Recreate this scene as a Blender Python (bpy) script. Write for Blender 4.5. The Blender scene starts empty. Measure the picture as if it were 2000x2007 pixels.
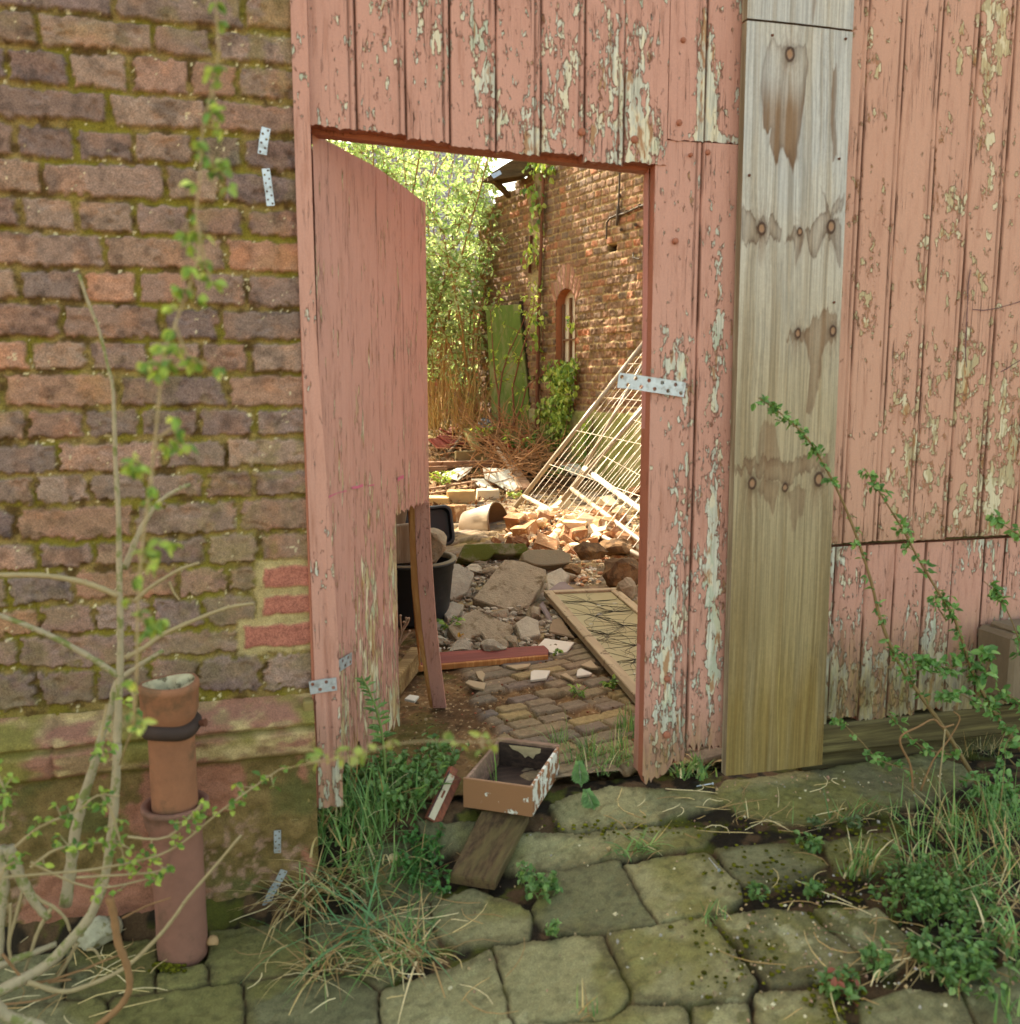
import bpy, bmesh, math, random
import numpy as np
from mathutils import Vector, Matrix, noise as mnoise

SC = bpy.context.scene
COL = SC.collection
R = math.radians
rng = random.Random(11)
nr = np.random.default_rng(11)

# ------------------------------------------------------------------ camera geometry
FPX, YAW, PIT, EYE = 1800.0, R(14.6), R(-8.0), 1.14
FW = Vector((math.sin(YAW)*math.cos(PIT), math.cos(YAW)*math.cos(PIT), math.sin(PIT)))
RT = Vector((math.cos(YAW), -math.sin(YAW), 0))
UP = RT.cross(FW)
EY = Vector((0, 0, EYE))

def ray(x, y):
    return FW + RT*((x-1000)/FPX) + UP*((1003.5-y)/FPX)
def at_y(x, y, Y):
    r = ray(x, y); return EY + r*(Y/r.y)
def on_plane(x, y, p, n):
    r = ray(x, y); n = Vector(n); return EY + r*((Vector(p)-EY).dot(n)/r.dot(n))
def sstep(t):
    t = min(1, max(0, t)); return t*t*(3-2*t)
def front_z(x, y):
    g = -.06 + .16*sstep((x+.2)/1.4)
    b = sstep((y-1.98)/.2)
    return g*(1-b) + .1*b
def yard_z(x, y):
    z = .1
    z += .5*sstep((y-8.0)/2.6)
    z += .13*math.exp(-(((x-2.0)/.85)**2 + ((y-6.0)/.75)**2))
    z += .06*math.exp(-(((x-1.25)/.35)**2 + ((y-4.75)/.4)**2))
    return z
def terrain(x, y):
    return front_z(x, y) if y < 2.2 else yard_z(x, y)
def hit(x, y, dz=0.0):
    r = ray(x, y); t0 = .3; t = t0
    while t < 30:
        p = EY + r*t
        if p.z < terrain(p.x, p.y)+dz:
            a, b = t0, t
            for _ in range(25):
                m = (a+b)/2; q = EY + r*m
                if q.z < terrain(q.x, q.y)+dz: b = m
                else: a = m
            return EY + r*b
        t0 = t; t += .03
    return EY + r*30

# ------------------------------------------------------------------ numeric noise
def _hash(ix, iy, seed):
    h = (ix.astype(np.int64)*374761393 + iy.astype(np.int64)*668265263 + seed*974711) & 0x7fffffff
    h = ((h ^ (h >> 13))*1274126177) & 0x7fffffff
    h = h ^ (h >> 16)
    return (h & 0xffff)/65535.0
def vnoise(u, v, seed=0):
    iu = np.floor(u); iv = np.floor(v); fu = u-iu; fv = v-iv
    fu = fu*fu*(3-2*fu); fv = fv*fv*(3-2*fv)
    a = _hash(iu, iv, seed); b = _hash(iu+1, iv, seed); c = _hash(iu, iv+1, seed); d = _hash(iu+1, iv+1, seed)
    return a*(1-fu)*(1-fv)+b*fu*(1-fv)+c*(1-fu)*fv+d*fu*fv
def fbm(u, v, seed=0, octv=4, gain=.5):
    s = 0; a = 1; t = 0
    for i in range(octv):
        s = s + a*vnoise(u*2**i, v*2**i, seed+i*17); t += a; a *= gain
    return s/t
def nstep(a, b, x):
    t = np.clip((x-a)/(b-a), 0, 1); return t*t*(3-2*t)
def mixc(a, b, t):
    return a*(1-t[..., None]) + b*t[..., None]
def lin(*c):
    return np.array([((x/255)/12.92 if x/255 <= .04045 else ((x/255+.055)/1.055)**2.4) for x in c])

# ------------------------------------------------------------------ things, parts, meshes
def origin_of(o):
    v = Vector((0, 0, 0))
    while o is not None:
        v = v + o.location; o = o.parent
    return v
def props(o, label=None, cat=None, group=None, kind=None):
    if label: o['label'] = label
    if cat: o['category'] = cat
    if group: o['group'] = group
    if kind: o['kind'] = kind
    return o
def thing(name, label, cat, loc, group=None):
    o = bpy.data.objects.new(name, None); COL.objects.link(o)
    o.location = loc; o.empty_display_size = .05
    return props(o, label, cat, group)

class MB:
    def __init__(s): s.v = []; s.f = []; s.m = []; s.c = []; s.cur = (1, 1, 1)
    def add(s, vs, fs, mi=0, col=None):
        k = len(s.v); s.v += [tuple(p) for p in vs]
        s.c += [col or s.cur]*len(vs)
        for f in fs: s.f.append(tuple(i+k for i in f)); s.m.append(mi)
    def box(s, c, size, rot=None, mi=0, bev=.003, jit=0, col=None):
        hx, hy, hz = size[0]/2, size[1]/2, size[2]/2
        b = min(bev, hx*.9, hy*.9, hz*.9)
        vs = []; idx = {}
        for sx in (-1, 1):
            for sy in (-1, 1):
                for sz in (-1, 1):
                    for ax in range(3):
                        p = [sx*(hx-b), sy*(hy-b), sz*(hz-b)]
                        p[ax] = (sx*hx, sy*hy, sz*hz)[ax]
                        if jit: p = [q+rng.uniform(-jit, jit) for q in p]
                        idx[(sx, sy, sz, ax)] = len(vs); vs.append(Vector(p))
        fs = []
        I = lambda *k: idx[k]
        for g in (-1, 1):
            o = [(-1, -1), (1, -1), (1, 1), (-1, 1)]
            fs.append([I(g, a, c_, 0) for a, c_ in (o if g > 0 else o[::-1])])
            fs.append([I(a, g, c_, 1) for a, c_ in (o[::-1] if g > 0 else o)])
            fs.append([I(a, c_, g, 2) for a, c_ in (o if g > 0 else o[::-1])])
        for a in (-1, 1):
            for c_ in (-1, 1):
                fs.append([I(-1, a, c_, 1), I(1, a, c_, 1), I(1, a, c_, 2), I(-1, a, c_, 2)][::(1 if a*c_ > 0 else -1)])
                fs.append([I(a, -1, c_, 0), I(a, 1, c_, 0), I(a, 1, c_, 2), I(a, -1, c_, 2)][::(-1 if a*c_ > 0 else 1)])
                fs.append([I(a, c_, -1, 0), I(a, c_, 1, 0), I(a, c_, 1, 1), I(a, c_, -1, 1)][::(1 if a*c_ > 0 else -1)])
                for e in (-1, 1):
                    fs.append([I(a, c_, e, 0), I(a, c_, e, 1), I(a, c_, e, 2)][::(1 if a*c_*e > 0 else -1)])
        M = rot.to_3x3() if rot is not None else Matrix.Identity(3)
        s.add([M @ p + Vector(c) for p in vs], fs, mi, col)
    def bar(s, a, b, w, t, up=(0, 0, 1), mi=0, bev=.002, col=None, jit=0):
        a = Vector(a); b = Vector(b); d = b-a; L = d.length; z = d.normalized()
        x = Vector(up).cross(z)
        x = x.normalized() if x.length > 1e-5 else Vector((1, 0, 0))
        y = z.cross(x)
        M = Matrix((x, y, z)).transposed()
        s.box((a+b)/2, (w, t, L), M, mi, bev, jit, col)
    def tube(s, pts, rad, n=7, mi=0, cap=True, col=None):
        pts = [Vector(p) for p in pts]
        if not isinstance(rad, (list, tuple)): rad = [rad]*len(pts)
        k = len(s.v); ref = Vector((.31, .17, .93)); vs = []; fs = []
        prev = None
        for i, p in enumerate(pts):
            d = (pts[min(i+1, len(pts)-1)]-pts[max(i-1, 0)]).normalized()
            if prev is None:
                x = d.cross(ref)
                if x.length < .05: x = d.cross(Vector((1, 0, 0)))
                x.normalize()
            else:
                x = (prev - d*prev.dot(d)).normalized()
            prev = x; y = d.cross(x)
            for j in range(n):
                a = 2*math.pi*j/n
                vs.append(p + (x*math.cos(a)+y*math.sin(a))*rad[i])
        for i in range(len(pts)-1):
            for j in range(n):
                fs.append((i*n+j, i*n+(j+1) % n, (i+1)*n+(j+1) % n, (i+1)*n+j))
        if cap:
            fs.append(tuple(range(n))[::-1]); fs.append(tuple((len(pts)-1)*n+j for j in range(n)))
        s.add(vs, fs, mi, col)
    def lathe(s, prof, c, n=40, M=None, mi=0, jit=None):
        vs = []; fs = []
        for (r, z) in prof:
            for j in range(n):
                a = 2*math.pi*j/n
                p = Vector((r*math.cos(a), r*math.sin(a), z))
                if jit: p = jit(p, a)
                vs.append((M @ p if M else p) + Vector(c))
        for i in range(len(prof)-1):
            for j in range(n):
                fs.append((i*n+j, i*n+(j+1) % n, (i+1)*n+(j+1) % n, (i+1)*n+j))
        s.add(vs, fs, mi)
    def leaf(s, p, d, nrm, L, W, mi=0, col=None, fold=.25, droop=.15):
        p = Vector(p); d = Vector(d).normalized(); n = Vector(nrm)
        x = d.cross(n)
        x = x.normalized() if x.length > 1e-4 else Vector((1, 0, 0))
        n = x.cross(d)
        a = p + d*L*.38 + n*W*fold; b = p + d*L*.75 + n*W*fold*.6 - n*L*droop*.4
        vs = [p, a+x*W*.5, b+x*W*.36, p+d*L-n*L*droop, b-x*W*.36, a-x*W*.5, p+d*L*.4, p+d*L*.75-n*L*droop*.5]
        s.add(vs, [(0, 6, 1), (1, 6, 7, 2), (2, 7, 3), (3, 7, 4), (4, 7, 6, 5), (5, 6, 0)], mi, col)
    def kite(s, p, d, nrm, L, W, mi=0, col=None):
        p = Vector(p); d = Vector(d).normalized(); x = d.cross(Vector(nrm))
        x = x.normalized() if x.length > 1e-4 else Vector((1, 0, 0))
        n = x.cross(d)
        s.add([p, p+d*L*.45+x*W*.5+n*W*.15, p+d*L, p+d*L*.45-x*W*.5+n*W*.15], [(0, 1, 2), (0, 2, 3)], mi, col)
    def blade(s, p, az, L, W, lean, curl, mi=0, col=None, n=5):
        p = Vector(p); h = Vector((math.cos(az), math.sin(az), 0)); sd = Vector((-math.sin(az), math.cos(az), 0))
        a = lean; vs = []; q = p.copy()
        for i in range(n+1):
            t = i/n; w = W*(1-t)**.6*.5 if i < n else .0002
            vs += [q-sd*w, q+sd*w]
            q = q + (h*math.sin(a)+Vector((0, 0, 1))*math.cos(a))*(L/n); a += curl/n
        s.add(vs, [(2*i, 2*i+1, 2*i+3, 2*i+2) for i in range(n)], mi, col)
    def poly(s, pts, thick, nrm=None, mi=0, bev=.004, sub=1, nz=.004, nscale=9, col=None):
        pts = [Vector(p) for p in pts]
        if nrm is None:
            nrm = Vector((0, 0, 0))
            for i in range(len(pts)): nrm += pts[i].cross(pts[(i+1) % len(pts)])
            nrm.normalize()
        nrm = Vector(nrm).normalized()
        a = Vector((0, 0, 0))
        for i in range(len(pts)): a += pts[i].cross(pts[(i+1) % len(pts)])
        if a.dot(nrm) < 0: pts = pts[::-1]
        bm = bmesh.new()
        vs = [bm.verts.new(p) for p in pts]; f = bm.faces.new(vs)
        r = bmesh.ops.extrude_face_region(bm, geom=[f])
        top = [e for e in r['geom'] if isinstance(e, bmesh.types.BMVert)]
        for v in top: v.co -= nrm*thick
        bmesh.ops.recalc_face_normals(bm, faces=bm.faces)
        if bev: bmesh.ops.bevel(bm, geom=bm.edges[:], offset=bev, segments=1, affect='EDGES', clamp_overlap=True)
        if sub:
            bmesh.ops.triangulate(bm, faces=[f for f in bm.faces if len(f.verts) > 4])
            bmesh.ops.subdivide_edges(bm, edges=bm.edges[:], cuts=sub, use_grid_fill=True)
        off = Vector((rng.random()*9, rng.random()*9, rng.random()*9))
        for v in bm.verts:
            v.co += mnoise.noise_vector(v.co*nscale+off)*nz
        bm.verts.index_update()
        s.add([v.co.copy() for v in bm.verts], [[v.index for v in f.verts] for f in bm.faces], mi, col)
        bm.free()
    def rock(s, c, size, rot=None, mi=0, sub=2, rough=.25, cuts=5, col=None):
        bm = bmesh.new(); bmesh.ops.create_icosphere(bm, subdivisions=sub, radius=1)
        off = Vector((rng.random()*50, rng.random()*50, rng.random()*50))
        pl = []
        for _ in range(cuts):
            n = Vector((rng.gauss(0, 1), rng.gauss(0, 1), rng.gauss(0, 1))).normalized(); pl.append((n, rng.uniform(.45, .8)))
        for v in bm.verts:
            for n, d in pl:
                k = v.co.dot(n)
                if k > d: v.co -= n*(k-d)
            v.co += mnoise.noise_vector(v.co*1.7+off)*rough*.5 + mnoise.noise_vector(v.co*5+off)*rough*.2
        M = rot.to_3x3() if rot is not None else Matrix.Identity(3)
        S = Vector(size)
        vs = [M @ Vector((v.co.x*S.x/2, v.co.y*S.y/2, v.co.z*S.z/2)) + Vector(c) for v in bm.verts]
        s.add(vs, [[v.index for v in f.verts] for f in bm.faces], mi, col); bm.free()
    def build(s, name, mats, parent=None, org=None, smooth=False, vcol=False):
        me = bpy.data.meshes.new(name)
        o0 = origin_of(parent) if parent is not None else (Vector(org) if org is not None else Vector((0, 0, 0)))
        me.from_pydata([(a-o0.x, b-o0.y, c-o0.z) for a, b, c in s.v], [], s.f)
        if not isinstance(mats, (list, tuple)): mats = [mats]
        for m in mats: me.materials.append(m)
        me.polygons.foreach_set('material_index', s.m)
        if smooth: me.polygons.foreach_set('use_smooth', [True]*len(s.f))
        if vcol:
            at = me.color_attributes.new('Col', 'FLOAT_COLOR', 'POINT')
            at.data.foreach_set('color', np.array([(c[0], c[1], c[2], 1) for c in s.c], dtype=np.float32).ravel())
        me.update()
        o = bpy.data.objects.new(name, me); COL.objects.link(o)
        if parent is not None: o.parent = parent
        else: o.location = o0
        return o

def grid_obj(name, P, mat, parent=None, org=None, colr=None, keep=None, smooth=True):
    """P: (nv, nu, 3) array of points -> one sheet mesh; keep: (nv-1, nu-1) bool of faces"""
    nv, nu = P.shape[:2]
    o0 = origin_of(parent) if parent is not None else (Vector(org) if org is not None else Vector((0, 0, 0)))
    idx = np.arange(nv*nu).reshape(nv, nu)
    q = np.stack([idx[:-1, :-1], idx[:-1, 1:], idx[1:, 1:], idx[1:, :-1]], -1)
    if keep is not None: q = q[keep]
    q = q.reshape(-1, 4).astype(np.int32)
    me = bpy.data.meshes.new(name)
    me.vertices.add(nv*nu); me.vertices.foreach_set('co', (P.reshape(-1, 3)-np.array(o0)).astype(np.float32).ravel())
    me.loops.add(q.size); me.loops.foreach_set('vertex_index', q.ravel())
    me.polygons.add(len(q)); me.polygons.foreach_set('loop_start', np.arange(0, q.size, 4, dtype=np.int32))
    try: me.polygons.foreach_set('loop_total', np.full(len(q), 4, dtype=np.int32))
    except Exception: pass
    me.polygons.foreach_set('use_smooth', [smooth]*len(q))
    me.update(calc_edges=True); me.validate()
    me.materials.append(mat)
    if colr is not None:
        at = me.color_attributes.new('Col', 'FLOAT_COLOR', 'POINT')
        c4 = (colr.reshape(-1, 4) if colr.shape[-1] == 4 else np.concatenate([colr.reshape(-1, 3), np.ones((nv*nu, 1))], 1)).astype(np.float32)
        at.data.foreach_set('color', c4.ravel())
    o = bpy.data.objects.new(name, me); COL.objects.link(o)
    if parent is not None: o.parent = parent
    else: o.location = o0
    return o

# ------------------------------------------------------------------ node helper
class N:
    def __init__(s, name):
        s.mat = bpy.data.materials.new(name); s.mat.use_nodes = True
        s.t = s.mat.node_tree; s.t.nodes.clear()
        s.out = s.t.nodes.new('ShaderNodeOutputMaterial')
        s.tc = s.t.nodes.new('ShaderNodeTexCoord')
    def n(s, typ, **kw):
        x = s.t.nodes.new(typ)
        for k, v in kw.items(): setattr(x, k, v)
        return x
    def l(s, a, b): s.t.links.new(a, b)
    def sock(s, i, v):
        if hasattr(v, 'links') or isinstance(v, bpy.types.NodeSocket): s.l(v, i)
        elif v is not None:
            if isinstance(v, (tuple, list, np.ndarray)) and len(v) == 3 and i.type == 'RGBA': v = tuple(v)+(1,)
            i.default_value = tuple(v) if isinstance(v, np.ndarray) else v
    def vec(s, scale=(1, 1, 1), off=None, src=None):
        m = s.n('ShaderNodeMapping'); s.l(src or s.tc.outputs['Object'], m.inputs[0])
        m.inputs['Scale'].default_value = scale
        if off is not None: s.sock(m.inputs['Location'], off)
        return m.outputs[0]
    def noise(s, v, scale=1, detail=4, rough=.55, dist=0):
        x = s.n('ShaderNodeTexNoise'); s.l(v, x.inputs['Vector'])
        x.inputs['Scale'].default_value = scale; x.inputs['Detail'].default_value = detail
        x.inputs['Roughness'].default_value = rough; x.inputs['Distortion'].default_value = dist
        return x.outputs['Fac']
    def voro(s, v, scale, feat='F1', out='Distance', rnd=1):
        x = s.n('ShaderNodeTexVoronoi', feature=feat); s.l(v, x.inputs['Vector']); x.inputs['Scale'].default_value = scale
        x.inputs['Randomness'].default_value = rnd
        return x.outputs[out]
    def math(s, op, a, b=None, c=None, clamp=False):
        x = s.n('ShaderNodeMath', operation=op, use_clamp=clamp)
        s.sock(x.inputs[0], a)
        if b is not None: s.sock(x.inputs[1], b)
        if c is not None: s.sock(x.inputs[2], c)
        return x.outputs[0]
    def step(s, v, a, b, lo=0.0, hi=1.0):
        x = s.n('ShaderNodeMapRange', interpolation_type='SMOOTHSTEP')
        s.l(v, x.inputs[0]); x.inputs[1].default_value = a; x.inputs[2].default_value = b
        x.inputs[3].default_value = lo; x.inputs[4].default_value = hi
        return x.outputs[0]
    def mix(s, f, a, b, typ='MIX'):
        x = s.n('ShaderNodeMix', data_type='RGBA', blend_type=typ)
        s.sock(x.inputs[0], f); s.sock(x.inputs[6], a); s.sock(x.inputs[7], b)
        return x.outputs[2]
    def attr(s):
        x = s.n('ShaderNodeAttribute'); x.attribute_name = 'Col'; return x.outputs['Color']
    def sep(s, c):
        x = s.n('ShaderNodeSeparateColor'); s.l(c, x.inputs[0]); return x.outputs
    def sepv(s, v):
        x = s.n('ShaderNodeSeparateXYZ'); s.l(v, x.inputs[0]); return x.outputs
    def bump(s, h, dist=.002, strength=1.0, prev=None):
        x = s.n('ShaderNodeBump'); x.inputs['Strength'].default_value = strength; x.inputs['Distance'].default_value = dist
        s.l(h, x.inputs['Height'])
        if prev is not None: s.l(prev, x.inputs['Normal'])
        return x.outputs[0]
    def bsdf(s, col, rough=.85, bump=None, spec=.3, metal=0.0):
        b = s.n('ShaderNodeBsdfPrincipled')
        s.sock(b.inputs['Base Color'], col); s.sock(b.inputs['Roughness'], rough)
        b.inputs['Specular IOR Level'].default_value = spec; b.inputs['Metallic'].default_value = metal
        if bump is not None: s.l(bump, b.inputs['Normal'])
        s.l(b.outputs[0], s.out.inputs[0]); return b

def m_vcol(name, rough=.9, var=.5, vscale=40, bscale=180, bdist=.0015, spec=.2, fine=.22):
    k = N(name); v = k.vec()
    a = k.noise(v, vscale, 6, .65)
    c = k.mix(1.0, k.attr(), k.mix(a, (1-var,)*3, (1+var,)*3), 'MULTIPLY')
    sp = k.noise(v, vscale*7, 3, .6)
    c = k.mix(1.0, c, k.mix(k.step(sp, .34, .66), (1-fine,)*3, (1+fine*.7,)*3), 'MULTIPLY')
    g = k.noise(v, bscale, 5, .7)
    k.bsdf(c, rough, k.bump(g, bdist), spec); return k.mat
def m_plain(name, col, rough=.8, var=.3, vscale=20, bscale=120, bdist=.001, spec=.3, metal=0, col2=None, c2=(.5, .6), bvec=(1, 1, 1)):
    k = N(name); v = k.vec(bvec)
    a = k.noise(v, vscale, 6, .65)
    col = np.array(col)
    c = k.mix(a, tuple(col*(1-var)), tuple(np.minimum(col*(1+var), .95)))
    if col2 is not None:
        m = k.step(k.noise(k.vec(bvec, (3, 5, 7)), vscale*.6, 6, .7), c2[0], c2[1]); c = k.mix(m, c, col2)
    k.bsdf(c, rough, k.bump(k.noise(v, bscale, 5, .7), bdist), spec, metal); return k.mat
def m_wood(name, col, dark, axis=2, rough=.85, scale=1.0, paint=None, pth=(.5, .53), pale=None, spec=.2):
    k = N(name); sc = [90*scale]*3; sc[axis] = 4*scale; sl = [22*scale]*3; sl[axis] = 2*scale
    g = k.noise(k.vec(tuple(sc)), 1, 5, .7); g2 = k.noise(k.vec(tuple(sl)), 1, 4, .6)
    c = k.mix(k.step(g, .3, .7), dark, col)
    c = k.mix(k.step(g2, .35, .7), c, pale if pale is not None else tuple(np.array(dark)*.9+np.array(col)*.1))
    h = g
    if paint is not None:
        pm = k.noise(k.vec((1, 1, 1), (4, 2, 9)), 34*scale, 7, .65)
        m = k.step(pm, pth[0], pth[1]); c = k.mix(m, c, paint); h = k.math('ADD', k.math('MULTIPLY', g, .5), k.math('MULTIPLY', m, .6))
    k.bsdf(c, rough, k.bump(h, .0015), spec); return k.mat
def m_leaf(name, rough=.55, trans=.45, gain=1.0):
    k = N(name); c = k.attr()
    if gain != 1.0: c = k.mix(1.0, c, (gain,)*3, 'MULTIPLY')
    d = k.n('ShaderNodeBsdfPrincipled'); k.l(c, d.inputs['Base Color']); d.inputs['Roughness'].default_value = rough
    d.inputs['Specular IOR Level'].default_value = .3
    t = k.n('ShaderNodeBsdfTranslucent'); k.l(k.mix(1.0, c, (1.05, 1.1, .72), 'MULTIPLY'), t.inputs[0])
    m = k.n('ShaderNodeMixShader'); m.inputs[0].default_value = trans
    k.l(d.outputs[0], m.inputs[1]); k.l(t.outputs[0], m.inputs[2]); k.l(m.outputs[0], k.out.inputs[0]); return k.mat

def m_paint(name, pink=lin(194, 142, 124), pink2=lin(182, 128, 111), bare=lin(176, 168, 150), peel=0.0, flake=(55, 55, 20), f2=2.1, green=.6, big=1.0, edgec=tuple(lin(124, 72, 48)), ew=.556):
    """old pink oil paint flaking off grey boards. Col.r = how much has flaked, Col.g = board seed, Col.b = algae and rot"""
    k = N(name); at = k.sep(k.attr()); aa = k.n('ShaderNodeAttribute'); aa.attribute_name = 'Col'
    off = k.n('ShaderNodeCombineXYZ')
    k.l(k.math('MULTIPLY', at[1], 7.3), off.inputs[0]); k.l(k.math('MULTIPLY', at[1], 3.1), off.inputs[1]); k.l(k.math('MULTIPLY', at[1], 5.7), off.inputs[2])
    O = off.outputs[0]
    n1 = k.noise(k.vec(flake, O), 1, 7, .62, .3)
    n2 = k.noise(k.vec((9, 9, 3.2), O), 1, 3, .5)
    val = k.math('ADD', k.math('MULTIPLY', n1, .6), k.math('MULTIPLY', n2, .4))
    val = k.math('ADD', val, k.math('MULTIPLY_ADD', at[0], .35*big, -.175*big-(1-big)*.06+peel))
    n4 = k.noise(k.vec(tuple(np.array(flake)*f2), O), 1, 6, .62, .2)
    val2 = k.math('ADD', k.math('MULTIPLY', n4, .8), k.math('MULTIPLY', n2, .2))
    val2 = k.math('ADD', val2, k.math('MULTIPLY_ADD', at[0], .16, -.078+peel*.5))
    val = k.math('MAXIMUM', val, val2)
    m = k.step(val, .578, .59)
    m_out = k.step(val, ew, .577)
    grain = k.noise(k.vec((230, 230, 7), O), 1, 5, .7)
    grain2 = k.noise(k.vec((60, 60, 2.5), O), 1, 4, .6)
    b = k.mix(k.step(grain, .25, .75), tuple(bare*.55), tuple(bare*1.12))
    und = k.noise(k.vec((30, 30, 12), O), 1, 5, .6)
    b = k.mix(k.step(und, .5, .56, 0, .75), b, lin(206, 190, 160))
    und2 = k.noise(k.vec((24, 24, 8), (5, 1, 2)), 1, 4, .6)
    b = k.mix(k.step(und2, .56, .6, 0, green), b, lin(150, 160, 132))
    und3 = k.noise(k.vec((40, 40, 10), (1, 7, 3)), 1, 4, .6)
    b = k.mix(k.step(und3, .56, .63, 0, .8), b, lin(150, 96, 54))
    p = k.mix(k.noise(k.vec((3, 3, 1.2), O), 1, 3), tuple(pink2), tuple(pink))
    p = k.mix(k.step(k.noise(k.vec((420, 420, 300)), 1, 3), .3, .7, 0, .30), p, tuple(pink*.55))
    dirt = k.noise(k.vec((50, 50, 5), O), 1, 6, .7)
    p = k.mix(k.step(dirt, .47, .74, 0, .55), p, lin(138, 86, 64))
    cr = k.math('ABSOLUTE', k.math('SUBTRACT', k.noise(k.vec((85, 85, 2.4), O), 1, 3, .5, .4), .5))
    crm = k.step(cr, .002, .011, 1, 0)
    brk = k.step(k.noise(k.vec((12, 12, 6), O), 1, 2), .5, .62)
    crm = k.math('MULTIPLY', crm, brk)
    c = k.mix(m, p, b)
    edge = k.math('SUBTRACT', m_out, m)
    c = k.mix(k.math('MULTIPLY', k.step(edge, .35, .9), .75), c, edgec)
    c = k.mix(k.math('MULTIPLY', crm, .8), c, lin(70, 40, 26))
    al = k.noise(k.vec((45, 45, 9), O), 1, 6, .7)
    alm = k.math('MULTIPLY', at[2], k.step(al, .25, .7, .6, 1))
    alg = k.mix(k.step(k.noise(k.vec((70, 70, 14)), 1, 5, .7), .35, .7), lin(84, 66, 42), lin(136, 116, 62))
    c = k.mix(k.math('MULTIPLY', alm, .9, clamp=True), c, alg)
    grm = k.math('MULTIPLY', k.math('SUBTRACT', 1.0, aa.outputs['Alpha']), k.step(dirt, .25, .6, .45, 1))
    c = k.mix(grm, c, lin(88, 50, 32))
    h = k.math('ADD', k.math('MULTIPLY', m, -1.0), k.math('MULTIPLY', grain, .35))
    h = k.math('ADD', h, k.math('MULTIPLY', grain2, .35)); h = k.math('SUBTRACT', h, k.math('MULTIPLY', crm, .8))
    lift = k.math('MULTIPLY', edge, .5); h = k.math('ADD', h, lift)
    rgh = k.math('MULTIPLY_ADD', m, .3, .58)
    k.bsdf(c, rgh, k.bump(h, .0028, 1.0), .25); return k.mat
EXPO = 2.52
# ------------------------------------------------------------------ polygons as distance fields
def poly_sd(U, V, poly):
    """signed distance (positive inside) from every (U, V) to a polygon"""
    p = np.asarray(poly, float); d2 = np.full(U.shape, 1e9); ins = np.zeros(U.shape, bool)
    for i in range(len(p)):
        a = p[i]; b = p[(i+1) % len(p)]; e = b-a
        wx = U-a[0]; wy = V-a[1]; t = np.clip((wx*e[0]+wy*e[1])/max(e@e, 1e-12), 0, 1)
        d2 = np.minimum(d2, (wx-e[0]*t)**2+(wy-e[1]*t)**2)
        c1 = (a[1] <= V) != (b[1] <= V)
        with np.errstate(divide='ignore', invalid='ignore'):
            xi = a[0]+(V-a[1])/(b[1]-a[1] if b[1] != a[1] else 1e-9)*e[0]
        ins ^= c1 & (U < xi)
    return np.where(ins, 1, -1)*np.sqrt(d2)

# ------------------------------------------------------------------ materials
M_BRICK = m_vcol('weathered_brick', .92, .5, 55, 300, .0018, fine=.34)
M_STONE = m_vcol('mossy_flagstone', .9, .36, 60, 340, .0022, fine=.3)
M_PAINT = m_paint('flaking_pink_paint', lin(194, 143, 125), lin(183, 130, 112), bare=lin(200, 192, 174), green=.4, f2=1.5)
M_PAINT2 = m_paint('pink_paint_few_flakes', lin(186, 132, 116), lin(174, 121, 106), bare=lin(186, 160, 118), peel=.008, flake=(95, 95, 12), f2=.8)
M_PAINT3 = m_paint('pink_paint_round_flakes', lin(193, 145, 121), lin(184, 134, 112), bare=lin(186, 164, 126), peel=-.002, flake=(24, 24, 14), f2=1.6, green=.15, big=.6, edgec=tuple(lin(150, 100, 64)), ew=.548)
M_PINE = m_vcol('weathered_pine', .8, .16, 90, 400, .0008, fine=.10)
M_RAWWOOD = m_wood('splintered_raw_wood', lin(200, 150, 92), lin(150, 96, 52))
M_ZINC = m_plain('zinc_plated_steel', (.42, .44, .47), .45, .35, 60, 200, .0004, .5, .6, col2=(.3, .3, .3))
M_RUST = m_plain('rusted_iron', lin(96, 56, 38), .9, .5, 40, 160, .001)
M_DARKWOOD = m_wood('rotting_dark_wood', lin(96, 78, 54), lin(44, 34, 24), 0)
M_GREYWOOD = m_wood('grey_weathered_wood', lin(168, 150, 124), lin(104, 84, 62), 2)
M_CLAY = m_plain('terracotta_pipe', lin(140, 92, 64), .85, .4, 18, 200, .0009, col2=tuple(lin(104, 76, 52)), c2=(.46, .64))
M_CLAYP = m_plain('pink_painted_clay', lin(130, 88, 72), .8, .35, 14, 200, .0008, col2=tuple(lin(104, 74, 58)), c2=(.5, .66))
M_SOIL = m_vcol('soil', .97, .5, 60, 200, .003, .1)
M_GRASS = m_leaf('grass_blades', .5, .3)
M_LEAF = m_leaf('green_leaves', .45, .4)
M_BARK = m_plain('grey_green_bark', lin(150, 134, 106), .9, .35, 60, 240, .0008, col2=tuple(lin(112, 112, 62)))
M_BARKR = m_plain('red_brown_bark', lin(112, 70, 46), .85, .4, 60, 240, .0006)
M_BLACKPL = m_plain('black_plastic', (.012, .012, .014), .5, .4, 8, 60, .0006, .4, col2=(.04, .04, .042), c2=(.55, .75))
M_CONC = m_plain('broken_concrete', lin(150, 134, 108), .95, .45, 26, 90, .007, .15, col2=tuple(lin(106, 89, 64)), c2=(.5, .66))
M_CONCG = m_plain('grey_concrete_rubble', lin(160, 148, 126), .95, .45, 30, 100, .006, .15)

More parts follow.
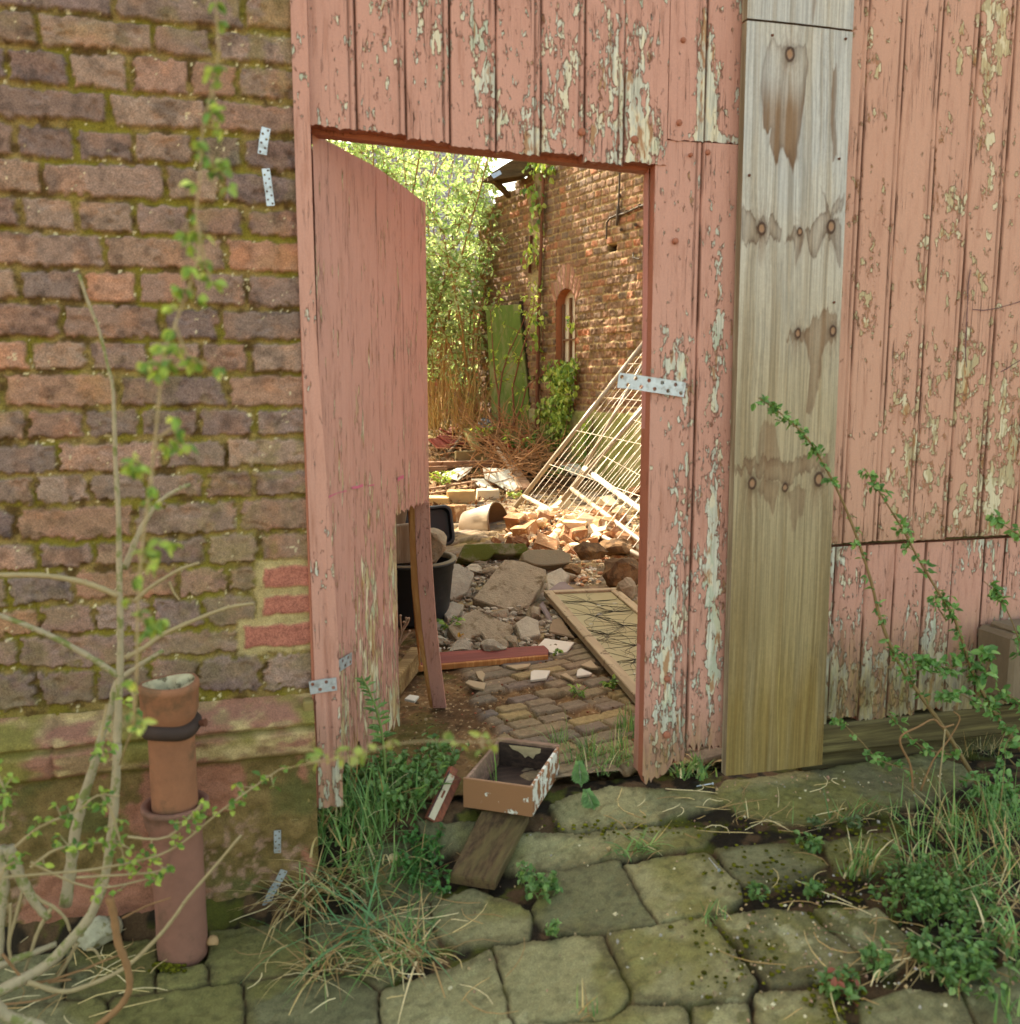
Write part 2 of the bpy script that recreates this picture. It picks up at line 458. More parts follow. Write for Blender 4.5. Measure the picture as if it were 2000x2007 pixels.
# ------------------------------------------------------------------ brick relief
def brick_relief(U, V, beds, joints, pal, mort, depth=.009, mj=.013, wob=.006, seed=1, rr=.010, nat=None):
    """U,V sample arrays (metres), beds ascending list of bed-joint heights, joints[i] sorted list for the row between beds[i], beds[i+1]"""
    wu = (fbm(U*16, V*16, seed, 3)-.5)*2*wob + (fbm(U*70, V*70, seed+5, 4)-.5)*.017
    wv = (fbm(U*5, V*30, seed+2, 3)-.5)*2*wob + (fbm(U*70, V*70, seed+9, 4)-.5)*.015
    if seed == 3: wu = wu*(1+.7*nstep(1.2, .5, V)); wv = wv*(1+.7*nstep(1.2, .5, V))
    u = U+wu; v = V+wv
    beds = np.asarray(beds); r = np.clip(np.searchsorted(beds, v)-1, 0, len(beds)-2)
    dv = np.minimum(v-beds[r], beds[r+1]-v)-mj/2
    du = np.zeros_like(u); bid = np.zeros_like(r)
    for i in range(len(beds)-1):
        m = r == i
        if not m.any(): continue
        j = np.asarray(joints[i]); k = np.clip(np.searchsorted(j, u[m])-1, 0, len(j)-2)
        du[m] = np.minimum(u[m]-j[k], j[k+1]-u[m])-mj/2; bid[m] = k
    a = rr-du; b = rr-dv
    d = np.where((a > 0) & (b > 0), rr-np.sqrt(np.maximum(a, 0)**2+np.maximum(b, 0)**2), np.minimum(du, dv))
    h1 = _hash(bid, r, seed+31); h2 = _hash(bid, r, seed+57); h3 = _hash(bid, r, seed+83)
    f = nstep(-.001, .0035, d)
    hgt = f*depth*(.75+.5*h2) + (fbm(U*90, V*90, seed+3, 4)-.5)*.0035*(.4+f*.6) + (1-f)*(fbm(U*45, V*45, seed+8, 3)-.5)*.010
    hgt = hgt - nstep(.63, .72, fbm(U*28, V*28, seed+12, 3))*f*.005
    pal = np.asarray(pal); n = len(pal)
    x = np.clip(h1*(n-1), 0, n-1.001); i0 = x.astype(int)
    bc = pal[i0]*(1-(x-i0))[..., None] + pal[np.minimum(i0+1, n-1)]*(x-i0)[..., None]
    bc = bc*(.86+.28*h3)[..., None]
    t = fbm(U*22, V*22, seed+4, 4)
    bc = mixc(bc, bc*np.array([1.16, 1.03, .92]), nstep(.5, .7, t)); bc = mixc(bc, bc*.62, nstep(.52, .74, fbm(U*34, V*34, seed+7, 4)))
    mo = np.asarray(mort)
    tm = fbm(U*38, V*38, seed+6, 4); mc = mixc(np.broadcast_to(mo[0], bc.shape), np.broadcast_to(mo[1], bc.shape), nstep(.36, .58, tm))
    mc = mixc(mc, np.broadcast_to(mo[2], bc.shape), nstep(.5, .66, fbm(U*13, V*20, seed+15, 4)))
    mc = mixc(mc, np.broadcast_to(mo[3], bc.shape), nstep(.80, .84, fbm(U*100, V*100, seed+16, 2)))
    return hgt, mixc(mc, bc, f), f, bid, r

# ================================================================== BRICK BUILDING ON THE LEFT
bw = thing('brick_wall', 'old mossy brick wall with worn stone plinth, left of the pink gate', 'wall', (-.5, 2.1, -.06))
core = MB(); core.box((-.985, 5.01, 2.15), (2.07, 5.78, 4.5), bev=.01)  # unseen building depth behind the wall, length and height set to shade the yard
core.build('unseen_building_mass', m_plain('rough_brick_core', lin(120, 84, 64), .95, .3), bw)
ZQ = 2.76
bed_y = [70, 265, 475, 675, 870, 1065, 1255, 1450, 1640, 1830]
bed_y = [y/ZQ for y in bed_y] + [650+y/ZQ for y in (225, 410, 590, 765, 935, 1125, 1295, 1465, 1640, 1815)] + [1384]
bed_z = [at_y(145, y, 2.1).z for y in bed_y]
row_j = [[200, 835, 1150], [35, 375, 710, 1030, 1280], [590, 1118], [75, 400, 722, 1050, 1312], [230, 885, 1198],
         [105, 420, 720, 1025, 1325], [-60, 565, 1220], [110, 445, 745, 1030, 1325], [-280, 335, 880, 1190],
         [170, 480, 800, 1090, 1345], [20, 645, 1235], [150, 460, 765, 1065, 1370], [310, 890, 1220], [175, 485, 800, 1105, 1375],
         [85, 735, 1300], [205, 520, 820, 1120, 1400], [390, 960, 1240, 1402], [210, 520, 820, 1105, 1402], [100, 750, 1300], [210, 510, 820, 1085, 1420], [365, 650, 1080, 1230]]
row_j = row_j[:len(bed_z)-1]
beds = []; joints = []
for i in range(len(bed_z)-1):
    ym = (bed_y[i]+bed_y[i+1])/2
    j = [at_y(x/ZQ, ym, 2.1).x for x in row_j[i]]
    sp = .245 if len(j) <= 3 else .118
    while j[0] > -2.1: j.insert(0, j[0]-sp*rng.uniform(.9, 1.1))
    while j[-1] < .12: j.append(max(j[-1]+sp, .125))
    beds.append(bed_z[i]); joints.append(j)
beds = [bed_z[-1]] + beds[::-1]; joints = joints[::-1]
z = beds[-1]
for i in range(6):
    z += .0775; beds.append(z); sp = (.25, .122)[i % 2]; x0 = rng.uniform(-2.3, -2.1); joints.append([x0+sp*k for k in range(int(2.4/sp)+2)])
us = np.concatenate([np.arange(-2.02, -.66, .012), np.arange(-.66, .0951, .0036)]); vs = np.concatenate([np.arange(.385, 1.96, .0036), np.arange(1.96, 2.34, .009)])
U, V = np.meshgrid(us, vs)
pal = [lin(118, 96, 90), lin(136, 108, 94), lin(148, 112, 94), lin(126, 104, 95), lin(150, 120, 100), lin(140, 114, 100), lin(168, 120, 94), lin(122, 106, 92)]
mort = [lin(88, 66, 34), lin(136, 112, 64), lin(120, 106, 38), lin(210, 194, 152)]
hgt, col, f, bid, rr_ = brick_relief(U, V, beds, joints, pal, mort, seed=3, depth=.0095, mj=.011, rr=.005, wob=.007)
green = nstep(.47, .68, fbm(U*3.2, V*3.6, 77, 4))*nstep(.4, .62, fbm(U*30, V*30, 71, 4))
col = mixc(col, np.broadcast_to(lin(128, 116, 50), col.shape), green*(.34+.3*(1-f)))
low = nstep(1.15, .5, V)*nstep(.42, .62, fbm(U*20, V*20, 72, 4))
col = mixc(col, np.broadcast_to(lin(128, 108, 78), col.shape), low*f*.55)
spk = nstep(.825, .86, fbm(U*110, V*110, 5, 2))*nstep(.5, .6, fbm(U*9, V*9, 6, 2))
col = mixc(col, np.broadcast_to(lin(206, 190, 150), col.shape), spk*.7)
# three newer red bricks in pale mortar beside the gate
for (x0, y0, x1, y1) in ((1424, 1268, 1662, 1384), (1422, 1424, 1662, 1528), (1322, 1584, 1662, 1702)):
    a = at_y(x0/ZQ, 650+(y0+y1)/2/ZQ, 2.1); b = at_y(x1/ZQ, 650+(y0+y1)/2/ZQ, 2.1)
    zt = at_y((x0+x1)/2/ZQ, 650+y0/ZQ, 2.1).z; zb = at_y((x0+x1)/2/ZQ, 650+y1/ZQ, 2.1).z
    wob = (fbm(U*40, V*40, 41, 3)-.5)*.012
    sd = np.minimum(np.minimum(U-a.x, .2-U), np.minimum(V-zb, zt-V))+wob
    mo = nstep(-.022, -.010, sd); bf = nstep(-.002, .003, sd)
    pm = mixc(np.broadcast_to(lin(150, 126, 82), col.shape), np.broadcast_to(lin(182, 160, 112), col.shape), fbm(U*60, V*60, 42, 3))
    rb = mixc(np.broadcast_to(lin(172, 108, 88), col.shape), np.broadcast_to(lin(154, 92, 76), col.shape), fbm(U*25, V*25, 43, 4))
    col = mixc(mixc(col, pm, mo), rb, bf); hgt = hgt*(1-mo)+mo*.005+bf*.004
P = np.stack([U, 2.105-hgt, V], -1)
grid_obj('brick_face', P, M_BRICK, bw, colr=col)
# plinth with its moulded ledge
us = np.arange(-2.02, .0741, .006); vs = np.arange(-.14, .4301, .004)
U, V = np.meshgrid(us, vs)
prof = np.interp(V, [-.2, .285, .295, .302, .315, .36, .368, .374, .388, .412, .43], [.045, .045, .035, .062, .074, .078, .05, .066, .058, .012, 0])
Vw = V + (fbm(U*4, V*0+3, 9, 2)-.5)*.012
prof = np.interp(Vw, [-.2, .285, .295, .302, .315, .36, .368, .374, .388, .412, .43], [.045, .045, .035, .062, .074, .078, .05, .066, .058, .012, 0])
nn = fbm(U*35, V*35, 21, 5); prof = prof+(nn-.5)*.016+(fbm(U*9, V*9, 27, 3)-.5)*.012
led = nstep(.285, .297, Vw)
for xj in (-.9, -.47, -.2, .35): prof = prof - led*.01*nstep(.006, .002, np.abs(U-xj+(nn-.5)*.01))
pnk = nstep(.50, .54, fbm(U*8, V*8, 22, 5)+.16*nstep(-.02, .06, U)*nstep(.075, .03, U)+.10*nstep(.06, -.06, V)+.05*nstep(-.25, -.1, U)-.03)
base = mixc(np.broadcast_to(lin(104, 84, 46), U.shape+(3,)), np.broadcast_to(lin(128, 102, 62), U.shape+(3,)), nstep(.35, .65, nn))
base = mixc(base, np.broadcast_to(lin(94, 86, 46), base.shape), nstep(.45, .68, fbm(U*10, V*10, 23, 4)))
base = mixc(base, np.broadcast_to(lin(150, 116, 92), base.shape), nstep(.52, .66, fbm(U*70, V*70, 29, 3))*nstep(.45, .6, fbm(U*7, V*7, 30, 3)))
base = mixc(base, np.broadcast_to(lin(158, 104, 82), base.shape), pnk*.92)
lc = mixc(np.broadcast_to(lin(146, 116, 84), base.shape), np.broadcast_to(lin(176, 150, 104), base.shape), nstep(.4, .65, fbm(U*24, V*60, 24, 4)))
lc = mixc(lc, np.broadcast_to(lin(150, 104, 84), base.shape), nstep(.5, .6, fbm(U*12, V*30, 25, 4)))
lc = mixc(lc, np.broadcast_to(lin(128, 114, 58), base.shape), nstep(.46, .62, fbm(U*7, V*14, 26, 4)))
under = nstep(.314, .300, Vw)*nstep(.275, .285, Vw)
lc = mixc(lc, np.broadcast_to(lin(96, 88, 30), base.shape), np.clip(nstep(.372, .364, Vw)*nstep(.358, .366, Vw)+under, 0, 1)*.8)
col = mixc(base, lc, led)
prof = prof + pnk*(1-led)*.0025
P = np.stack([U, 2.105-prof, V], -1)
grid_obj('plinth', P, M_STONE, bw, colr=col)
e = MB(); e.box((.062, 2.125, .14), (.024, .122, .56), bev=.004, col=tuple(lin(140, 118, 70)))
e.build('plinth_return', m_plain('plinth_side', lin(132, 112, 66), .95, .4, 25, 120, .003), bw)

# ================================================================== PLANK GATE
gate = thing('plank_gate', 'large pink board gate with flaking paint and an open wicket opening', 'gate', (.9, 2.12, .1))

def board_panel(name, mat, xs, zb, zt, Y, depth, peel, rot=None, nz=90, parent=gate, bead=.0085, edge_split=0, seed=0, seedf=None, ragged=.012, dx=.003, double=True):
    """vertical boards with v-joints; xs = joint positions; zb/zt functions of x; peel(x,z), rot(x,z) arrays 0..1"""
    u = np.unique(np.concatenate([np.arange(xs[0], xs[-1], dx), np.array(xs), np.array(xs[1:-1])-.0022, np.array(xs[1:-1])+.0022, [xs[-1]]]))
    bi = np.clip(np.searchsorted(xs, u, side='right')-1, 0, len(xs)-2)
    jx = np.asarray(xs[1:-1]) if len(xs) > 2 else np.array([99.])
    dj = np.min(np.abs(u[:, None]-jx[None]), 1)
    y = np.where(dj < .0012, .009, 0.0)+nstep(.006, .001, dj)*.003
    if double:
        d2 = np.min(np.abs(u[:, None]-(jx-.014)[None]), 1); y = y+nstep(.0032, .0008, d2)*.0038
    bd = np.array([(rng.random()-.5)*.006 for _ in xs]); y = y+bd[bi]
    t = np.linspace(0, 1, nz)
    rag = np.array([rng.uniform(-1, 1)*ragged for _ in xs])[bi]+(vnoise(u*190, u*0+seed, 4)-.5)*ragged*1.2
    z0 = zb(u)+rag; z1 = zt(u)
    U = np.broadcast_to(u, (nz, len(u))); Zz = z0[None]+(z1-z0)[None]*t[:, None]
    Yy = Y+np.broadcast_to(y, U.shape)+(fbm(U*3, Zz*2.2, seed+3, 3)-.5)*.006
    P = np.stack([U, Yy, Zz], -1)
    sd = np.array([((i*37+seed*11) % 101)/101 for i in range(len(xs))])[bi]
    gv = nstep(.0045, .0015, dj)*.9
    if double: gv = np.maximum(gv, nstep(.0032, .0012, d2)*.75)
    gv = gv[None]*nstep(.2, .5, vnoise(U*30+7, Zz*9, seed+70))
    col = np.stack([np.clip(peel(U, Zz), 0, 1), np.broadcast_to(sd, U.shape), np.clip(rot(U, Zz), 0, 1) if rot else 0*U, 1-gv], -1)
    o = grid_obj(name, P, mat, parent, colr=col)
    m = MB(); k = len(u); vs = []
    st = list(range(0, k, 3)); st = st if st[-1] == k-1 else st+[k-1]
    # back and rims close the boards
    for i in st:
        vs += [tuple(P[0, i]), (u[i], Y+depth, z0[i]), (u[i], Y+depth, z1[i]), tuple(P[-1, i])]
    fs = []
    for a in range(len(st)-1):
        b = 4*a
        fs += [(b, b+1, b+5, b+4), (b+1, b+2, b+6, b+5), (b+2, b+3, b+7, b+6)]
    L = len(vs)-4
    for rngi, c in ((range(nz-1), 0), (range(nz-1), k-1)):
        off = len(vs)
        for i in range(nz): vs += [tuple(P[i, c]), (u[c], Y+depth, Zz[i, c])]
        for i in rngi: fs.append((off+2*i, off+2*i+1, off+2*i+3, off+2*i+2))
    m.add(vs, fs)
    return o, m

def peel_band(amount, spots=(), var=.25, seed=0):
    def f(U, Z):
        p = amount+(fbm(U*5, Z*2.0, seed+50, 3)-.5)*2*var
        for (x, z, rx, rz, a) in spots: p = p+a*np.exp(-(((U-x)/rx)**2+((Z-z)/rz)**2))
        return p
    return f
E_MAT = m_paint('pink_paint_board_edges', lin(172, 106, 82), lin(158, 96, 74), bare=lin(150, 104, 66), peel=-.04)

gx = [at_y(x/2.533+560, 60, 2.1).x for x in (345, 592, 815, 1045, 1270, 1490, 1690)]
xr = at_y(1310, 200, 2.1).x
head = lambda u: 1.682+(u-.106)*(1.647-1.682)/(.913-.106)
S = [(at_y(x, y, 2.1).x, at_y(x, y, 2.1).z, rx, rz, a) for x, y, rx, rz, a in [(p_, q_, r_, s_, t_*.42) for p_, q_, r_, s_, t_ in ((815, 110, .02, .16, .5), (860, 100, .02, .10, .35), (945, 110, .025, .2, .4), (1040, 150, .03, .3, .45), (1100, 170, .03, .15, .45),
     (1200, 130, .05, .2, .5), (1260, 110, .06, .25, .55), (1280, 280, .05, .06, .8), (1040, 285, .03, .08, .6), (1155, 255, .02, .12, .4), (640, 220, .03, .05, .25), (735, 150, .02, .12, .25))]]
o, m = board_panel('overhead_boards', M_PAINT, [.1065]+gx+[xr-.001], head, lambda u: 0*u+2.75, 2.1, .034, peel_band(.40, S), seed=1, ragged=.006)
m.build('board_edges', E_MAT, o)
m = MB(); m.bar((.1065, 2.158, 1.7045), (.925, 2.158, 1.668), .045, .052, mi=0, up=(0, 0, 1), bev=.006)
m.build('head_rail', E_MAT, gate)
xg = at_y(1384, 200, 2.1).x; xe = 1.137
o, m = board_panel('side_boards_above', M_PAINT, [xr+.001, xg, xe], lambda u: 1.712+0*u, lambda u: 0*u+2.75, 2.101, .03,
                   peel_band(.26, [(1.02, 1.9, .03, .16, .8), (1.04, 1.75, .03, .1, .7), (1.03, 1.72, .2, .015, .6)]), seed=2, ragged=.004)
m.build('board_edges', E_MAT, o)
xm = at_y(1362, 900, 2.1).x
SB = [(at_y(x, y, 2.1).x, at_y(x, y, 2.1).z, rx, rz, a) for x, y, rx, rz, a in ((1310, 680, .02, .1, .7), (1340, 700, .02, .12, .7), (1410, 500, .02, .12, .5), (1410, 650, .025, .14, .75), (1400, 760, .02, .1, .6),
      (1400, 980, .02, .3, .7), (1310, 760, .02, .08, .4), (1320, 1130, .025, .3, .5), (1295, 1300, .04, .12, .55), (1400, 1250, .025, .2, .8), (1310, 1420, .08, .1, .4))]
SB = [(a_, b_, c_, d_, e_*.55) for a_, b_, c_, d_, e_ in SB]
o, m = board_panel('side_boards', M_PAINT, [.903, xm, xe], lambda u: .185-.04*nstep(1.0, .92, u)+0*u, lambda u: 0*u+1.708, 2.102, .032, peel_band(.34, SB), lambda U, Z: nstep(.34, .16, Z)*.7, seed=3, ragged=.03, double=True)
m.build('board_edges', E_MAT, o)
# post behind the boards: the reveal of the opening
u = np.arange(2.1335, 2.168, .0045); zz = np.linspace(.13, 1.66, 120); Yg, Zg = np.meshgrid(u[::-1], zz)
X0 = .901+.006*np.sin(Zg*2.1)+.008*nstep(.50, .49, np.abs(Zg-.62)*2)*0
P = np.stack([X0-nstep(.9, .895, Zg)*.004+nstep(1.0, .99, Zg)*.004-nstep(.31, .2, Zg)*.0, Yg, Zg], -1)
col = np.stack([.12+.2*fbm(Yg*9, Zg*4, 5), 0*Zg+.4, nstep(.3, .15, Zg)*.6], -1)
jamb_m = m_paint('dark_pink_jamb_paint', lin(206, 144, 134), lin(194, 132, 122), peel=-.05)
grid_obj('jamb_post', P, jamb_m, gate, colr=col)
m = MB(); m.box((.962, 2.152, .9), (.112, .034, 1.52), bev=.004); m.build('jamb_post_body', E_MAT, gate)
# left stile, lapping over the brickwork
zz = np.linspace(.15, 2.75, 160); uu = np.linspace(0, 1, 16)
A, Zg = np.meshgrid(uu, zz)
xl = .071+.008*nstep(1.6, .3, Zg)+.003*(fbm(Zg*3, Zg*0, 8, 2)-.5); xw = .034+.022*nstep(1.25, .5, Zg)
P = np.stack([xl+A*xw, 2.083+.004*np.exp(-((A-.52)/.07)**2)*nstep(.9, .3, Zg)*2.4+.002*np.sin(A*3.1), Zg], -1)
Xs = P[..., 0]
col = np.stack([.34+(fbm(Xs*20, Zg*4, 9, 3)-.5)*.8+.35*np.exp(-((Zg-.72)/.06)**2)+.3*nstep(.4, .2, Zg), 0*Zg+.77, nstep(.4, .17, Zg)*.5], -1)
st = grid_obj('stile', P, M_PAINT, gate, colr=np.clip(col, 0, 1))
m = MB(); m.box((.0885, 2.108, 1.45), (.033, .042, 2.6), bev=.003); m.build('stile_back', E_MAT, st)
# right-hand leaf: upper boards, lower boards, sill
gr = [at_y(1200+x/2.406, 332, 2.1).x for x in (1178, 1350, 1522, 1692, 1858)]
while gr[-1] < 3.2: gr.append(gr[-1]+.117)
SP = [(at_y(x, y, 2.1).x, at_y(x, y, 2.1).z, rx, rz, a) for x, y, rx, rz, a in ((1950, 60, .05, .14, .8), (1880, 60, .04, .1, .4), (1700, 600, .03, .1, .4), (1900, 740, .08, .15, .45), (1800, 740, .1, .12, .35),
      (1780, 900, .1, .25, .4), (1960, 900, .06, .25, .55), (1880, 1000, .12, .1, .3), (1900, 300, .1, .3, .12))]
o, m = board_panel('upper_boards', M_PAINT3, [1.395]+gr, lambda u: .719+0*u, lambda u: 2.75+0*u, 2.098, .03, peel_band(.33, SP, .18), lambda U, Z: nstep(.8, .715, Z)*.25, nz=110, seed=5, ragged=.003)
m.build('board_edges', E_MAT, o)
gl = [at_y(1200+x/2.406, 1190, 2.1).x for x in (1050, 1195, 1330, 1470, 1600, 1750, 1845)]
while gl[-1] < 3.2: gl.append(gl[-1]+.1)
o, m = board_panel('lower_boards', M_PAINT, [1.395]+gl, lambda u: .224+0*u, lambda u: .709+0*u, 2.104, .03,
                   lambda U, Z: .42+.45*nstep(.52, .3, Z)+(fbm(U*9, Z*4, 60, 3)-.5)*1.1+.15*nstep(1.7, 1.45, U), lambda U, Z: nstep(.58, .28, Z)*1.0+.15*nstep(.69, .71, Z), nz=60, seed=6, ragged=.012, double=False)
m.build('board_edges', E_MAT, o)
m = MB(); m.box((2.3, 2.128, .175), (1.82, .07, .086), bev=.008, jit=.003)
M_SILL = m_wood('rotten_sill_wood', lin(122, 108, 68), lin(66, 54, 34), 0)
m.build('sill_beam', M_SILL, gate)
m = MB(); m.box((2.3, 2.15, .21), (1.82, .03, .44), bev=.002); m.build('backing_rail', M_SILL, gate)
m = MB(); m.box((2.3, 2.15, .715), (1.82, .036, .09), bev=.002); m.build('seam_light_stop', M_SILL, gate)  # hidden rail added to stop sun leaking through the seam between the boards
# round nail and bolt heads
m_head = m_plain('rusty_pink_bolt', lin(150, 92, 70), .85, .4, 80, 200, .0008)
for (x, y, r) in ((1141, 258, .011), (1244, 273, .011), (1340, 78, .008), (1332, 240, .009), (1325, 472, .009), (1309, 1331, .010), (1308, 1441, .012), (1388, 298, .008), (1355, 303, .006)):
    p = at_y(x, y, 2.098); b = MB(); r *= .8; b.lathe([(0, .0035), (r*.75, .0032), (r, .0015), (r*1.02, -.006)], p, 14, Matrix.Rotation(R(90), 3, 'X'))
    b.build('bolt_head', m_head, gate, smooth=True)
# scribbled line on the right leaf
m_scr = m_plain('dark_scribble', lin(96, 66, 66), .8, .3, 90)
def ribbon(pts, w, Y, name, mat, parent):
    b = MB(); vs = []
    for i, (x, y) in enumerate(pts):
        a = at_y(x, y, Y); c = at_y(*pts[min(i+1, len(pts)-1)], Y)-at_y(*pts[max(i-1, 0)], Y); n = Vector((-c.z, 0, c.x)).normalized()
        ww = w*rng.uniform(.5, 1.0)*.5; vs += [a-n*ww, a+n*ww]
    b.add(vs, [(2*i, 2*i+1, 2*i+3, 2*i+2) for i in range(len(pts)-1)]); return b.build(name, mat, parent)
ribbon([(1903, 528), (1898, 560), (1897, 600), (1895, 640), (1893, 690), (1895, 720)], .004, 2.0925, 'scribble', m_scr, gate)
ribbon([(1906, 606), (1930, 608), (1955, 604), (1980, 597), (2010, 588)], .003, 2.0925, 'scribble', m_scr, gate)
ribbon([(1962, 729), (1975, 722), (1990, 712), (2008, 702)], .003, 2.0925, 'scribble', m_scr, gate)

# ---- the open wicket leaf
DA = R(29); DU = Vector((math.sin(DA), math.cos(DA), 0)); DN = Vector((math.cos(DA), -math.sin(DA), 0))
HG = Vector((.112, 2.145, 0)); DW = .735
def door_pt(px, py, off=0):
    q = on_plane(px, py, HG+DN*off, DN); return (q-HG).dot(DU), q.z
dz_h = door_pt(616, 262)[1]; tz = [door_pt(x, y) for x, y in ((743, 331), (790, 364), (834, 397))]
tt = np.arange(0, DW, .0045); zz = np.concatenate([np.linspace(0, 1, 150)])
T, Q = np.meshgrid(tt, zz)
ztop = np.interp(tt, [0, tz[0][0], tz[1][0], tz[2][0], DW], [dz_h, tz[0][1], tz[1][1], tz[2][1], tz[2][1]-.01])
zbot = .15+.05*vnoise(tt*60, tt*0, 3)+.10*(vnoise(tt*25, tt*0+5, 4)-.3)*nstep(.5, .1, tt)+0*tt
Zd = zbot[None]+(ztop-zbot)[None]*Q
cut_t, cut_z = door_pt(777, 1012)
cut_t2, cut_z2 = door_pt(812, 996)
tb = DW-.052
keep = ~((T > cut_t+.004*(vnoise(Zd*30, T*0, 6)-.5)) & (Zd < np.interp(T, [cut_t, cut_t2], [cut_z, cut_z2])+.008*(vnoise(T*90, T*0, 2)-.5)))
kf = keep[:-1, :-1] & keep[1:, 1:] & keep[:-1, 1:] & keep[1:, :-1]
yb = .0035*(fbm(T*6, Zd*3, 33, 3)-.5)+nstep(.0022, .0006, np.min(np.abs(T[..., None]-np.array([.17, .35, .53])), -1))*.0025+.010*nstep(.36, .2, Zd)*(vnoise(T*70, Zd*2, 3)-.5)
wear = nstep(1.0, .5, Zd)
pl = .24+.26*wear+(fbm(T*14, Zd*3, 34, 3)-.5)*.5+.08*nstep(.55, .25, Zd)+.2*np.exp(-((T-.42)/.1)**2)*nstep(1.15, .85, Zd)
dcol = np.clip(np.stack([pl, 0*T+.2+.15*np.floor(T/.178), nstep(.5, .2, Zd)*.25], -1), 0, 1)
P = np.array(HG)[None, None]+T[..., None]*np.array(DU)+(yb+.0)[..., None]*(-np.array(DN)); P[..., 2] = Zd
leafd = grid_obj('wicket_door', P, M_PAINT2, gate, colr=dcol, keep=kf)
P2 = P-np.array(DN)*.026
kb = kf[:, :]
bk = grid_obj('door_back', P2[::3, ::4], E_MAT, leafd, keep=kf[::3, ::4][:P2[::3, ::4].shape[0]-1, :P2[::3, ::4].shape[1]-1])
def dpt(t, z, o=0): return HG+DU*t+DN*o+Vector((0, 0, z))
m = MB()
m.bar(dpt(DW, ztop[-1]-.002, -.012), dpt(DW, cut_z2+.0, -.012), .03, .012, up=DN, bev=.002)
m.bar(dpt(.004, dz_h-.004, -.012), dpt(DW, ztop[-1]-.004, -.012), .026, .008, up=DN, bev=.002)
m.bar(dpt(0, .2, -.012), dpt(0, dz_h, -.012), .026, .01, up=DN, bev=.002)
m.bar(dpt(cut_t, .18, -.012), dpt(cut_t, cut_z-.003, -.012), .026, .006, up=DN, bev=.001)
m.build('door_edges', E_MAT, leafd)
# the split-off edge strip, still hanging, foot kicked out to the yard floor
foot = hit(864, 1385); y_f = foot.y
ya_ = dpt(DW-.03, 1).y
top_q = [at_y(x, y, ya_+(y_f-ya_)*t) for x, y, t in ((827, 985, -.03), (830, 1070, .15), (835, 1150, .34), (842, 1235, .56), (852, 1315, .78), (862, 1388, 1))]
wd = [.044, .045, .046, .045, .043, .041]; wd2 = [.016, .02, .022, .018, .014, .012]
lat = RT; fr = (FW-Vector((0, 0, FW.z))).normalized()
b = MB(); vs = []
for q, w in zip(top_q, wd): vs += [q-lat*w/2, q+lat*w/2, q+lat*w/2+fr*.022, q-lat*w/2+fr*.022]
fs = []
for i in range(len(top_q)-1):
    for j in range(4): fs.append((4*i+j, 4*i+(j+1) % 4, 4*i+4+(j+1) % 4, 4*i+4+j))
fs += [(3, 2, 1, 0), (20, 21, 22, 23)]
b.add(vs, fs); b.cur = (.05, .3, .1); b.c = [(.1, .3, .1)]*len(b.v)
sp = b.build('broken_edge_strip', M_PAINT2, leafd, vcol=True)
b = MB(); vs = []
for i, q in enumerate(top_q):
    e_ = q-lat*wd[i]/2; k = wd2[i]
    vs += [e_-lat*k-Vector((0, 0, 0))+fr*.006, e_-lat*.001-fr*.001, e_-lat*.001+fr*.020, e_-lat*k+fr*.022]
b.add(vs, fs); b.build('raw_split_wood', M_RAWWOOD, sp)
b = MB()
b.tube([top_q[0]-lat*.034+fr*.02, at_y(812, 1150, 2.83), at_y(818, 1240, 2.85), at_y(824, 1310, 2.87)], [.011, .008, .006, .002], 5)
b.build('splinter', M_RAWWOOD, sp)
m_mag = m_plain('magenta_chalk', lin(186, 92, 112), .9, .3, 200)
def dribbon(pts, w):
    b = MB(); vs = []
    for i, (x, y) in enumerate(pts):
        q = on_plane(x, y, HG+DN*.0035, DN); ww = w*rng.uniform(.3, 1)*.5; vs += [q-Vector((0, 0, ww)), q+Vector((0, 0, ww))]
    b.add(vs, [(2*i, 2*i+1, 2*i+3, 2*i+2) for i in range(len(pts)-1)]); b.build('magenta_mark', m_mag, leafd)
dribbon([(645, 974), (662, 966), (680, 962)], .006); dribbon([(690, 956), (700, 955), (712, 951)], .007); dribbon([(722, 952), (734, 950)], .006); dribbon([(780, 940), (786, 936), (792, 934)], .012)

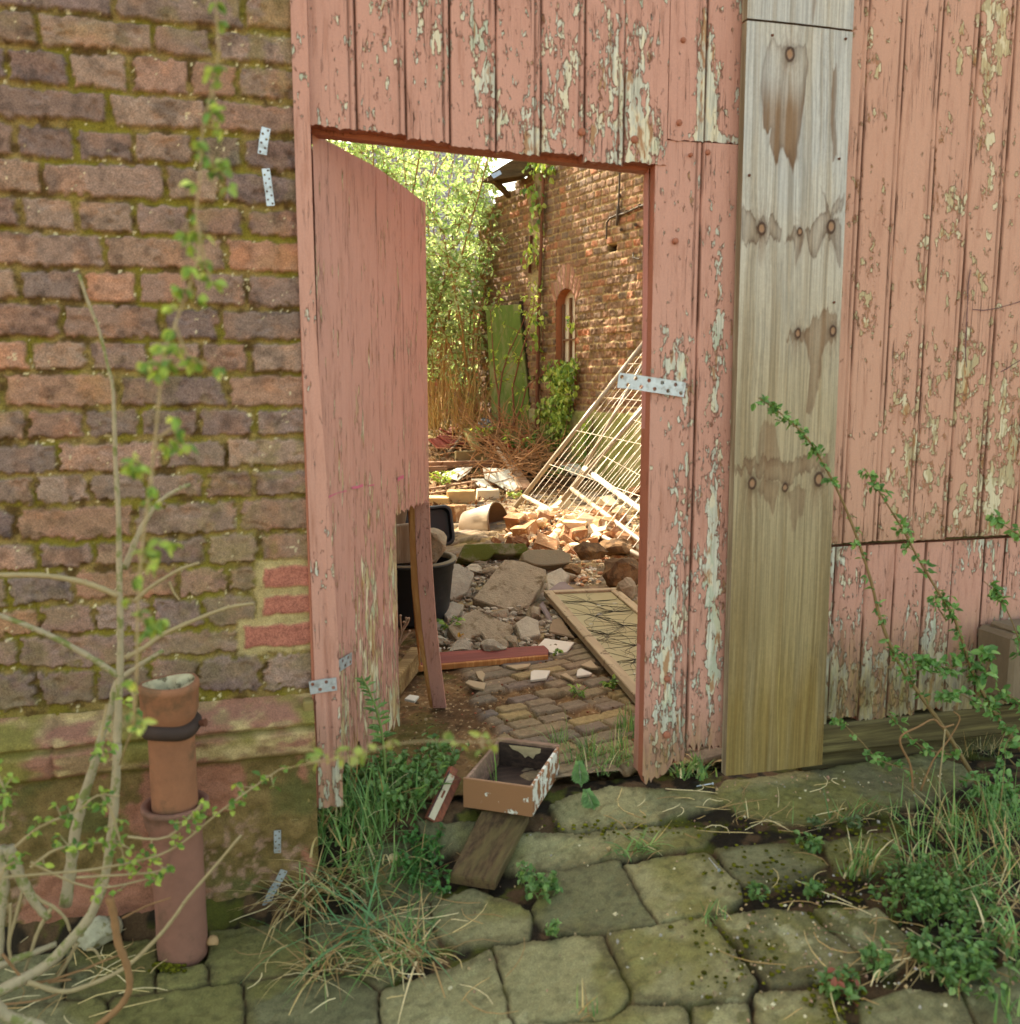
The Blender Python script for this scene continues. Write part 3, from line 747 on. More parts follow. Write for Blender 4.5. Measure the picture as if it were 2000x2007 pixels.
# ================================================================== PINE BOARDS nailed over the joint of the two leaves
YP = 2.066
pz0 = at_y(1424, 1522, YP).z; pz1 = at_y(1466, 37, YP).z-.002
pl_, pr_ = [at_y(1424, 1522, YP).x, at_y(1466, 37, YP).x], [at_y(1613, 1502, YP).x, at_y(1674, 57, YP).x]
def pxl(z): return np.interp(z, [pz0, pz1], pl_)
def pxr(z): return np.interp(z, [pz0, pz1], pr_)
def z8(x, y): q = at_y(1200+x/2.406, y/2.406, YP); return (q.x, q.z)
def z6(x, y): q = at_y(1200+x/2.406, 650+y/2.406, YP); return (q.x, q.z)
def pine_sheet(za, zb_, knots, blobs, seed):
    nzz = int((zb_-za)/.0022); A, Z = np.meshgrid(np.linspace(0, 1, 132), np.linspace(za, zb_, nzz))
    X = pxl(Z)+(pxr(Z)-pxl(Z))*A
    g = X.copy(); kn = np.zeros_like(X); ring = np.zeros_like(X); halo = np.zeros_like(X)
    for (kx, kz, r) in knots:
        dx = X-kx; dz = Z-kz; rr2 = np.sqrt(dx**2+(dz*.72)**2)
        g = g+np.sign(dx)*r*1.1*np.exp(-rr2/(r*2.4))
        ang = fbm(X*120, Z*120, seed+2, 2)*.002
        halo = np.maximum(halo, np.exp(-(dx/(r*1.7))**2-((dz+r*1.5)/(r*5))**2)*(.35+.65*nstep(.35, .65, fbm(X*240, Z*6, seed+21, 3))))
        kn = np.maximum(kn, nstep(r*.78, r*.55, rr2+ang)); ring = np.maximum(ring, nstep(r*1.35, r*1.0, rr2+ang)*nstep(r*.5, r*.8, rr2+ang)); ring = np.maximum(ring, .35*nstep(r*2.4, r*1.2, rr2+ang*3))
    g = g+(fbm(X*6, Z*2, seed+1, 3)-.5)*.02
    s1 = fbm(g*420, Z*5, seed+3, 4); s2 = fbm(g*70, Z*1.6, seed+4, 3); s3 = fbm(g*1100, Z*14, seed+8, 2)
    hgt_t = nstep(pz0, pz1, Z)
    top = lin(178, 169, 158); mid = lin(160, 142, 114); bot = lin(134, 110, 64)
    c = mixc(np.broadcast_to(mid, X.shape+(3,)), np.broadcast_to(top, X.shape+(3,)), nstep(1.0, 1.7, Z))
    c = mixc(c, np.broadcast_to(lin(142, 122, 86), c.shape), nstep(1.0, .5, Z)*.9)
    alg = nstep(.66, .2, Z)*nstep(.30, .62, fbm(X*14, Z*1.3, seed+9, 3)+.25*np.exp(-((A-.5)/.28)**2)-.1)
    c = mixc(c, np.broadcast_to(bot, c.shape), np.clip(alg*1.1+nstep(.5, .15, Z)*.5, 0, 1))
    c = c*(.78+.34*nstep(.28, .68, s1))[..., None]; c = mixc(c, c*np.array([.72, .66, .58]), nstep(.5, .72, s2)*.7); c = c*(.9+.2*s3)[..., None]
    c = mixc(c, c*np.array([.92, .96, 1.03]), nstep(.5, .7, fbm(X*9, Z*4, seed+10, 3))*nstep(.9, 1.4, Z)*.8)
    c = mixc(c, np.broadcast_to(lin(118, 90, 66), c.shape), halo*.6)
    br = lin(126, 98, 74); dk = lin(76, 52, 38)
    for poly, fill, edge, fy in blobs:
        wx = X+(fbm(X*60, Z*12, seed+5, 3)-.5)*.016; wz = Z+(fbm(X*110, Z*6, seed+6, 4)-.5)*.055
        sd = poly_sd(wx, wz, poly)
        ins = nstep(-.0025, .0035, sd)*(.72+.45*nstep(.3, .7, s2)); ed = np.exp(-np.abs(sd-.002)/.0065)*.95
        fm = ins*fill if fy is None else ins*fill*nstep(fy+.05, fy-.05, Z)+ins*.12
        c = mixc(c, np.broadcast_to(br, c.shape)*(.8+.4*s1)[..., None], np.clip(fm, 0, 1)); c = mixc(c, np.broadcast_to(dk, c.shape), ed*edge*ins)
    c = mixc(c, np.broadcast_to(dk, c.shape)*.8, ring*.95); c = mixc(c, np.broadcast_to(lin(150, 112, 84), c.shape), kn*.9)
    ck = np.exp(-((X-(pxl(Z)+(pxr(Z)-pxl(Z))*.515+.004*np.sin(Z*14)))/.0012)**2)*nstep(.42, .40, Z)
    c = mixc(c, np.broadcast_to(lin(170, 146, 88), c.shape), ck*.8)
    Yy = YP-(s1-.5)*.0016-(s2-.5)*.0016+.006*((A-.5)**2)*4*.5-.0016*ring
    return np.stack([X, Yy, Z], -1), c
heart = [z8(*p) for p in ((705, 320), (725, 200), (755, 158), (800, 205), (838, 222), (880, 205), (922, 235), (932, 300), (915, 400), (893, 600), (872, 750), (850, 840), (828, 725), (800, 695), (770, 760), (748, 690), (752, 620), (722, 600), (708, 480))]
blobs = [(heart, .85, .55, z8(800, 440)[1]), ([z8(*p) for p in ((1040, 300), (1062, 300), (1060, 420), (1050, 560), (1064, 745), (1045, 740), (1030, 560))], .7, .3, None),
         ([z8(*p) for p in ((985, 880), (1010, 960), (1030, 1000), (1060, 940), (1100, 900), (1092, 960), (1050, 1020), (1085, 1035), (1080, 1250), (1062, 1230), (1045, 1120), (1000, 1125), (965, 1222), (950, 1210), (915, 1130), (905, 1085), (950, 1030), (1010, 1010))], .35, .7, None),
         ([z8(*p) for p in ((605, 985), (650, 990), (695, 1035), (760, 1025), (808, 1070), (800, 1130), (740, 1138), (680, 1125), (650, 1165), (610, 1160))], .3, .7, None),
         ([z8(*p) for p in ((815, 1140), (850, 1062), (885, 1070), (905, 1110), (890, 1180), (872, 1258), (862, 1180), (840, 1120))], .4, .6, None),
         ([z8(*p) for p in ((822, 1605), (850, 1545), (885, 1550), (925, 1545), (905, 1600), (860, 1600))], .6, .4, None),
         ([z6(*p) for p in ((905, 0), (960, -60), (1010, -130), (1060, -100), (1055, 40), (1030, 20), (985, 120), (970, 250), (935, 420), (912, 400), (935, 180), (915, 60))], .75, .35, None),
         ([z6(*p) for p in ((690, 640), (700, 470), (740, 420), (775, 450), (800, 600), (840, 640))], .55, .15, None),
         ([z6(*p) for p in ((565, 625), (700, 600), (900, 600), (1030, 560), (1025, 650), (940, 660), (830, 718), (740, 705), (660, 665), (565, 650))], .65, .5, None),
         ([z6(*p) for p in ((700, 690), (790, 720), (775, 800), (760, 875), (735, 800), (690, 740))], .6, .3, None),
         ([z6(*p) for p in ((830, 745), (920, 735), (900, 850), (858, 945), (838, 880))], .6, .3, None)]
kn = [z8(838, 255)+(.0125,), z8(706, 1078)+(.0115,), z8(885, 1092)+(.008,), z8(1034, 1068)+(.0125,), z8(876, 1572)+(.009,), z8(1044, 1560)+(.0105,), z6(662, 715)+(.0115,), z6(815, 735)+(.009,), z6(976, 695)+(.0135,)]
pb = thing('pine_board', 'long knotty weathered pine board standing upright over the gate joint', 'board', ((pl_[0]+pr_[0])/2, YP, pz0))
P, c = pine_sheet(pz0, pz1, kn, blobs, 5)
f = grid_obj('board_face', P, M_PINE, pb, colr=c)
def board_body(za, zb_, root):
    b = MB(); q = [(pxl(za), za), (pxr(za), za), (pxr(zb_), zb_), (pxl(zb_), zb_)]
    vs = [(x, YP+.0065, z) for x, z in q]+[(x, YP+.028, z) for x, z in q]
    vs[0:4] = [(float(x), YP+.0032, z) for x, z in q]
    b.add(vs, [(4, 5, 1, 0), (5, 6, 2, 1), (6, 7, 3, 2), (7, 4, 0, 3), (7, 6, 5, 4)]); b.build('board_body', M_GREYWOOD, root)
board_body(pz0, pz1, pb)
pb2 = thing('pine_board', 'short upper pine board end, above the long knotty board', 'board', ((pl_[1]+pr_[1])/2, YP, pz1+.004))
P, c = pine_sheet(pz1+.005, 2.7, [], [([z8(*p) for p in ((945, -30), (965, -30), (960, 70), (950, 88))], .6, .3, None)], 25)
grid_obj('board_face', P, M_PINE, pb2, colr=c); board_body(pz1+.005, 2.7, pb2)
for zx, zy in ((757, 165), (1103, 182), (1072, 748), (648, 826), (1048, 1425)):
    x_, z_ = z8(zx, zy); b = MB(); b.lathe([(0, .002), (.0028, .0016), (.0034, -.002)], (x_, YP-.001, z_), 8, Matrix.Rotation(R(90), 3, 'X')); b.build('nail_head', M_RUST, pb)

# ================================================================== PERFORATED STEEL STRAPS
def strap(label, pts, w, bend=0.0, thick=.0012):
    """pts: world centre points; two staggered rows of real holes"""
    pts = [Vector(p) for p in pts]
    seg = [0]
    for i in range(1, len(pts)): seg.append(seg[-1]+(pts[i]-pts[i-1]).length)
    L = seg[-1]; cw = w/2; n = max(2, round(L/cw)); cl = L/n
    def P(s):
        for i in range(1, len(pts)):
            if s <= seg[i]+1e-9 or i == len(pts)-1:
                t = (s-seg[i-1])/(seg[i]-seg[i-1]); d = (pts[i]-pts[i-1]).normalized(); return pts[i-1].lerp(pts[i], t), d
    m = MB(); nrm = Vector((0, -1, 0))
    def W(s, a):
        q, d = P(min(max(s, 0), L)); sd = d.cross(nrm).normalized(); return q+sd*a, d
    for i in range(n):
        for j in range(2):
            s0 = i*cl; a0 = -w/2+j*cw; hole = (i+j) % 2 == 0
            oc = [(0, 0), (.5, 0), (1, 0), (1, .5), (1, 1), (.5, 1), (0, 1), (0, .5)]
            for layer in (0, 1):
                off = nrm*(-thick*layer)
                outer = [W(s0+cl*x, a0+cw*y)[0]+off for x, y in oc]
                if hole:
                    r = .29
                    inner = [W(s0+cl*(.5+r*math.cos(R(-135+45*k))), a0+cw*(.5+r*math.sin(R(-135+45*k))))[0]+off for k in range(8)]
                    m.add(outer+inner, [(k, (k+1) % 8, 8+(k+1) % 8, 8+k) for k in range(8)])
                else: m.add(outer, [tuple(range(8))])
    o = m.build('metal_strap', M_ZINC, org=tuple(pts[0]))
    return props(o, label, 'metal strap', 'perforated steel straps')
def ap(l, Y): return [at_y(x, y, Y) for x, y in l]
strap('short upright steel strap high on the brick wall, topmost one', ap([(522, 250), (517, 276), (514, 302)], 2.080), .0185)
strap('longer tilted steel strap on the brick wall, below the topmost one', ap([(521, 330), (526, 365), (531, 403)], 2.080), .0165)
strap('short upright steel strap on the pink stained plinth', ap([(544, 1628), (544, 1672)], 2.042), .0155)
s_pts = ap([(557, 1706), (546, 1728), (533, 1748), (521, 1776)], 2.040)
strap('bent slanting steel strap at the foot of the plinth', s_pts, .0165)
strap('level steel strap across the left gate stile near its foot', ap([(607, 1349), (634, 1344), (660, 1341)], 2.077), .031)
dq = [on_plane(x, y, HG+DN*.006, DN) for x, y in ((658, 1310), (674, 1300), (690, 1290))]
strap('tilted steel strap on the hinge side of the open door', dq, .031)
strap('wide steel strap sticking out past the right gate jamb', ap([(1212, 745), (1240, 748), (1285, 755), (1343, 764)], 2.095), .036)
# ================================================================== GROUND, PAVEMENT
m_ground = m_plain('bare_earth', lin(104, 84, 58), .97, .4, 2, 40, .01)
b = MB(); b.add([(-400, -400, -.22), (400, -400, -.22), (400, 400, -.22), (-400, 400, -.22)], [(0, 1, 2, 3)])
props(b.build('ground', m_ground), kind='structure')
stones_px = [
 [(1402, 1541), (1424, 1518), (1611, 1497), (1815, 1470), (1882, 1490), (1906, 1516), (1823, 1557), (1720, 1578), (1595, 1595), (1532, 1595), (1458, 1582)],
 [(1080, 1565), (1200, 1530), (1396, 1537), (1415, 1562), (1316, 1587), (1285, 1603), (1110, 1620)],
 [(960, 1632), (1105, 1626), (1290, 1612), (1400, 1606), (1375, 1640), (1225, 1668), (1010, 1694), (960, 1690)],
 [(1408, 1649), (1562, 1641), (1616, 1674), (1566, 1703), (1508, 1724), (1449, 1710)],
 [(1616, 1637), (1740, 1620), (1764, 1632), (1760, 1682), (1699, 1702), (1641, 1688)],
 [(1225, 1682), (1383, 1657), (1445, 1711), (1449, 1742), (1400, 1778), (1290, 1794)],
 [(1076, 1694), (1208, 1675), (1220, 1697), (1284, 1796), (1185, 1810), (1090, 1812), (1046, 1776)],
 [(1195, 1816), (1383, 1788), (1416, 1832), (1476, 1907), (1460, 1940), (1345, 1950), (1250, 1952), (1200, 1845)],
 [(970, 1844), (1183, 1816), (1200, 1856), (1231, 1929), (1203, 1977), (1010, 1990)],
 [(1404, 1786), (1516, 1765), (1574, 1774), (1690, 1865), (1616, 1898), (1516, 1915), (1458, 1838)],
 [(1600, 1768), (1720, 1771), (1800, 1850), (1740, 1880), (1700, 1862)],
 [(1690, 1948), (1782, 1923), (1882, 1932), (1940, 2060), (1720, 2070)],
 [(1490, 1936), (1605, 1923), (1660, 1990), (1680, 2080), (1500, 2080)],
 [(849, 1757), (930, 1732), (1043, 1776), (1036, 1822), (900, 1838), (856, 1815)],
 [(745, 1932), (962, 1850), (1004, 1992), (990, 2080), (750, 2080)],
 [(410, 1815), (574, 1788), (602, 1841), (602, 1882), (413, 1912)],
 [(480, 1907), (700, 1885), (742, 1930), (745, 2080), (480, 2080)],
 [(222, 1932), (477, 1916), (476, 2080), (208, 2080)],
 [(306, 1898), (408, 1882), (410, 1912), (306, 1927)],
 [(128, 1852), (300, 1830), (300, 1926), (130, 1950)],
 [(-40, 1870), (122, 1855), (122, 1952), (-40, 1965)], [(-60, 1968), (205, 1936), (200, 2080), (-60, 2080)],
 [(608, 1790), (842, 1762), (850, 1838), (742, 1922), (622, 1880)],
 [(1890, 1900), (2010, 1870), (2060, 2010), (1940, 2030)], [(1010, 1996), (1205, 1984), (1240, 1960), (1340, 1956), (1360, 2080), (1000, 2080)], [(1365, 1956), (1462, 1946), (1490, 2080), (1375, 2080)],
 [(820, 1600), (1000, 1595), (1010, 1625), (950, 1640), (840, 1660)], [(700, 1650), (830, 1640), (860, 1745), (720, 1760)]]
polys = []
for s in stones_px:
    q = [hit(x, y, .006) for x, y in s]; polys.append([(p.x, p.y) for p in q])
for i in range(9):
    for j in range(2):
        x0 = -1.9+.42*i+rng.uniform(-.03, .03)+.2*j; y0 = .62+.3*j-.16*(i > 4)
        if j == 0 or x0 < -.75 or x0 > 2.0: polys.append([(x0, y0), (x0+.39, y0-.02), (x0+.4, y0+.25), (x0+.01, y0+.27)])
for x0, y0 in ((2.15, 1.3), (2.2, 1.62), (2.62, 1.28), (2.66, 1.6), (2.18, 1.0), (2.6, .95)): polys.append([(x0, y0), (x0+.4, y0), (x0+.41, y0+.28), (x0, y0+.29)])
for x0, y0 in ((-1.05, 1.5), (-1.5, 1.5), (-1.05, 1.2), (-1.5, 1.2), (-1.05, 1.78), (-1.5, 1.78)): polys.append([(x0, y0), (x0+.42, y0), (x0+.42, y0+.27), (x0, y0+.27)])
us = np.concatenate([np.arange(-2.0, -.65, .02), np.arange(-.65, 1.9, .0042), np.arange(1.9, 3.2, .02)])
vs = np.concatenate([np.arange(.3, 1.0, .02), np.arange(1.0, 2.22, .0042)])
U, V = np.meshgrid(us, vs)
W1 = U+(fbm(U*18, V*18, 101, 5)-.5)*.015; W2 = V+(fbm(U*18, V*18, 131, 5)-.5)*.015
best = np.full(U.shape, -9.0); sec = np.full(U.shape, -9.0); sid = np.zeros(U.shape, int)
for i, p in enumerate(polys):
    sd = poly_sd(W1, W2, p); m = sd > best; sec = np.where(m, best, np.maximum(sec, sd)); best = np.where(m, sd, best); sid = np.where(m, i, sid)
ej = np.minimum(best+.008, (best-sec)/2-.0012); f = nstep(-.0008, .0026, ej); crown = nstep(0, .03, ej)
gz = np.vectorize(front_z)(U, V)
h2 = _hash(sid, sid*0, 5); h3 = _hash(sid, sid*0+3, 6); h4 = _hash(sid, sid*0+9, 7)
cx = np.array([np.mean([q[0] for q in p]) for p in polys])[sid]; cy = np.array([np.mean([q[1] for q in p]) for p in polys])[sid]
nn = fbm(U*45, V*45, 111, 5); n2 = fbm(U*6, V*6, 112, 3)
rough = np.isin(sid, [1, 2, 26])
layer = np.floor(fbm(U*5, V*9, 140, 4)*9)/9
Z = gz - .024 + f*(.012+.005*h2) + crown*.001 + (f*((U-cx)*(h3-.5)*.035+(V-cy)*(h4-.5)*.035)) + (nn-.5)*.005*(.5+f)+(n2-.5)*.007*f + np.where(rough, (layer-.5)*.035*f, 0)
Z = Z + (1-f)*(fbm(U*30, V*30, 113, 4)-.5)*.02 - nstep(.6, .66, fbm(U*17, V*17, 118, 4))*f*.003
c1, c2 = lin(138, 129, 90), lin(104, 99, 68)
sc = mixc(np.broadcast_to(c1, U.shape+(3,)), np.broadcast_to(c2, U.shape+(3,)), nstep(.3, .7, .5*h3+.5*fbm(U*9, V*9, 114, 4)))
sc = mixc(sc, np.broadcast_to(lin(112, 104, 50), sc.shape), nstep(.48, .68, fbm(U*6, V*6, 115, 4))*.7)
edge = nstep(.026, -.004, ej+(fbm(U*13, V*13, 116, 4)-.5)*.07)
sc = mixc(sc, np.broadcast_to(lin(86, 76, 50), sc.shape), edge*.6)
lich = nstep(.655, .69, fbm(U*15, V*15, 117, 3))*nstep(.5, .35, V-1.15)*.8
sc = mixc(sc, np.broadcast_to(lin(164, 156, 116), sc.shape), lich*(.5+.5*nn))
sc = mixc(sc, sc*.6, nstep(.52, .72, fbm(U*70, V*70, 119, 4))*.7)
sc = np.where((sid == 0)[..., None], np.minimum(sc*1.3, .9), sc)
rgt = nstep(1.3, 1.8, U+(V-1.6)*.3)*.35; sc = mixc(sc, np.broadcast_to(lin(98, 82, 62), sc.shape), rgt*nstep(.4, .6, fbm(U*5, V*5, 120, 3)))
jc = mixc(np.broadcast_to(lin(40, 30, 18), sc.shape), np.broadcast_to(lin(76, 74, 24), sc.shape), nstep(.52, .68, fbm(U*16, V*16, 121, 4)))
jc = mixc(jc, np.broadcast_to(lin(84, 62, 40), sc.shape), nstep(.5, .62, fbm(U*24, V*24, 122, 3)))
col = mixc(jc, sc, f)
props(grid_obj('pavement', np.stack([U, V, Z], -1), M_STONE, colr=col), kind='structure')
def pz(x, y):
    return front_z(x, y)

# ================================================================== CLAY DRAIN PIPE
p0 = hit(356, 1876, .0); p0 = Vector((p0.x, p0.y+.03, p0.z-.012))
def pipe_z(py): return at_y(345, py, p0.y-.04).z
pr = thing('drain_pipe', 'upright terracotta drain pipe with a broken cup top, beside the plinth', 'drain pipe', p0)
zs, zt, zr, zc0, zc1 = pipe_z(1640), pipe_z(1589), pipe_z(1443), pipe_z(1418), pipe_z(1352)
px_c = lambda z: p0.x + (at_y(334, 1400, p0.y).x-p0.x)*((z-p0.z)/max(zc0-p0.z, .1))
def lp(prof, name, mat, parent, jit=None, n=40):
    b = MB(); cy_ = p0.y
    vs = []
    for (r, z) in prof:
        for j in range(n):
            a = 2*math.pi*j/n; q = Vector((px_c(z)+r*math.cos(a), cy_+r*math.sin(a), z))
            if jit: q = jit(q, a, r)
            vs.append(q)
    b.add(vs, [(i*n+j, i*n+(j+1) % n, (i+1)*n+(j+1) % n, (i+1)*n+j) for i in range(len(prof)-1) for j in range(n)])
    return b.build(name, mat, parent, smooth=True)
rb = .0515
lp([(rb-.008, p0.z-.01), (rb-.001, p0.z), (rb, p0.z+.02)]+[(rb+.0006*math.sin(i*2), p0.z+.02+(zs-.012-p0.z-.02)*i/8) for i in range(1, 9)]+[(rb+.008, zs+.012), (rb+.0125, zs+.03), (rb+.013, zt-.012), (rb+.0165, zt-.009), (rb+.0165, zt-.001), (rb+.013, zt+.002), (rb+.004, zt), (rb-.004, zt-.02)], 'lower_pipe', M_CLAYP, pr)
lp([(.0455, zt-.02)]+[(.0462, zt-.005+(zr+.03-zt)*i/6) for i in range(7)], 'upper_pipe', M_CLAY, pr)
def clj(q, a, r): return q+Vector((0, 0, .004*math.sin(a*1)+.003*math.sin(a*3+1)))
lp([(.046, zr-.004), (.055, zr-.002), (.0605, zr+.006), (.061, zr+.016), (.054, zr+.024), (.046, zr+.026)], 'clamp_ring', m_plain('rusty_dark_ring', lin(58, 42, 34), .8, .4, 40), pr, clj)
def cuj(q, a, r):
    t = max(0, (q.z-zc0)/(zc1-zc0)); return q+Vector((0, 0, t*(.002*math.sin(a+2.2)+.003*math.sin(2*a+.4))))
lp([(.046, zr+.02), (.0515, zc0+.004), (.0565, zc0+.018), (.0585, zc1-.012), (.060, zc1-.010), (.060, zc1), (.056, zc1+.006), (.051, zc1+.005)], 'cup', M_CLAY, pr, cuj)
lp([(.051, zc1+.005), (.043, zc1+.001), (.038, zc1-.008), (.034, zc1-.03), (.034, zc1-.09)], 'broken_lining', m_plain('pale_lime_crust', lin(176, 160, 126), .9, .35, 50, col2=tuple(lin(96, 82, 56))), pr,
   lambda q, a, r: cuj(q, a, r)+Vector((math.cos(a), math.sin(a), 0))*(.009*math.sin(3*a+1)+.006*math.sin(5*a))*(1 if r < .045 else 0))
b = MB()
b.tube([(px_c(zr)+.058, p0.y-.015, zr+.014), (px_c(zr)+.070, p0.y-.02, zr+.016)], [.006, .009], 8); b.build('clamp_screw', M_RUST, pr)
# stones beside the pipe
m_pale = m_plain('pale_lime_lump', lin(166, 156, 130), .95, .4, 60, 160, .004, col2=tuple(lin(120, 108, 68)))
q = hit(192, 1862); b = MB(); b.rock(q+Vector((0, .015, .033)), (.098, .07, .085), sub=3, rough=.5); props(b.build('stone', m_pale, org=q, smooth=True), 'pale crusty lump of stone under the shrub stem', 'stone')
q = hit(417, 1857); b = MB(); b.rock(q+Vector((0, 0, .012)), (.026, .026, .03), sub=2, rough=.2); props(b.build('pebble', m_plain('tan_pebble', lin(160, 124, 84)), org=q, smooth=True), 'small round tan pebble at the right of the pipe foot', 'pebble')
q = hit(773, 1690); b = MB(); b.rock(q+Vector((0, 0, .012)), (.028, .024, .026), sub=2, rough=.2); props(b.build('pebble', m_plain('cream_pebble', lin(190, 164, 120)), org=q, smooth=True), 'small cream pebble among the grass left of the dark plank', 'pebble')

# ================================================================== DRAWER, DARK PLANK, LATCH PIECE
g0 = .02
a0 = on_plane(908, 1583, (0, 0, hit(917, 1590).z+.012), (0, 0, 1)); b0 = on_plane(1043, 1603, (0, 0, a0.z), (0, 0, 1)); c0 = on_plane(1111, 1535, (0, 0, a0.z), (0, 0, 1))
ux = (b0-a0); LX = ux.length; ux.normalize(); uy = (c0-b0); uy = (uy-ux*uy.dot(ux)); LY = min(uy.length, .25); uy.normalize(); LY = LY*1.22
HH = .077
dr = thing('wooden_box', 'small open wooden box with flaking brown and white paint, in the gateway', 'box', a0)
m_br = m_wood('brown_and_white_paint', lin(226, 220, 208), lin(190, 178, 160), 0, .6, 1, paint=lin(136, 94, 62), pth=(.36, .38), spec=.35)
m_brw = m_wood('white_paint_over_brown', lin(226, 220, 208), lin(196, 186, 170), 0, .6, .8, paint=lin(138, 90, 56), pth=(.47, .49), spec=.35)
m_in = m_wood('bare_drawer_wood', lin(168, 132, 110), lin(110, 84, 66), 0)
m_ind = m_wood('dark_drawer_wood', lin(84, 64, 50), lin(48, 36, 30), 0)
MD = Matrix((ux, uy, Vector((0, 0, 1)))).transposed()
def dbox(name, c, s, mat, par, rot=None, bev=.0015): 
    b = MB(); b.box(a0+ux*c[0]+uy*c[1]+Vector((0, 0, c[2])), s, (MD @ rot) if rot is not None else MD, bev=bev); return b.build(name, mat, par)
tk = .008
dbox('front_panel', (LX/2, tk/2, HH/2+.001), (LX, tk, HH), m_br, dr)
dbox('side_panel', (LX-tk/2, LY/2+tk/2, HH/2), (tk, LY-tk-.0006, HH+.002), m_brw, dr)
dbox('side_panel', (tk/2+.001, LY/2+tk/2, HH/2-.001), (tk, LY-tk-.0006, HH-.004), m_in, dr)
bp = dbox('back_panel', (LX/2, LY-tk/2+.0005, HH/2-.001), (LX-2*tk-.003, tk-.001, HH-.008), m_ind, dr)
dbox('back_rail', (LX/2, LY+.004, HH-.001), (LX-.002, .016, .009), m_in, dr)
dbox('drawer_base', (LX/2, LY/2, .006), (LX-2*tk-.002, LY-2*tk-.002, .005), m_ind, dr)
b = MB(); pts = [(.02, 0), (.11, .002), (.108, -.010), (.095, -.016), (.088, -.03), (.075, -.024), (.066, -.031), (.058, -.022), (.045, -.014), (.03, -.010)]
b.poly([a0+ux*(x+.02)+uy*(LY-tk-.003)+Vector((0, 0, HH-.008+z)) for x, z in pts], .0008, -uy, bev=0, sub=1, nz=.002, nscale=30)
b.build('torn_lining_paper', m_plain('old_lining_paper', lin(170, 148, 110), .9, .3, 60), dr)
n_l = hit(881, 1718, .012); n_r = hit(970, 1733, .012); f_l = hit(945, 1592, .012); f_r = hit(1037, 1600, .012)
b = MB()
pp = [n_l, n_r, f_r, f_l]; b.poly([p+Vector((0, 0, .006)) for p in pp], .024, (0, 0, 1), bev=.003, sub=2, nz=.0025, nscale=20)
pk = thing('dark_plank', 'dark weathered plank lying on the paving below the wooden box', 'plank', n_l)
yv = ((f_l-n_l)).normalized(); ang = math.atan2(yv.y, yv.x)
kk = N('damp_dark_plank'); mp = kk.n('ShaderNodeMapping', vector_type='TEXTURE'); kk.l(kk.tc.outputs['Object'], mp.inputs[0]); mp.inputs['Rotation'].default_value = (0, 0, ang)
g1 = kk.noise(kk.vec((4, 120, 120), None, mp.outputs[0]), 1, 5, .7); g2 = kk.noise(kk.vec((3, 24, 24), None, mp.outputs[0]), 1, 4, .6)
cc = kk.mix(kk.step(g1, .3, .7), lin(58, 42, 28), lin(92, 70, 46)); cc = kk.mix(kk.step(g2, .4, .7, 0, .6), cc, lin(106, 92, 54))
kk.bsdf(cc, .85, kk.bump(kk.math('ADD', g1, g2), .002), .2)
b.build('plank_body', kk.mat, pk)
for x, y in ((956, 1650), (928, 1686), (989, 1618)):
    q = hit(x, y, .0185); b = MB(); b.lathe([(0, .0035), (.0035, .003), (.005, 0)], q, 8); b.build('rusty_nail', m_plain('red_rust_nail', lin(112, 50, 44)), pk)
# latch piece: two thin boards with a slotted plate
lt = hit(846, 1606)
lp0, lp1 = at_y(845, 1610, lt.y), at_y(893, 1508, lt.y+.07)
lpz = thing('lock_piece', 'broken piece of door edge with a slotted metal lock plate, leaning beside the wooden box', 'lock piece', lp0)
ax = (lp1-lp0).normalized(); sd_ = RT; nf = ax.cross(sd_).normalized()
if nf.y > 0: nf = -nf
Ml = Matrix((sd_, nf, ax)).transposed(); Ll = (lp1-lp0).length
sd2 = (RT*.85+fr*.5).normalized(); nf2 = ax.cross(sd2).normalized()
if nf2.y > 0: nf2 = -nf2
sd2 = nf2.cross(ax).normalized(); Ml = Matrix((sd2, -nf2, ax)).transposed()
def lbox(name, c, s, mat, bev=.001):
    b = MB(); b.box(lp0+sd2*c[0]-nf2*c[1]+ax*c[2], s, Ml, bev=bev); return b.build(name, mat, lpz)
m_red = m_wood('red_brown_paint_chip', lin(150, 84, 60), lin(96, 58, 44), 2)
lbox('backing_board', (-.016, .008, Ll*.46), (.020, .016, Ll*.92), m_red); lbox('front_board', (.006, 0, Ll*.5), (.022, .018, Ll), m_red)
m_slot = m_plain('old_lock_plate', lin(176, 160, 134), .6, .3, 40, col2=tuple(lin(150, 96, 50)), c2=(.58, .66))
b = MB()   # the plate, with its keyhole slot left open
w_, l0, l1, s0_, s1_ = .0085, .004, Ll*.86, Ll*.42, Ll*.56
def lpnt(x, z, o): return lp0+sd2*(x+.005)+nf2*(.0095+o)+ax*z
xs_ = [-w_, -.003, .003, w_]; zs_ = [l0, s0_, s1_, l1]
for i in range(3):
    for j in range(3):
        if i == 1 and j == 1: continue
        b.add([lpnt(xs_[i], zs_[j], .0006), lpnt(xs_[i+1], zs_[j], .0006), lpnt(xs_[i+1], zs_[j+1], .0006), lpnt(xs_[i], zs_[j+1], .0006)], [(0, 1, 2, 3)])
b.build('lock_plate', m_slot, lpz)
lbox('plate_edge', (.0155, -.004, Ll*.47), (.002, .012, Ll*.9), m_plain('dark_steel_edge', (.02, .02, .03), .5))
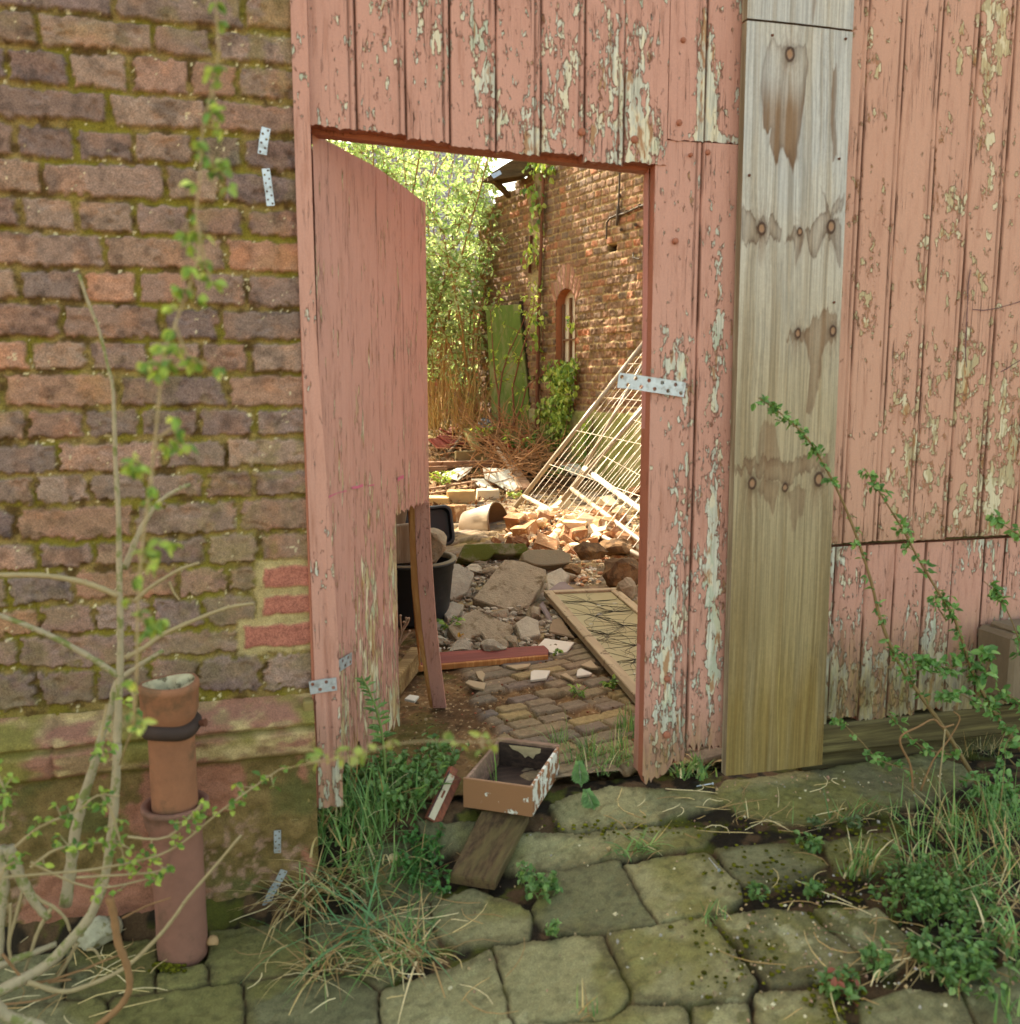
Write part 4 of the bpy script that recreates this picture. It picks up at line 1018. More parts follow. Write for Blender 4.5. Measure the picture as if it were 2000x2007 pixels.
# screws dropped on the paving
for lab, a, c in (('galvanised screw lying at the left end of the doorstep stone', (1366, 1541), (1398, 1536)), ('galvanised screw lying on the middle of a flagstone', (1390, 1682), (1410, 1706))):
    p, q = hit(*a, .006), hit(*c, .006); d_ = (q-p).normalized(); b = MB()
    b.tube([p, p+(q-p)*.86], [.0012, .0017], 7); b.tube([q-d_*.004, q, q+d_*.0004], [.0018, .0038, .0038], 9)
    props(b.build('screw', M_ZINC, org=p), lab, 'screw')
# chips and grit scattered on the stones
b = MB(); pale = [lin(200, 184, 150), lin(170, 140, 100), lin(150, 140, 130), lin(166, 128, 104), lin(120, 100, 76), lin(140, 118, 88)]
for _ in range(620):
    r_ = rng.random()
    if r_ < .55: x, y = rng.gauss(1640, 170), rng.gauss(1840, 70)
    elif r_ < .8: x, y = rng.uniform(1250, 1850), 1530+rng.gauss(0, 14)-(.13*0)
    else: x, y = rng.uniform(700, 2000), rng.uniform(1600, 2000)
    q = hit(x, y, .004) if 0 < x < 2040 and 1490 < y < 2030 else None
    if q is None or q.y > 2.06: continue
    s = rng.uniform(.0015, .0045)*(1 if rng.random() < .93 else 1.8)
    k = len(b.v); c = rng.choice(pale); R_ = Matrix.Rotation(rng.random()*6, 3, Vector((rng.random(), rng.random(), rng.random()+.1)))
    b.add([q+R_ @ Vector(v)*s for v in ((1, 0, 0), (-1, .1, 0), (0, .8, .2), (0, -1, 0), (.1, 0, .7), (0, 0, -.5))], [(0, 2, 4), (2, 1, 4), (1, 3, 4), (3, 0, 4), (2, 0, 5), (1, 2, 5), (3, 1, 5), (0, 3, 5)], 0, tuple(c))
props(b.build('gravel', m_vcol('loose_grit', .9, .2), vcol=True), 'loose pale grit and paint chips scattered over the flagstones', 'gravel', kind='stuff')
b = MB(); blk = at_y(1962, 1243, 2.02)
b.box((blk.x+.16, 2.04, blk.z-.09), (.32, .13, .19), bev=.01, jit=.004); b.box((blk.x+.17, 2.035, blk.z+.012), (.30, .10, .022), bev=.008, jit=.003)
props(b.build('wood_block', m_plain('dark_wet_block', lin(116, 96, 74), .8, .45, 30, 160, .003, bvec=(1, 1, .3), col2=tuple(lin(150, 120, 100)), c2=(.62, .7)), org=(blk.x, 2.04, blk.z-.18)), 'dark weathered block against the gate, at the right edge behind the shrub', 'block')
# ================================================================== YARD GROUND
def yard_sheet(name, us, vs, paving):
    U, V = np.meshgrid(us, vs)
    Z = .1+.5*nstep(8.0, 10.6, V)+.13*np.exp(-(((U-2.0)/.85)**2+((V-6.0)/.75)**2))+.06*np.exp(-(((U-1.25)/.35)**2+((V-4.75)/.4)**2))
    nn = fbm(U*30, V*30, 201, 5)
    soil = mixc(np.broadcast_to(lin(92, 68, 44), U.shape+(3,)), np.broadcast_to(lin(128, 98, 64), U.shape+(3,)), nstep(.3, .7, fbm(U*7, V*7, 202, 4)))
    soil = mixc(soil, np.broadcast_to(lin(178, 150, 112), soil.shape), nstep(.74, .78, fbm(U*120, V*120, 203, 2))*.6)
    soil = mixc(soil, soil*.55, nstep(.5, .7, fbm(U*40, V*40, 204, 4)))
    zs = Z-.012+(nn-.5)*.02*(1+nstep(8, 9, V)*2)
    a = R(73); c_, s_ = math.sin(a), math.cos(a)
    p = U*c_+V*s_; q = -U*s_+V*c_
    p = p+(fbm(U*6, V*6, 205, 3)-.5)*.02+(fbm(U*40, V*40, 206, 3)-.5)*.008; q = q+(fbm(U*3, V*3, 207, 3)-.5)*.05+(fbm(U*40, V*40, 208, 3)-.5)*.006
    row = np.floor(q/.066); rv = q/.066-row
    L = .21; offr = _hash(row, row*0, 9)*L; k0 = np.floor((p+offr)/L); fu = (p+offr)/L-k0
    half = (_hash(row, row*0+2, 10) > .72); fu = np.where(half, (fu*2) % 1, fu); bl = np.where(half, L/2, L); kid = np.where(half, np.floor((p+offr)/(L/2)), k0)
    du = np.minimum(fu, 1-fu)*bl-.003; dv = np.minimum(rv, 1-rv)*.066-.004
    rr2 = .005; aa = rr2-du; bb = rr2-dv
    d = np.where((aa > 0) & (bb > 0), rr2-np.sqrt(np.maximum(aa, 0)**2+np.maximum(bb, 0)**2), np.minimum(du, dv))
    f = nstep(-.003, .004, d)
    hh = _hash(kid, row, 12); hk = _hash(kid, row, 13)
    edge_x = .62+.10*(fbm(V*4, V*0, 210, 3)-.5)*2+.05*nstep(2.7, 2.3, V)-.05*nstep(3.2, 6, V)
    f = f*nstep(-.02, .02, U-edge_x)*np.where(V > 8.2, 0, 1)*nstep(.10, .14, hk+.0*U)
    pal = np.array([lin(114, 102, 86), lin(128, 112, 88), lin(148, 126, 86), lin(118, 102, 88), lin(136, 116, 86), lin(108, 98, 90)])
    x = hh*(len(pal)-1.001); i0 = x.astype(int); bc = pal[i0]*(1-(x-i0))[..., None]+pal[np.minimum(i0+1, len(pal)-1)]*(x-i0)[..., None]
    bc = bc*(.8+.4*fbm(U*60, V*60, 211, 4))[..., None]
    zt = Z+.004+(hk-.5)*.008+(nn-.5)*.005
    col = mixc(soil, bc, f); zz = zs*(1-f)+zt*f
    mg = nstep(.55, .7, fbm(U*9, V*9, 212, 4))*(1-f)*.5; col = mixc(col, np.broadcast_to(lin(86, 84, 34), col.shape), mg)
    return props(grid_obj(name, np.stack([U, V, zz], -1), M_SOIL, colr=col), kind='structure')
yard_sheet('yard_paving', np.arange(.05, 1.75, .006), np.arange(2.20, 3.9, .006), True)
yard_sheet('yard_paving', np.arange(.05, 4.2, .016), np.arange(3.884, 8.4, .016), True)
yard_sheet('yard_paving', np.arange(1.734, 4.2, .03), np.arange(2.20, 3.9, .03), True)
yard_sheet('yard_soil', np.arange(-3, 5.5, .05), np.arange(8.35, 15, .05), False)

# ================================================================== RUINED BRICK BUILDING ON THE RIGHT
W0 = Vector((3.21, 8.41, 0)); WD = Vector((-.233, .972, 0)).normalized(); WN = Vector((-.972, -.233, 0)).normalized()
def wp(x, y, off=0.0):
    q = on_plane(x, y, W0+WN*off, WN); return (q-W0).dot(WD), q.z
def wpt(u, z, off=0.0): return W0+WD*u+WN*off+Vector((0, 0, z))
rb = thing('brick_building', 'ruined red brick building with an arched window and broken gable, behind the gate', 'building', tuple(W0+Vector((0, 0, .1))))
us = np.arange(-3.2, 3.05, .011); us = np.concatenate([np.arange(-3.2, -1.0, .03), np.arange(-1.0, 3.05, .0105)])
vs = np.arange(0, 4.3, .0105)
U, V = np.meshgrid(us, vs)
beds = [.0]; 
while beds[-1] < 4.5: beds.append(beds[-1]+.0765)
joints = []
for i in range(len(beds)-1):
    sp = .13 if i % 3 else .245; x = -3.4-rng.random()*.2; j = []
    while x < 3.3: j.append(x); x += sp*rng.choice((1, 1, 1, .95, 1.06) if sp < .2 else (1, 1, .5))
    joints.append(j)
pal = [lin(104, 82, 60), lin(122, 93, 68), lin(112, 87, 66), lin(130, 95, 70), lin(108, 89, 72), lin(124, 92, 66), lin(152, 99, 70)]
mort = [lin(146, 122, 78), lin(160, 136, 92), lin(128, 104, 64), lin(176, 156, 112)]
hgt, col, f, bid, row = brick_relief(U, V, beds, joints, pal, mort, depth=.011, mj=.012, wob=.006, seed=303, rr=.005)
rgh = nstep(2.7, 1.9, V+.45*U)
hgt = hgt+(fbm(U*2.5, V*2.5, 310, 3)-.5)*.03*nstep(2.3, 1.5, V)+(_hash(bid, row, 313)-.5)*.024*rgh+(fbm(U*30, V*30, 330, 4)-.5)*.026*rgh*f
hl = (_hash(bid, row, 311) > .988) & (f > .5); hgt = np.where(hl, -.07, hgt); col = np.where(hl[..., None], col*.35, col)
# rendered base and grey smear of mortar by the corner
zr0 = wp(1200, 806)[1]
rend = nstep(0, .02, zr0+.03*(fbm(U*5, V*0+1, 312, 3)-.5)-V)*nstep(1.75, 1.72, U)
rc = mixc(np.broadcast_to(lin(150, 140, 96), col.shape), np.broadcast_to(lin(124, 122, 66), col.shape), nstep(.4, .65, fbm(U*4, V*3, 314, 4)))
col = mixc(col, rc, rend); hgt = hgt*(1-rend)+rend*(.028+.006*fbm(U*20, V*20, 315, 4))
uc = wp(1052, 450)[0]
sm = nstep(.22, .08, np.abs(U-uc))*nstep(.38, .55, fbm(U*7, V*7, 316, 4))*nstep(1.5, 1.8, V)
col = mixc(col, np.broadcast_to(lin(158, 140, 100), col.shape), sm*.8); hgt = hgt*(1-sm*.7)+sm*.010
# arched window
wa, wb = wp(1092, 640)[0], wp(1129, 640)[0]; wl, wr = min(wa, wb), max(wa, wb)
zs_a = wp(1110, 598)[1]; zt_a = wp(1112, 566)[1]; zsill = wp(1110, 790)[1]-.02
um = (wl+wr)/2
arch = zs_a+(zt_a-zs_a)*np.sqrt(np.clip(1-((U-um)/((wr-wl)/2))**2, 0, 1))
hole = (U > wl) & (U < wr) & (V > zsill) & (V < arch)
# soldier arch of bricks over the window
rad = np.sqrt(((U-um)/((wr-wl)/2))**2*.18**2+((V-zs_a+.25))**2); ang = np.arctan2(U-um, V-zs_a+.30)
ab = (np.abs(U-um) < (wr-wl)/2+.10) & (V > zs_a-.02) & (V < arch+.25) & ~hole & (V > zs_a+(np.abs(U-um)-(wr-wl)/2)*.9)
ak = np.floor(ang/.145); af = np.abs(ang/.145-ak-.5)*2
col = np.where(ab[..., None], np.where((af > .8)[..., None], lin(160, 136, 94), np.stack([_hash(ak, ak*0, 5)]*3, -1)*.05+lin(140, 96, 72)), col); hgt = np.where(ab, np.where(af > .8, .002, .014), hgt)
# broken gable line
pts = [wp(x, y) for x, y in ((935, 455), (952, 400), (975, 383), (1000, 368), (1015, 352), (1036, 330), (1048, 322), (1060, 300))]
gu = [p[0] for p in pts][::-1]; gzv = [p[1] for p in pts][::-1]
edge_top = np.interp(U, gu, gzv, left=4.3, right=gzv[-1]-.3)
stepq = np.floor(edge_top/.0765)*.0765+.03*(vnoise(U*9, U*0, 317)-.5)
keep = (V < np.where(U > gu[0], stepq, 4.4)) & ~hole & (U < 2.95-.06*vnoise(V*13, V*0, 318))
kf = keep[:-1, :-1] & keep[1:, 1:] & keep[:-1, 1:] & keep[1:, :-1]
P = np.array(W0)+U[..., None]*np.array(WD)+hgt[..., None]*np.array(WN); P[..., 2] = V
grid_obj('brick_face', P, m_vcol('building_brick', .93, .3, 40, 160, .002), rb, colr=col, keep=kf)
M_REVEAL = m_plain('brick_reveal', lin(158, 100, 64), .95, .3, 25, 100, .003)
m = MB()
def qd(a, b_, c_, d_): m.add([a, b_, c_, d_], [(0, 1, 2, 3)])
D_ = -.10
tops = [(u_, zs_a+(zt_a-zs_a)*math.sqrt(max(0, 1-((u_-um)/((wr-wl)/2))**2))) for u_ in np.linspace(wl, wr, 14)]
outl = [(wl, zsill)]+[(float(a_), float(z_)) for a_, z_ in tops]+[(wr, zsill)]
for i in range(len(outl)):
    a_, b_ = outl[i], outl[(i+1) % len(outl)]; qd(wpt(a_[0], a_[1], .012), wpt(b_[0], b_[1], .012), wpt(b_[0], b_[1], D_), wpt(a_[0], a_[1], D_))
# thickness behind the gable line
for i in range(len(gu)-1): qd(wpt(gu[i], gzv[i]-.05, -.03), wpt(gu[i+1], gzv[i+1]-.05, -.03), wpt(gu[i+1], gzv[i+1]-.05, -.24), wpt(gu[i], gzv[i]-.05, -.24))
for (a_, b_, z0_, z1_) in ((-3.2, wl-.02, 0, 4.28), (wl-.02, wr+.02, 0, zsill), (wl-.02, wr+.02, zt_a+.05, 4.28), (wr+.02, gu[0], 0, 4.28), (gu[0], gu[2], 0, gzv[2]-.1), (gu[2], 2.9, 0, gzv[-1]-.3)):
    qd(wpt(a_, z0_, -.26), wpt(b_, z0_, -.26), wpt(b_, z1_, -.26), wpt(a_, z1_, -.26))
m.build('wall_back', M_REVEAL, rb)
wnd = MB(); M_FR = m_plain('old_window_frame', lin(120, 88, 62), .8, .3, 30); uw = wr-wl
for u_ in (wl+.02, um-.01*0+.03, wr-.02): wnd.bar(wpt(u_, zsill, -.07), wpt(u_, zs_a+.08 if u_ == um+.03 else zs_a+.02, -.07), .025, .03, up=WN)
for z_ in (zsill+.02, wp(1110, 710)[1], wp(1110, 665)[1]): wnd.bar(wpt(wl, z_, -.072), wpt(wr, z_, -.072), .02, .025, up=WN)
wfr = wnd.build('window_frame', M_FR, rb)
pn = MB(); pn.add([wpt(wl, zsill, -.085), wpt(wr, zsill, -.085), wpt(wr, zt_a, -.085), wpt(wl, zt_a, -.085)], [(0, 1, 2, 3)])
pn.build('pane', m_plain('boarded_pane', lin(206, 190, 160), .6, .1, 8), wfr)
# torn roof edge on the gable
rf = MB(); M_ROOFW = m_wood('old_roof_boards', lin(120, 98, 62), lin(72, 56, 36), 0)
def rp(x, y, off): u_, z_ = wp(x, y, off); return wpt(u_, z_, off)
rf.poly([at_y(x, y, 9.9) for x, y in ((956, 347), (972, 334), (1000, 316), (1030, 303), (1066, 290), (1068, 318), (1042, 338), (1012, 346), (985, 352))], .30, (0, -1, 0), bev=.006, sub=1, nz=.02, nscale=5)
rf.bar(at_y(956, 352, 9.88), at_y(1062, 336, 9.88), .05, .03); rf.bar(at_y(968, 352, 9.95), at_y(998, 384, 10.3), .05, .05)
rf.build('torn_eaves', M_ROOFW, rb)
rf = MB(); rf.poly([at_y(962, 342, 9.86), at_y(980, 333, 9.86), at_y(984, 340, 9.84), at_y(968, 350, 9.84)], .006, (0, -1, 0), bev=0); rf.build('zinc_flashing', M_ZINC, rb)
# conduit and old pipe stubs on the wall
kx = lambda x, y, o=.03: rp(x, y, o)
M_COND = m_plain('black_conduit', lin(74, 58, 42), .6, .3, 30)
def cond(name, paths, boxes=()):
    cb = MB()
    for pts, r_ in paths: cb.tube(pts, r_, 7)
    for x, y in boxes: cb.box(kx(x, y, .02), (.03, .03, .03), bev=.005)
    cb.build(name, M_COND, rb)
cond('wall_conduit', (([kx(1216, 318), kx(1213, 400), kx(1212, 412), kx(1211, 428), kx(1209, 442)], [.009, .009, .018, .018, .012]), ([kx(1206, 422), kx(1222, 419), kx(1255, 404), kx(1280, 398)], .010), ([kx(1212, 421), kx(1196, 427), kx(1190, 436), kx(1189, 468)], .010)), ((1214, 383), (1228, 415), (1254, 403)))
for x, y in ((1218, 450), (1246, 440)): cond('wall_fixing', (([kx(x, y, .0), kx(x, y, .05)], .016),))
cond('wall_hook', (([kx(1241, 496, .01), kx(1242, 505, .06), kx(1254, 508, .06)], .008),)); cond('wall_hook', (([kx(1260, 492, .01), kx(1260, 502, .06), kx(1268, 505, .06)], .008),))
db = MB(); db.bar(kx(1041, 462, .03), kx(1038, 535, .03), .02, .03, up=WN); props(db.build('wall_batten', M_RUST, org=tuple(kx(1038, 535, .03))), 'short rusty iron bar fixed upright to the ruined wall, left of the ivy trunk', 'iron bar')

# ================================================================== FAR BACKGROUND: garden wall, house with tiled roof
us = np.arange(-3, 4.5, .02); vs = np.arange(.3, 2.5, .02); U, V = np.meshgrid(us, vs)
beds = [.3+.078*i for i in range(31)]; joints = [[-3.3+(.125 if i % 2 else .25)*k+rng.random()*.05 for k in range(70 if i % 2 else 36)] for i in range(30)]
hgt, col, f, _, _ = brick_relief(U, V, beds, joints, [lin(140, 78, 54), lin(166, 92, 60), lin(120, 76, 58)], mort, seed=402)
gwt = props(grid_obj('garden_wall', np.stack([U, 14.2-hgt, V], -1), M_BRICK, org=(0, 14.2, .3), colr=col), 'low red brick garden wall behind the thicket stems', 'wall')
bk_ = MB(); bk_.box((.75, 14.33, 1.4), (7.5, .22, 2.2)); bk_.build('wall_body', M_REVEAL, gwt)
hs = thing('tiled_house', 'distant house with a grey tiled roof glimpsed through the leaves', 'house', (-1.2, 27, 0))
k = N('grey_roof_tiles'); v = k.vec((1, 1, 1))
br = k.n('ShaderNodeTexBrick'); k.l(v, br.inputs['Vector']); br.inputs['Scale'].default_value = 1; br.inputs['Brick Width'].default_value = .20; br.inputs['Row Height'].default_value = .13
br.inputs['Color1'].default_value = tuple(lin(128, 118, 120))+(1,); br.inputs['Color2'].default_value = tuple(lin(154, 144, 142))+(1,); br.inputs['Mortar'].default_value = tuple(lin(96, 86, 88))+(1,); br.inputs['Mortar Size'].default_value = .014
k.bsdf(br.outputs[0], .8)
m = MB(); m.box((3.0, 29, 2.4), (8.4, 5, 4.8)); m.build('house_wall', m_plain('grey_render', lin(170, 160, 148), .9, .15), hs)
me = bpy.data.meshes.new('roof'); me.from_pydata([(-5.9, -.3, 0), (2.9, -.3, 0), (2.3, 4.6, 0), (-5.9, 4.6, 0), (-5.9, -.3, -.15), (2.9, -.3, -.15), (2.3, 4.6, -.15), (-5.9, 4.6, -.15)], [], [(0, 1, 2, 3), (4, 7, 6, 5), (0, 4, 5, 1), (1, 5, 6, 2), (2, 6, 7, 3)])
ro = bpy.data.objects.new('roof', me); COL.objects.link(ro); me.materials.append(k.mat); ro.parent = hs; ro.location = (5.4, -.3, 4.75); ro.rotation_euler = (R(52), 0, 0)
m = MB(); m.box((1.0, 28.9, 8.0), (.6, .6, 1.8)); m.build('chimney', M_REVEAL, hs)
# ================================================================== RUBBLE AND SALVAGE IN THE YARD
_late = []
def slab(name, label, cat, px, ref, tilt, az, thick, mat, group=None, dz=.0, sub=2, nz=.006, nscale=9, bev=.005, parent=None):
    """flat piece seen face-on: outline unprojected on a plane through the ground point under pixel ref"""
    g = hit(*ref); n = Vector((math.sin(tilt)*math.sin(az), -math.sin(tilt)*math.cos(az), math.cos(tilt)))
    p0_ = g+Vector((0, 0, dz)); pts = [on_plane(x, y, p0_, n) for x, y in px]
    b = MB(); b.poly(pts, thick, n, bev=bev, sub=sub, nz=nz, nscale=nscale)
    o = b.build(name, mat, org=tuple(p0_))
    return props(o, label, cat, group)
CS = 'concrete slab'
for px_, rf_, t_, lb_ in (([(866, 1108), (900, 1104), (930, 1122), (918, 1160), (884, 1176), (864, 1150)], (890, 1178), 34, 'pale grey concrete slab between the black tub and the largest slab'),
    ([(1072, 1122), (1100, 1110), (1118, 1128), (1100, 1150), (1074, 1158)], (1090, 1162), 22, 'small pale concrete slab right of the largest slab, behind the slate'),
    ([(1010, 1222), (1034, 1206), (1058, 1216), (1060, 1244), (1022, 1250)], (1036, 1254), 18, 'pale broken slab between the notched slab and the window frame'),
    ([(862, 1194), (884, 1178), (912, 1184), (898, 1204), (876, 1216)], (886, 1218), 24, 'narrow grey slab edge above the notched slab, beside the tub')):
    _late.append((px_, rf_, t_, lb_))
slab('concrete_slab', 'largest square concrete slab tilted towards the gate, in the middle of the rubble', CS, [(988, 1096), (1030, 1100), (1071, 1115), (1068, 1136), (1045, 1175), (1023, 1210), (985, 1193), (925, 1174)], (975, 1195), R(30), R(-6), .10, M_CONC, dz=.02)
slab('concrete_slab', 'broken concrete slab in front of the largest slab, with a notched lower edge', CS, [(877, 1228), (905, 1206), (932, 1192), (971, 1210), (1004, 1223), (1006, 1234), (1001, 1249), (956, 1260), (945, 1242), (926, 1246), (914, 1262), (895, 1252)], (915, 1266), R(26), R(4), .05, M_CONC, dz=.0)
m_mossc = m_plain('mossy_concrete', lin(122, 110, 84), .95, .3, 9, 130, .003, .15, col2=tuple(lin(86, 88, 34)), c2=(.44, .56))
slab('concrete_slab', 'long concrete slab with green moss on its left end, below the toppled bucket', CS, [(899, 1092), (910, 1066), (970, 1064), (1030, 1065), (1037, 1078), (1025, 1086), (985, 1088), (968, 1085), (955, 1098), (925, 1101)], (940, 1110), R(60), R(0), .12, m_mossc, dz=.02)
slab('concrete_slab', 'flat pale concrete slab right of the mossy slab, edge still in the sun', CS, [(1024, 1084), (1036, 1077), (1102, 1076), (1120, 1086), (1118, 1102), (1070, 1108), (1049, 1107), (1026, 1098)], (1060, 1125), R(48), R(8), .12, m_plain('grey_brown_concrete', lin(132, 118, 92), .95, .3, 9, 130, .003, .15), dz=.03)
for px_, rf_, t_, lb_ in _late: slab('concrete_slab', lb_, CS, px_, rf_, R(t_), R(rng.uniform(-10, 10)), .05, M_CONCG, dz=.03, nz=.008, nscale=14)
def rockat(name, label, cat, px, py, size, mat, lift=.4, dz=0, rough=.35, sub=3, rot=None, group=None, cuts=6):
    q = hit(px, py); b = MB(); b.rock(q+Vector((0, 0, size[2]*lift+dz)), size, rot if rot is not None else Matrix.Rotation(rng.random()*6, 3, 'Z'), sub=sub, rough=rough, cuts=cuts)
    return props(b.build(name, mat, org=tuple(q)), label, cat, group)
m_rb = m_plain('brown_mortar_lump', lin(122, 94, 64), .97, .4, 16, 90, .006, .1, col2=tuple(lin(90, 70, 50)))
rockat('masonry_lump', 'big brown rounded lump of masonry beside the right gate jamb', 'rubble lump', 1216, 1152, (.24, .22, .18), m_rb, .45)
rockat('masonry_lump', 'brown ridged lump of masonry at the sun edge under the fence tubes', 'rubble lump', 1158, 1112, (.17, .18, .13), m_rb, .5, dz=.03)
rockat('masonry_lump', 'dark brown lump of masonry behind the big lump, close to the jamb', 'rubble lump', 1215, 1098, (.24, .2, .13), m_rb, .45, dz=.02)
rockat('masonry_lump', 'small angular stone right of the window frame corner', 'rubble lump', 1228, 1182, (.10, .10, .13), M_CONC, .5)
rockat('masonry_lump', 'dark stone under the right end of the pale slab', 'rubble lump', 1120, 1128, (.12, .10, .07), m_rb, .4)
for i, (x, y, s, lab) in enumerate(((1112, 1140, .11, 'flat grey-brown stone above the slate triangle'), (858, 1262, .09, 'round grey stone by the broken door edge strip, lower one'), (862, 1238, .085, 'round grey stone by the broken door edge strip, upper one'),
                               (905, 1283, .11, 'wide grey stone behind the left end of the red board'), (970, 1283, .13, 'wide grey stone behind the middle of the red board'), (1000, 1270, .10, 'grey slanting stone behind the red board, right of the wide one'), (1045, 1215, .12, 'pointed stone standing at the right foot of the largest slab'), (1030, 1235, .07, 'small pale stone in the dirt right of the notched slab'))):
    rockat('stone', lab, 'stone', x, y, (s, s*.8, s*.62), M_CONCG if i in (1, 2, 3, 4) else M_CONC, .35, sub=2, rough=.3)
M_SLATE = m_plain('purple_slate', lin(112, 96, 92), .8, .2, 14, 160, .001)
slab('slate_piece', 'dark triangular slate lying behind the window frame', 'slate', [(1066, 1162), (1104, 1134), (1135, 1160)], (1098, 1162), R(10), 0, .012, M_SLATE, dz=.04)
slab('slate_piece', 'dark slate strip half under the left side of the window frame', 'slate', [(1056, 1186), (1064, 1176), (1084, 1214), (1080, 1220), (1070, 1208)], (1072, 1212), R(6), 0, .012, M_SLATE, dz=.02)
slab('slate_piece', 'brown slate sheet beneath the middle of the window frame', 'slate', [(1076, 1238), (1082, 1214), (1100, 1210), (1128, 1250)], (1100, 1244), R(5), 0, .012, m_plain('brown_slate', lin(122, 100, 74), .85, .2, 14), dz=.02)
M_TILE = m_plain('pale_tile_shard', lin(188, 176, 158), .6, .15, 16, 120, .0008)
M_TILE2 = m_plain('buff_stone_shard', lin(154, 132, 100), .8, .2, 16, 120, .001)
for px, lab, mt in (([(1052, 1268), (1068, 1251), (1126, 1259), (1112, 1277), (1091, 1283)], 'largest pale tile shard, right of the red board', M_TILE),
                ([(1041, 1316), (1047, 1313), (1079, 1314), (1071, 1329), (1040, 1333)], 'pale tile shard on the brick paving in the middle', M_TILE),
                ([(1132, 1313), (1138, 1309), (1161, 1319), (1156, 1322), (1130, 1325)], 'pale tile shard on the brick paving near the window frame', M_TILE),
                ([(912, 1338), (918, 1332), (953, 1338), (949, 1351), (930, 1347)], 'buff shard lying on the soil at the paving edge', M_TILE2),
                ([(932, 1316), (945, 1314), (951, 1320), (947, 1335), (937, 1328)], 'buff shard standing on the soil behind the flat one', M_TILE2),
                ([(1138, 1303), (1159, 1293), (1173, 1309), (1160, 1309)], 'buff shard touching the window frame side', M_TILE2),
                ([(991, 1304), (1041, 1300), (1036, 1306), (1012, 1311)], 'thin grey shard just below the red board', M_TILE2),
                ([(1098, 1322), (1110, 1318), (1128, 1332), (1124, 1334)], 'narrow buff shard on the paving right of the pale one', M_TILE2),
                ([(793, 1369), (803, 1361), (822, 1364), (813, 1374)], 'small grey tile shard on the dirt beside the timber baulk', M_TILE)):
    g = px[-1]; slab('tile_shard', lab, 'tile shard', px, (sum(p[0] for p in px)/len(px), sum(p[1] for p in px)/len(px)+3), R(4), 0, .009, mt, dz=.022, sub=0, nz=0, bev=.0015)
# rubble mass between the slabs: countless small grey bits
b = MB(); gcol = [lin(158, 146, 124), lin(138, 124, 100), lin(176, 164, 142), lin(120, 102, 80)]
for _ in range(1100):
    u_ = rng.random(); 
    if u_ < .6: x, y = rng.uniform(860, 1010), rng.uniform(1085, 1225); 
    elif u_ < .8: x, y = rng.uniform(1000, 1110), rng.uniform(1190, 1275)
    else: x, y = rng.uniform(850, 1020), rng.uniform(1225, 1290)
    q = hit(x, y); s = rng.choice((.012, .016, .02, .03, .045)); b.rock(q+Vector((0, 0, s*.2)), (s, s*rng.uniform(.6, 1), s*.7), Matrix.Rotation(rng.random()*6, 3, 'Z'), sub=1, rough=.3, col=tuple(rng.choice(gcol)*rng.uniform(.8, 1.1)))
props(b.build('rubble', m_vcol('small_grey_rubble', .97, .3, 60, 160, .002), vcol=True), 'small crushed grey rubble between the concrete slabs', 'rubble', kind='stuff')
b = MB(); gc2 = [lin(120, 92, 62), lin(150, 120, 84), lin(96, 74, 50), lin(176, 150, 112), lin(140, 84, 60)]
for _ in range(900):
    x, y = rng.uniform(760, 1250), rng.uniform(1290, 1500); q = hit(x, y)
    if q.y < 2.25: continue
    s = abs(rng.gauss(0, .0045))+.002; b.rock(q+Vector((0, 0, s*.1)), (s, s, s*.7), sub=1, rough=.2, cuts=2, col=tuple(rng.choice(gc2)))
props(b.build('grit', m_vcol('yard_grit', .97, .3), vcol=True), 'fine grit and crumbs on the yard floor inside the gate', 'grit', kind='stuff')

for i in range(26):
    x, y = rng.choice(((rng.uniform(868, 930), rng.uniform(1100, 1180)), (rng.uniform(1030, 1110), rng.uniform(1130, 1215)), (rng.uniform(860, 1010), rng.uniform(1195, 1275)), (rng.uniform(880, 1000), rng.uniform(1100, 1130))))
    q = hit(x, y); s = rng.uniform(.07, .15); b = MB(); b.rock(q+Vector((0, 0, s*.12)), (s, s*rng.uniform(.6, .9), s*rng.uniform(.35, .6)), Matrix.Rotation(rng.random()*6, 3, 'Z') @ Matrix.Rotation(rng.gauss(.2, .3), 3, 'X'), sub=2, rough=.22, cuts=9)
    props(b.build('concrete_chunk', rng.choice((M_CONCG, M_CONC, M_CONCG)), org=tuple(q)), 'angular grey concrete chunk lying among the big slabs', 'rubble chunk', 'concrete chunks among the slabs')
# sunlit heap of broken bricks: individuals copied from a few chunk shapes
bmats = [m_plain('orange_brick_chunk', lin(158, 118, 82), .95, .3, 30, 110, .003, .1, col2=tuple(lin(200, 172, 132))), m_plain('red_brick_chunk', lin(146, 104, 72), .95, .3, 30, 110, .003, .1, col2=tuple(lin(184, 148, 108))), m_plain('mortar_chunk', lin(204, 182, 146), .95, .2, 30, 110, .003, .1)]
protos = []
for i in range(12):
    b = MB()
    if i < 6: b.box((0, 0, 0), (rng.uniform(.09, .17), rng.uniform(.09, .115), rng.uniform(.055, .068)), bev=.006, jit=.008)
    else: b.rock((0, 0, 0), (rng.uniform(.07, .13), rng.uniform(.06, .10), .06), sub=2, rough=.35, cuts=7)
    o = b.build('brick_chunk', bmats[0 if i in (0, 2, 6) else (1 if i in (1, 3, 4, 7) else 2)]); protos.append(o)
mort_p = [o for o in protos if o.data.materials[0] == bmats[2]]
used = set(); cnt = 0
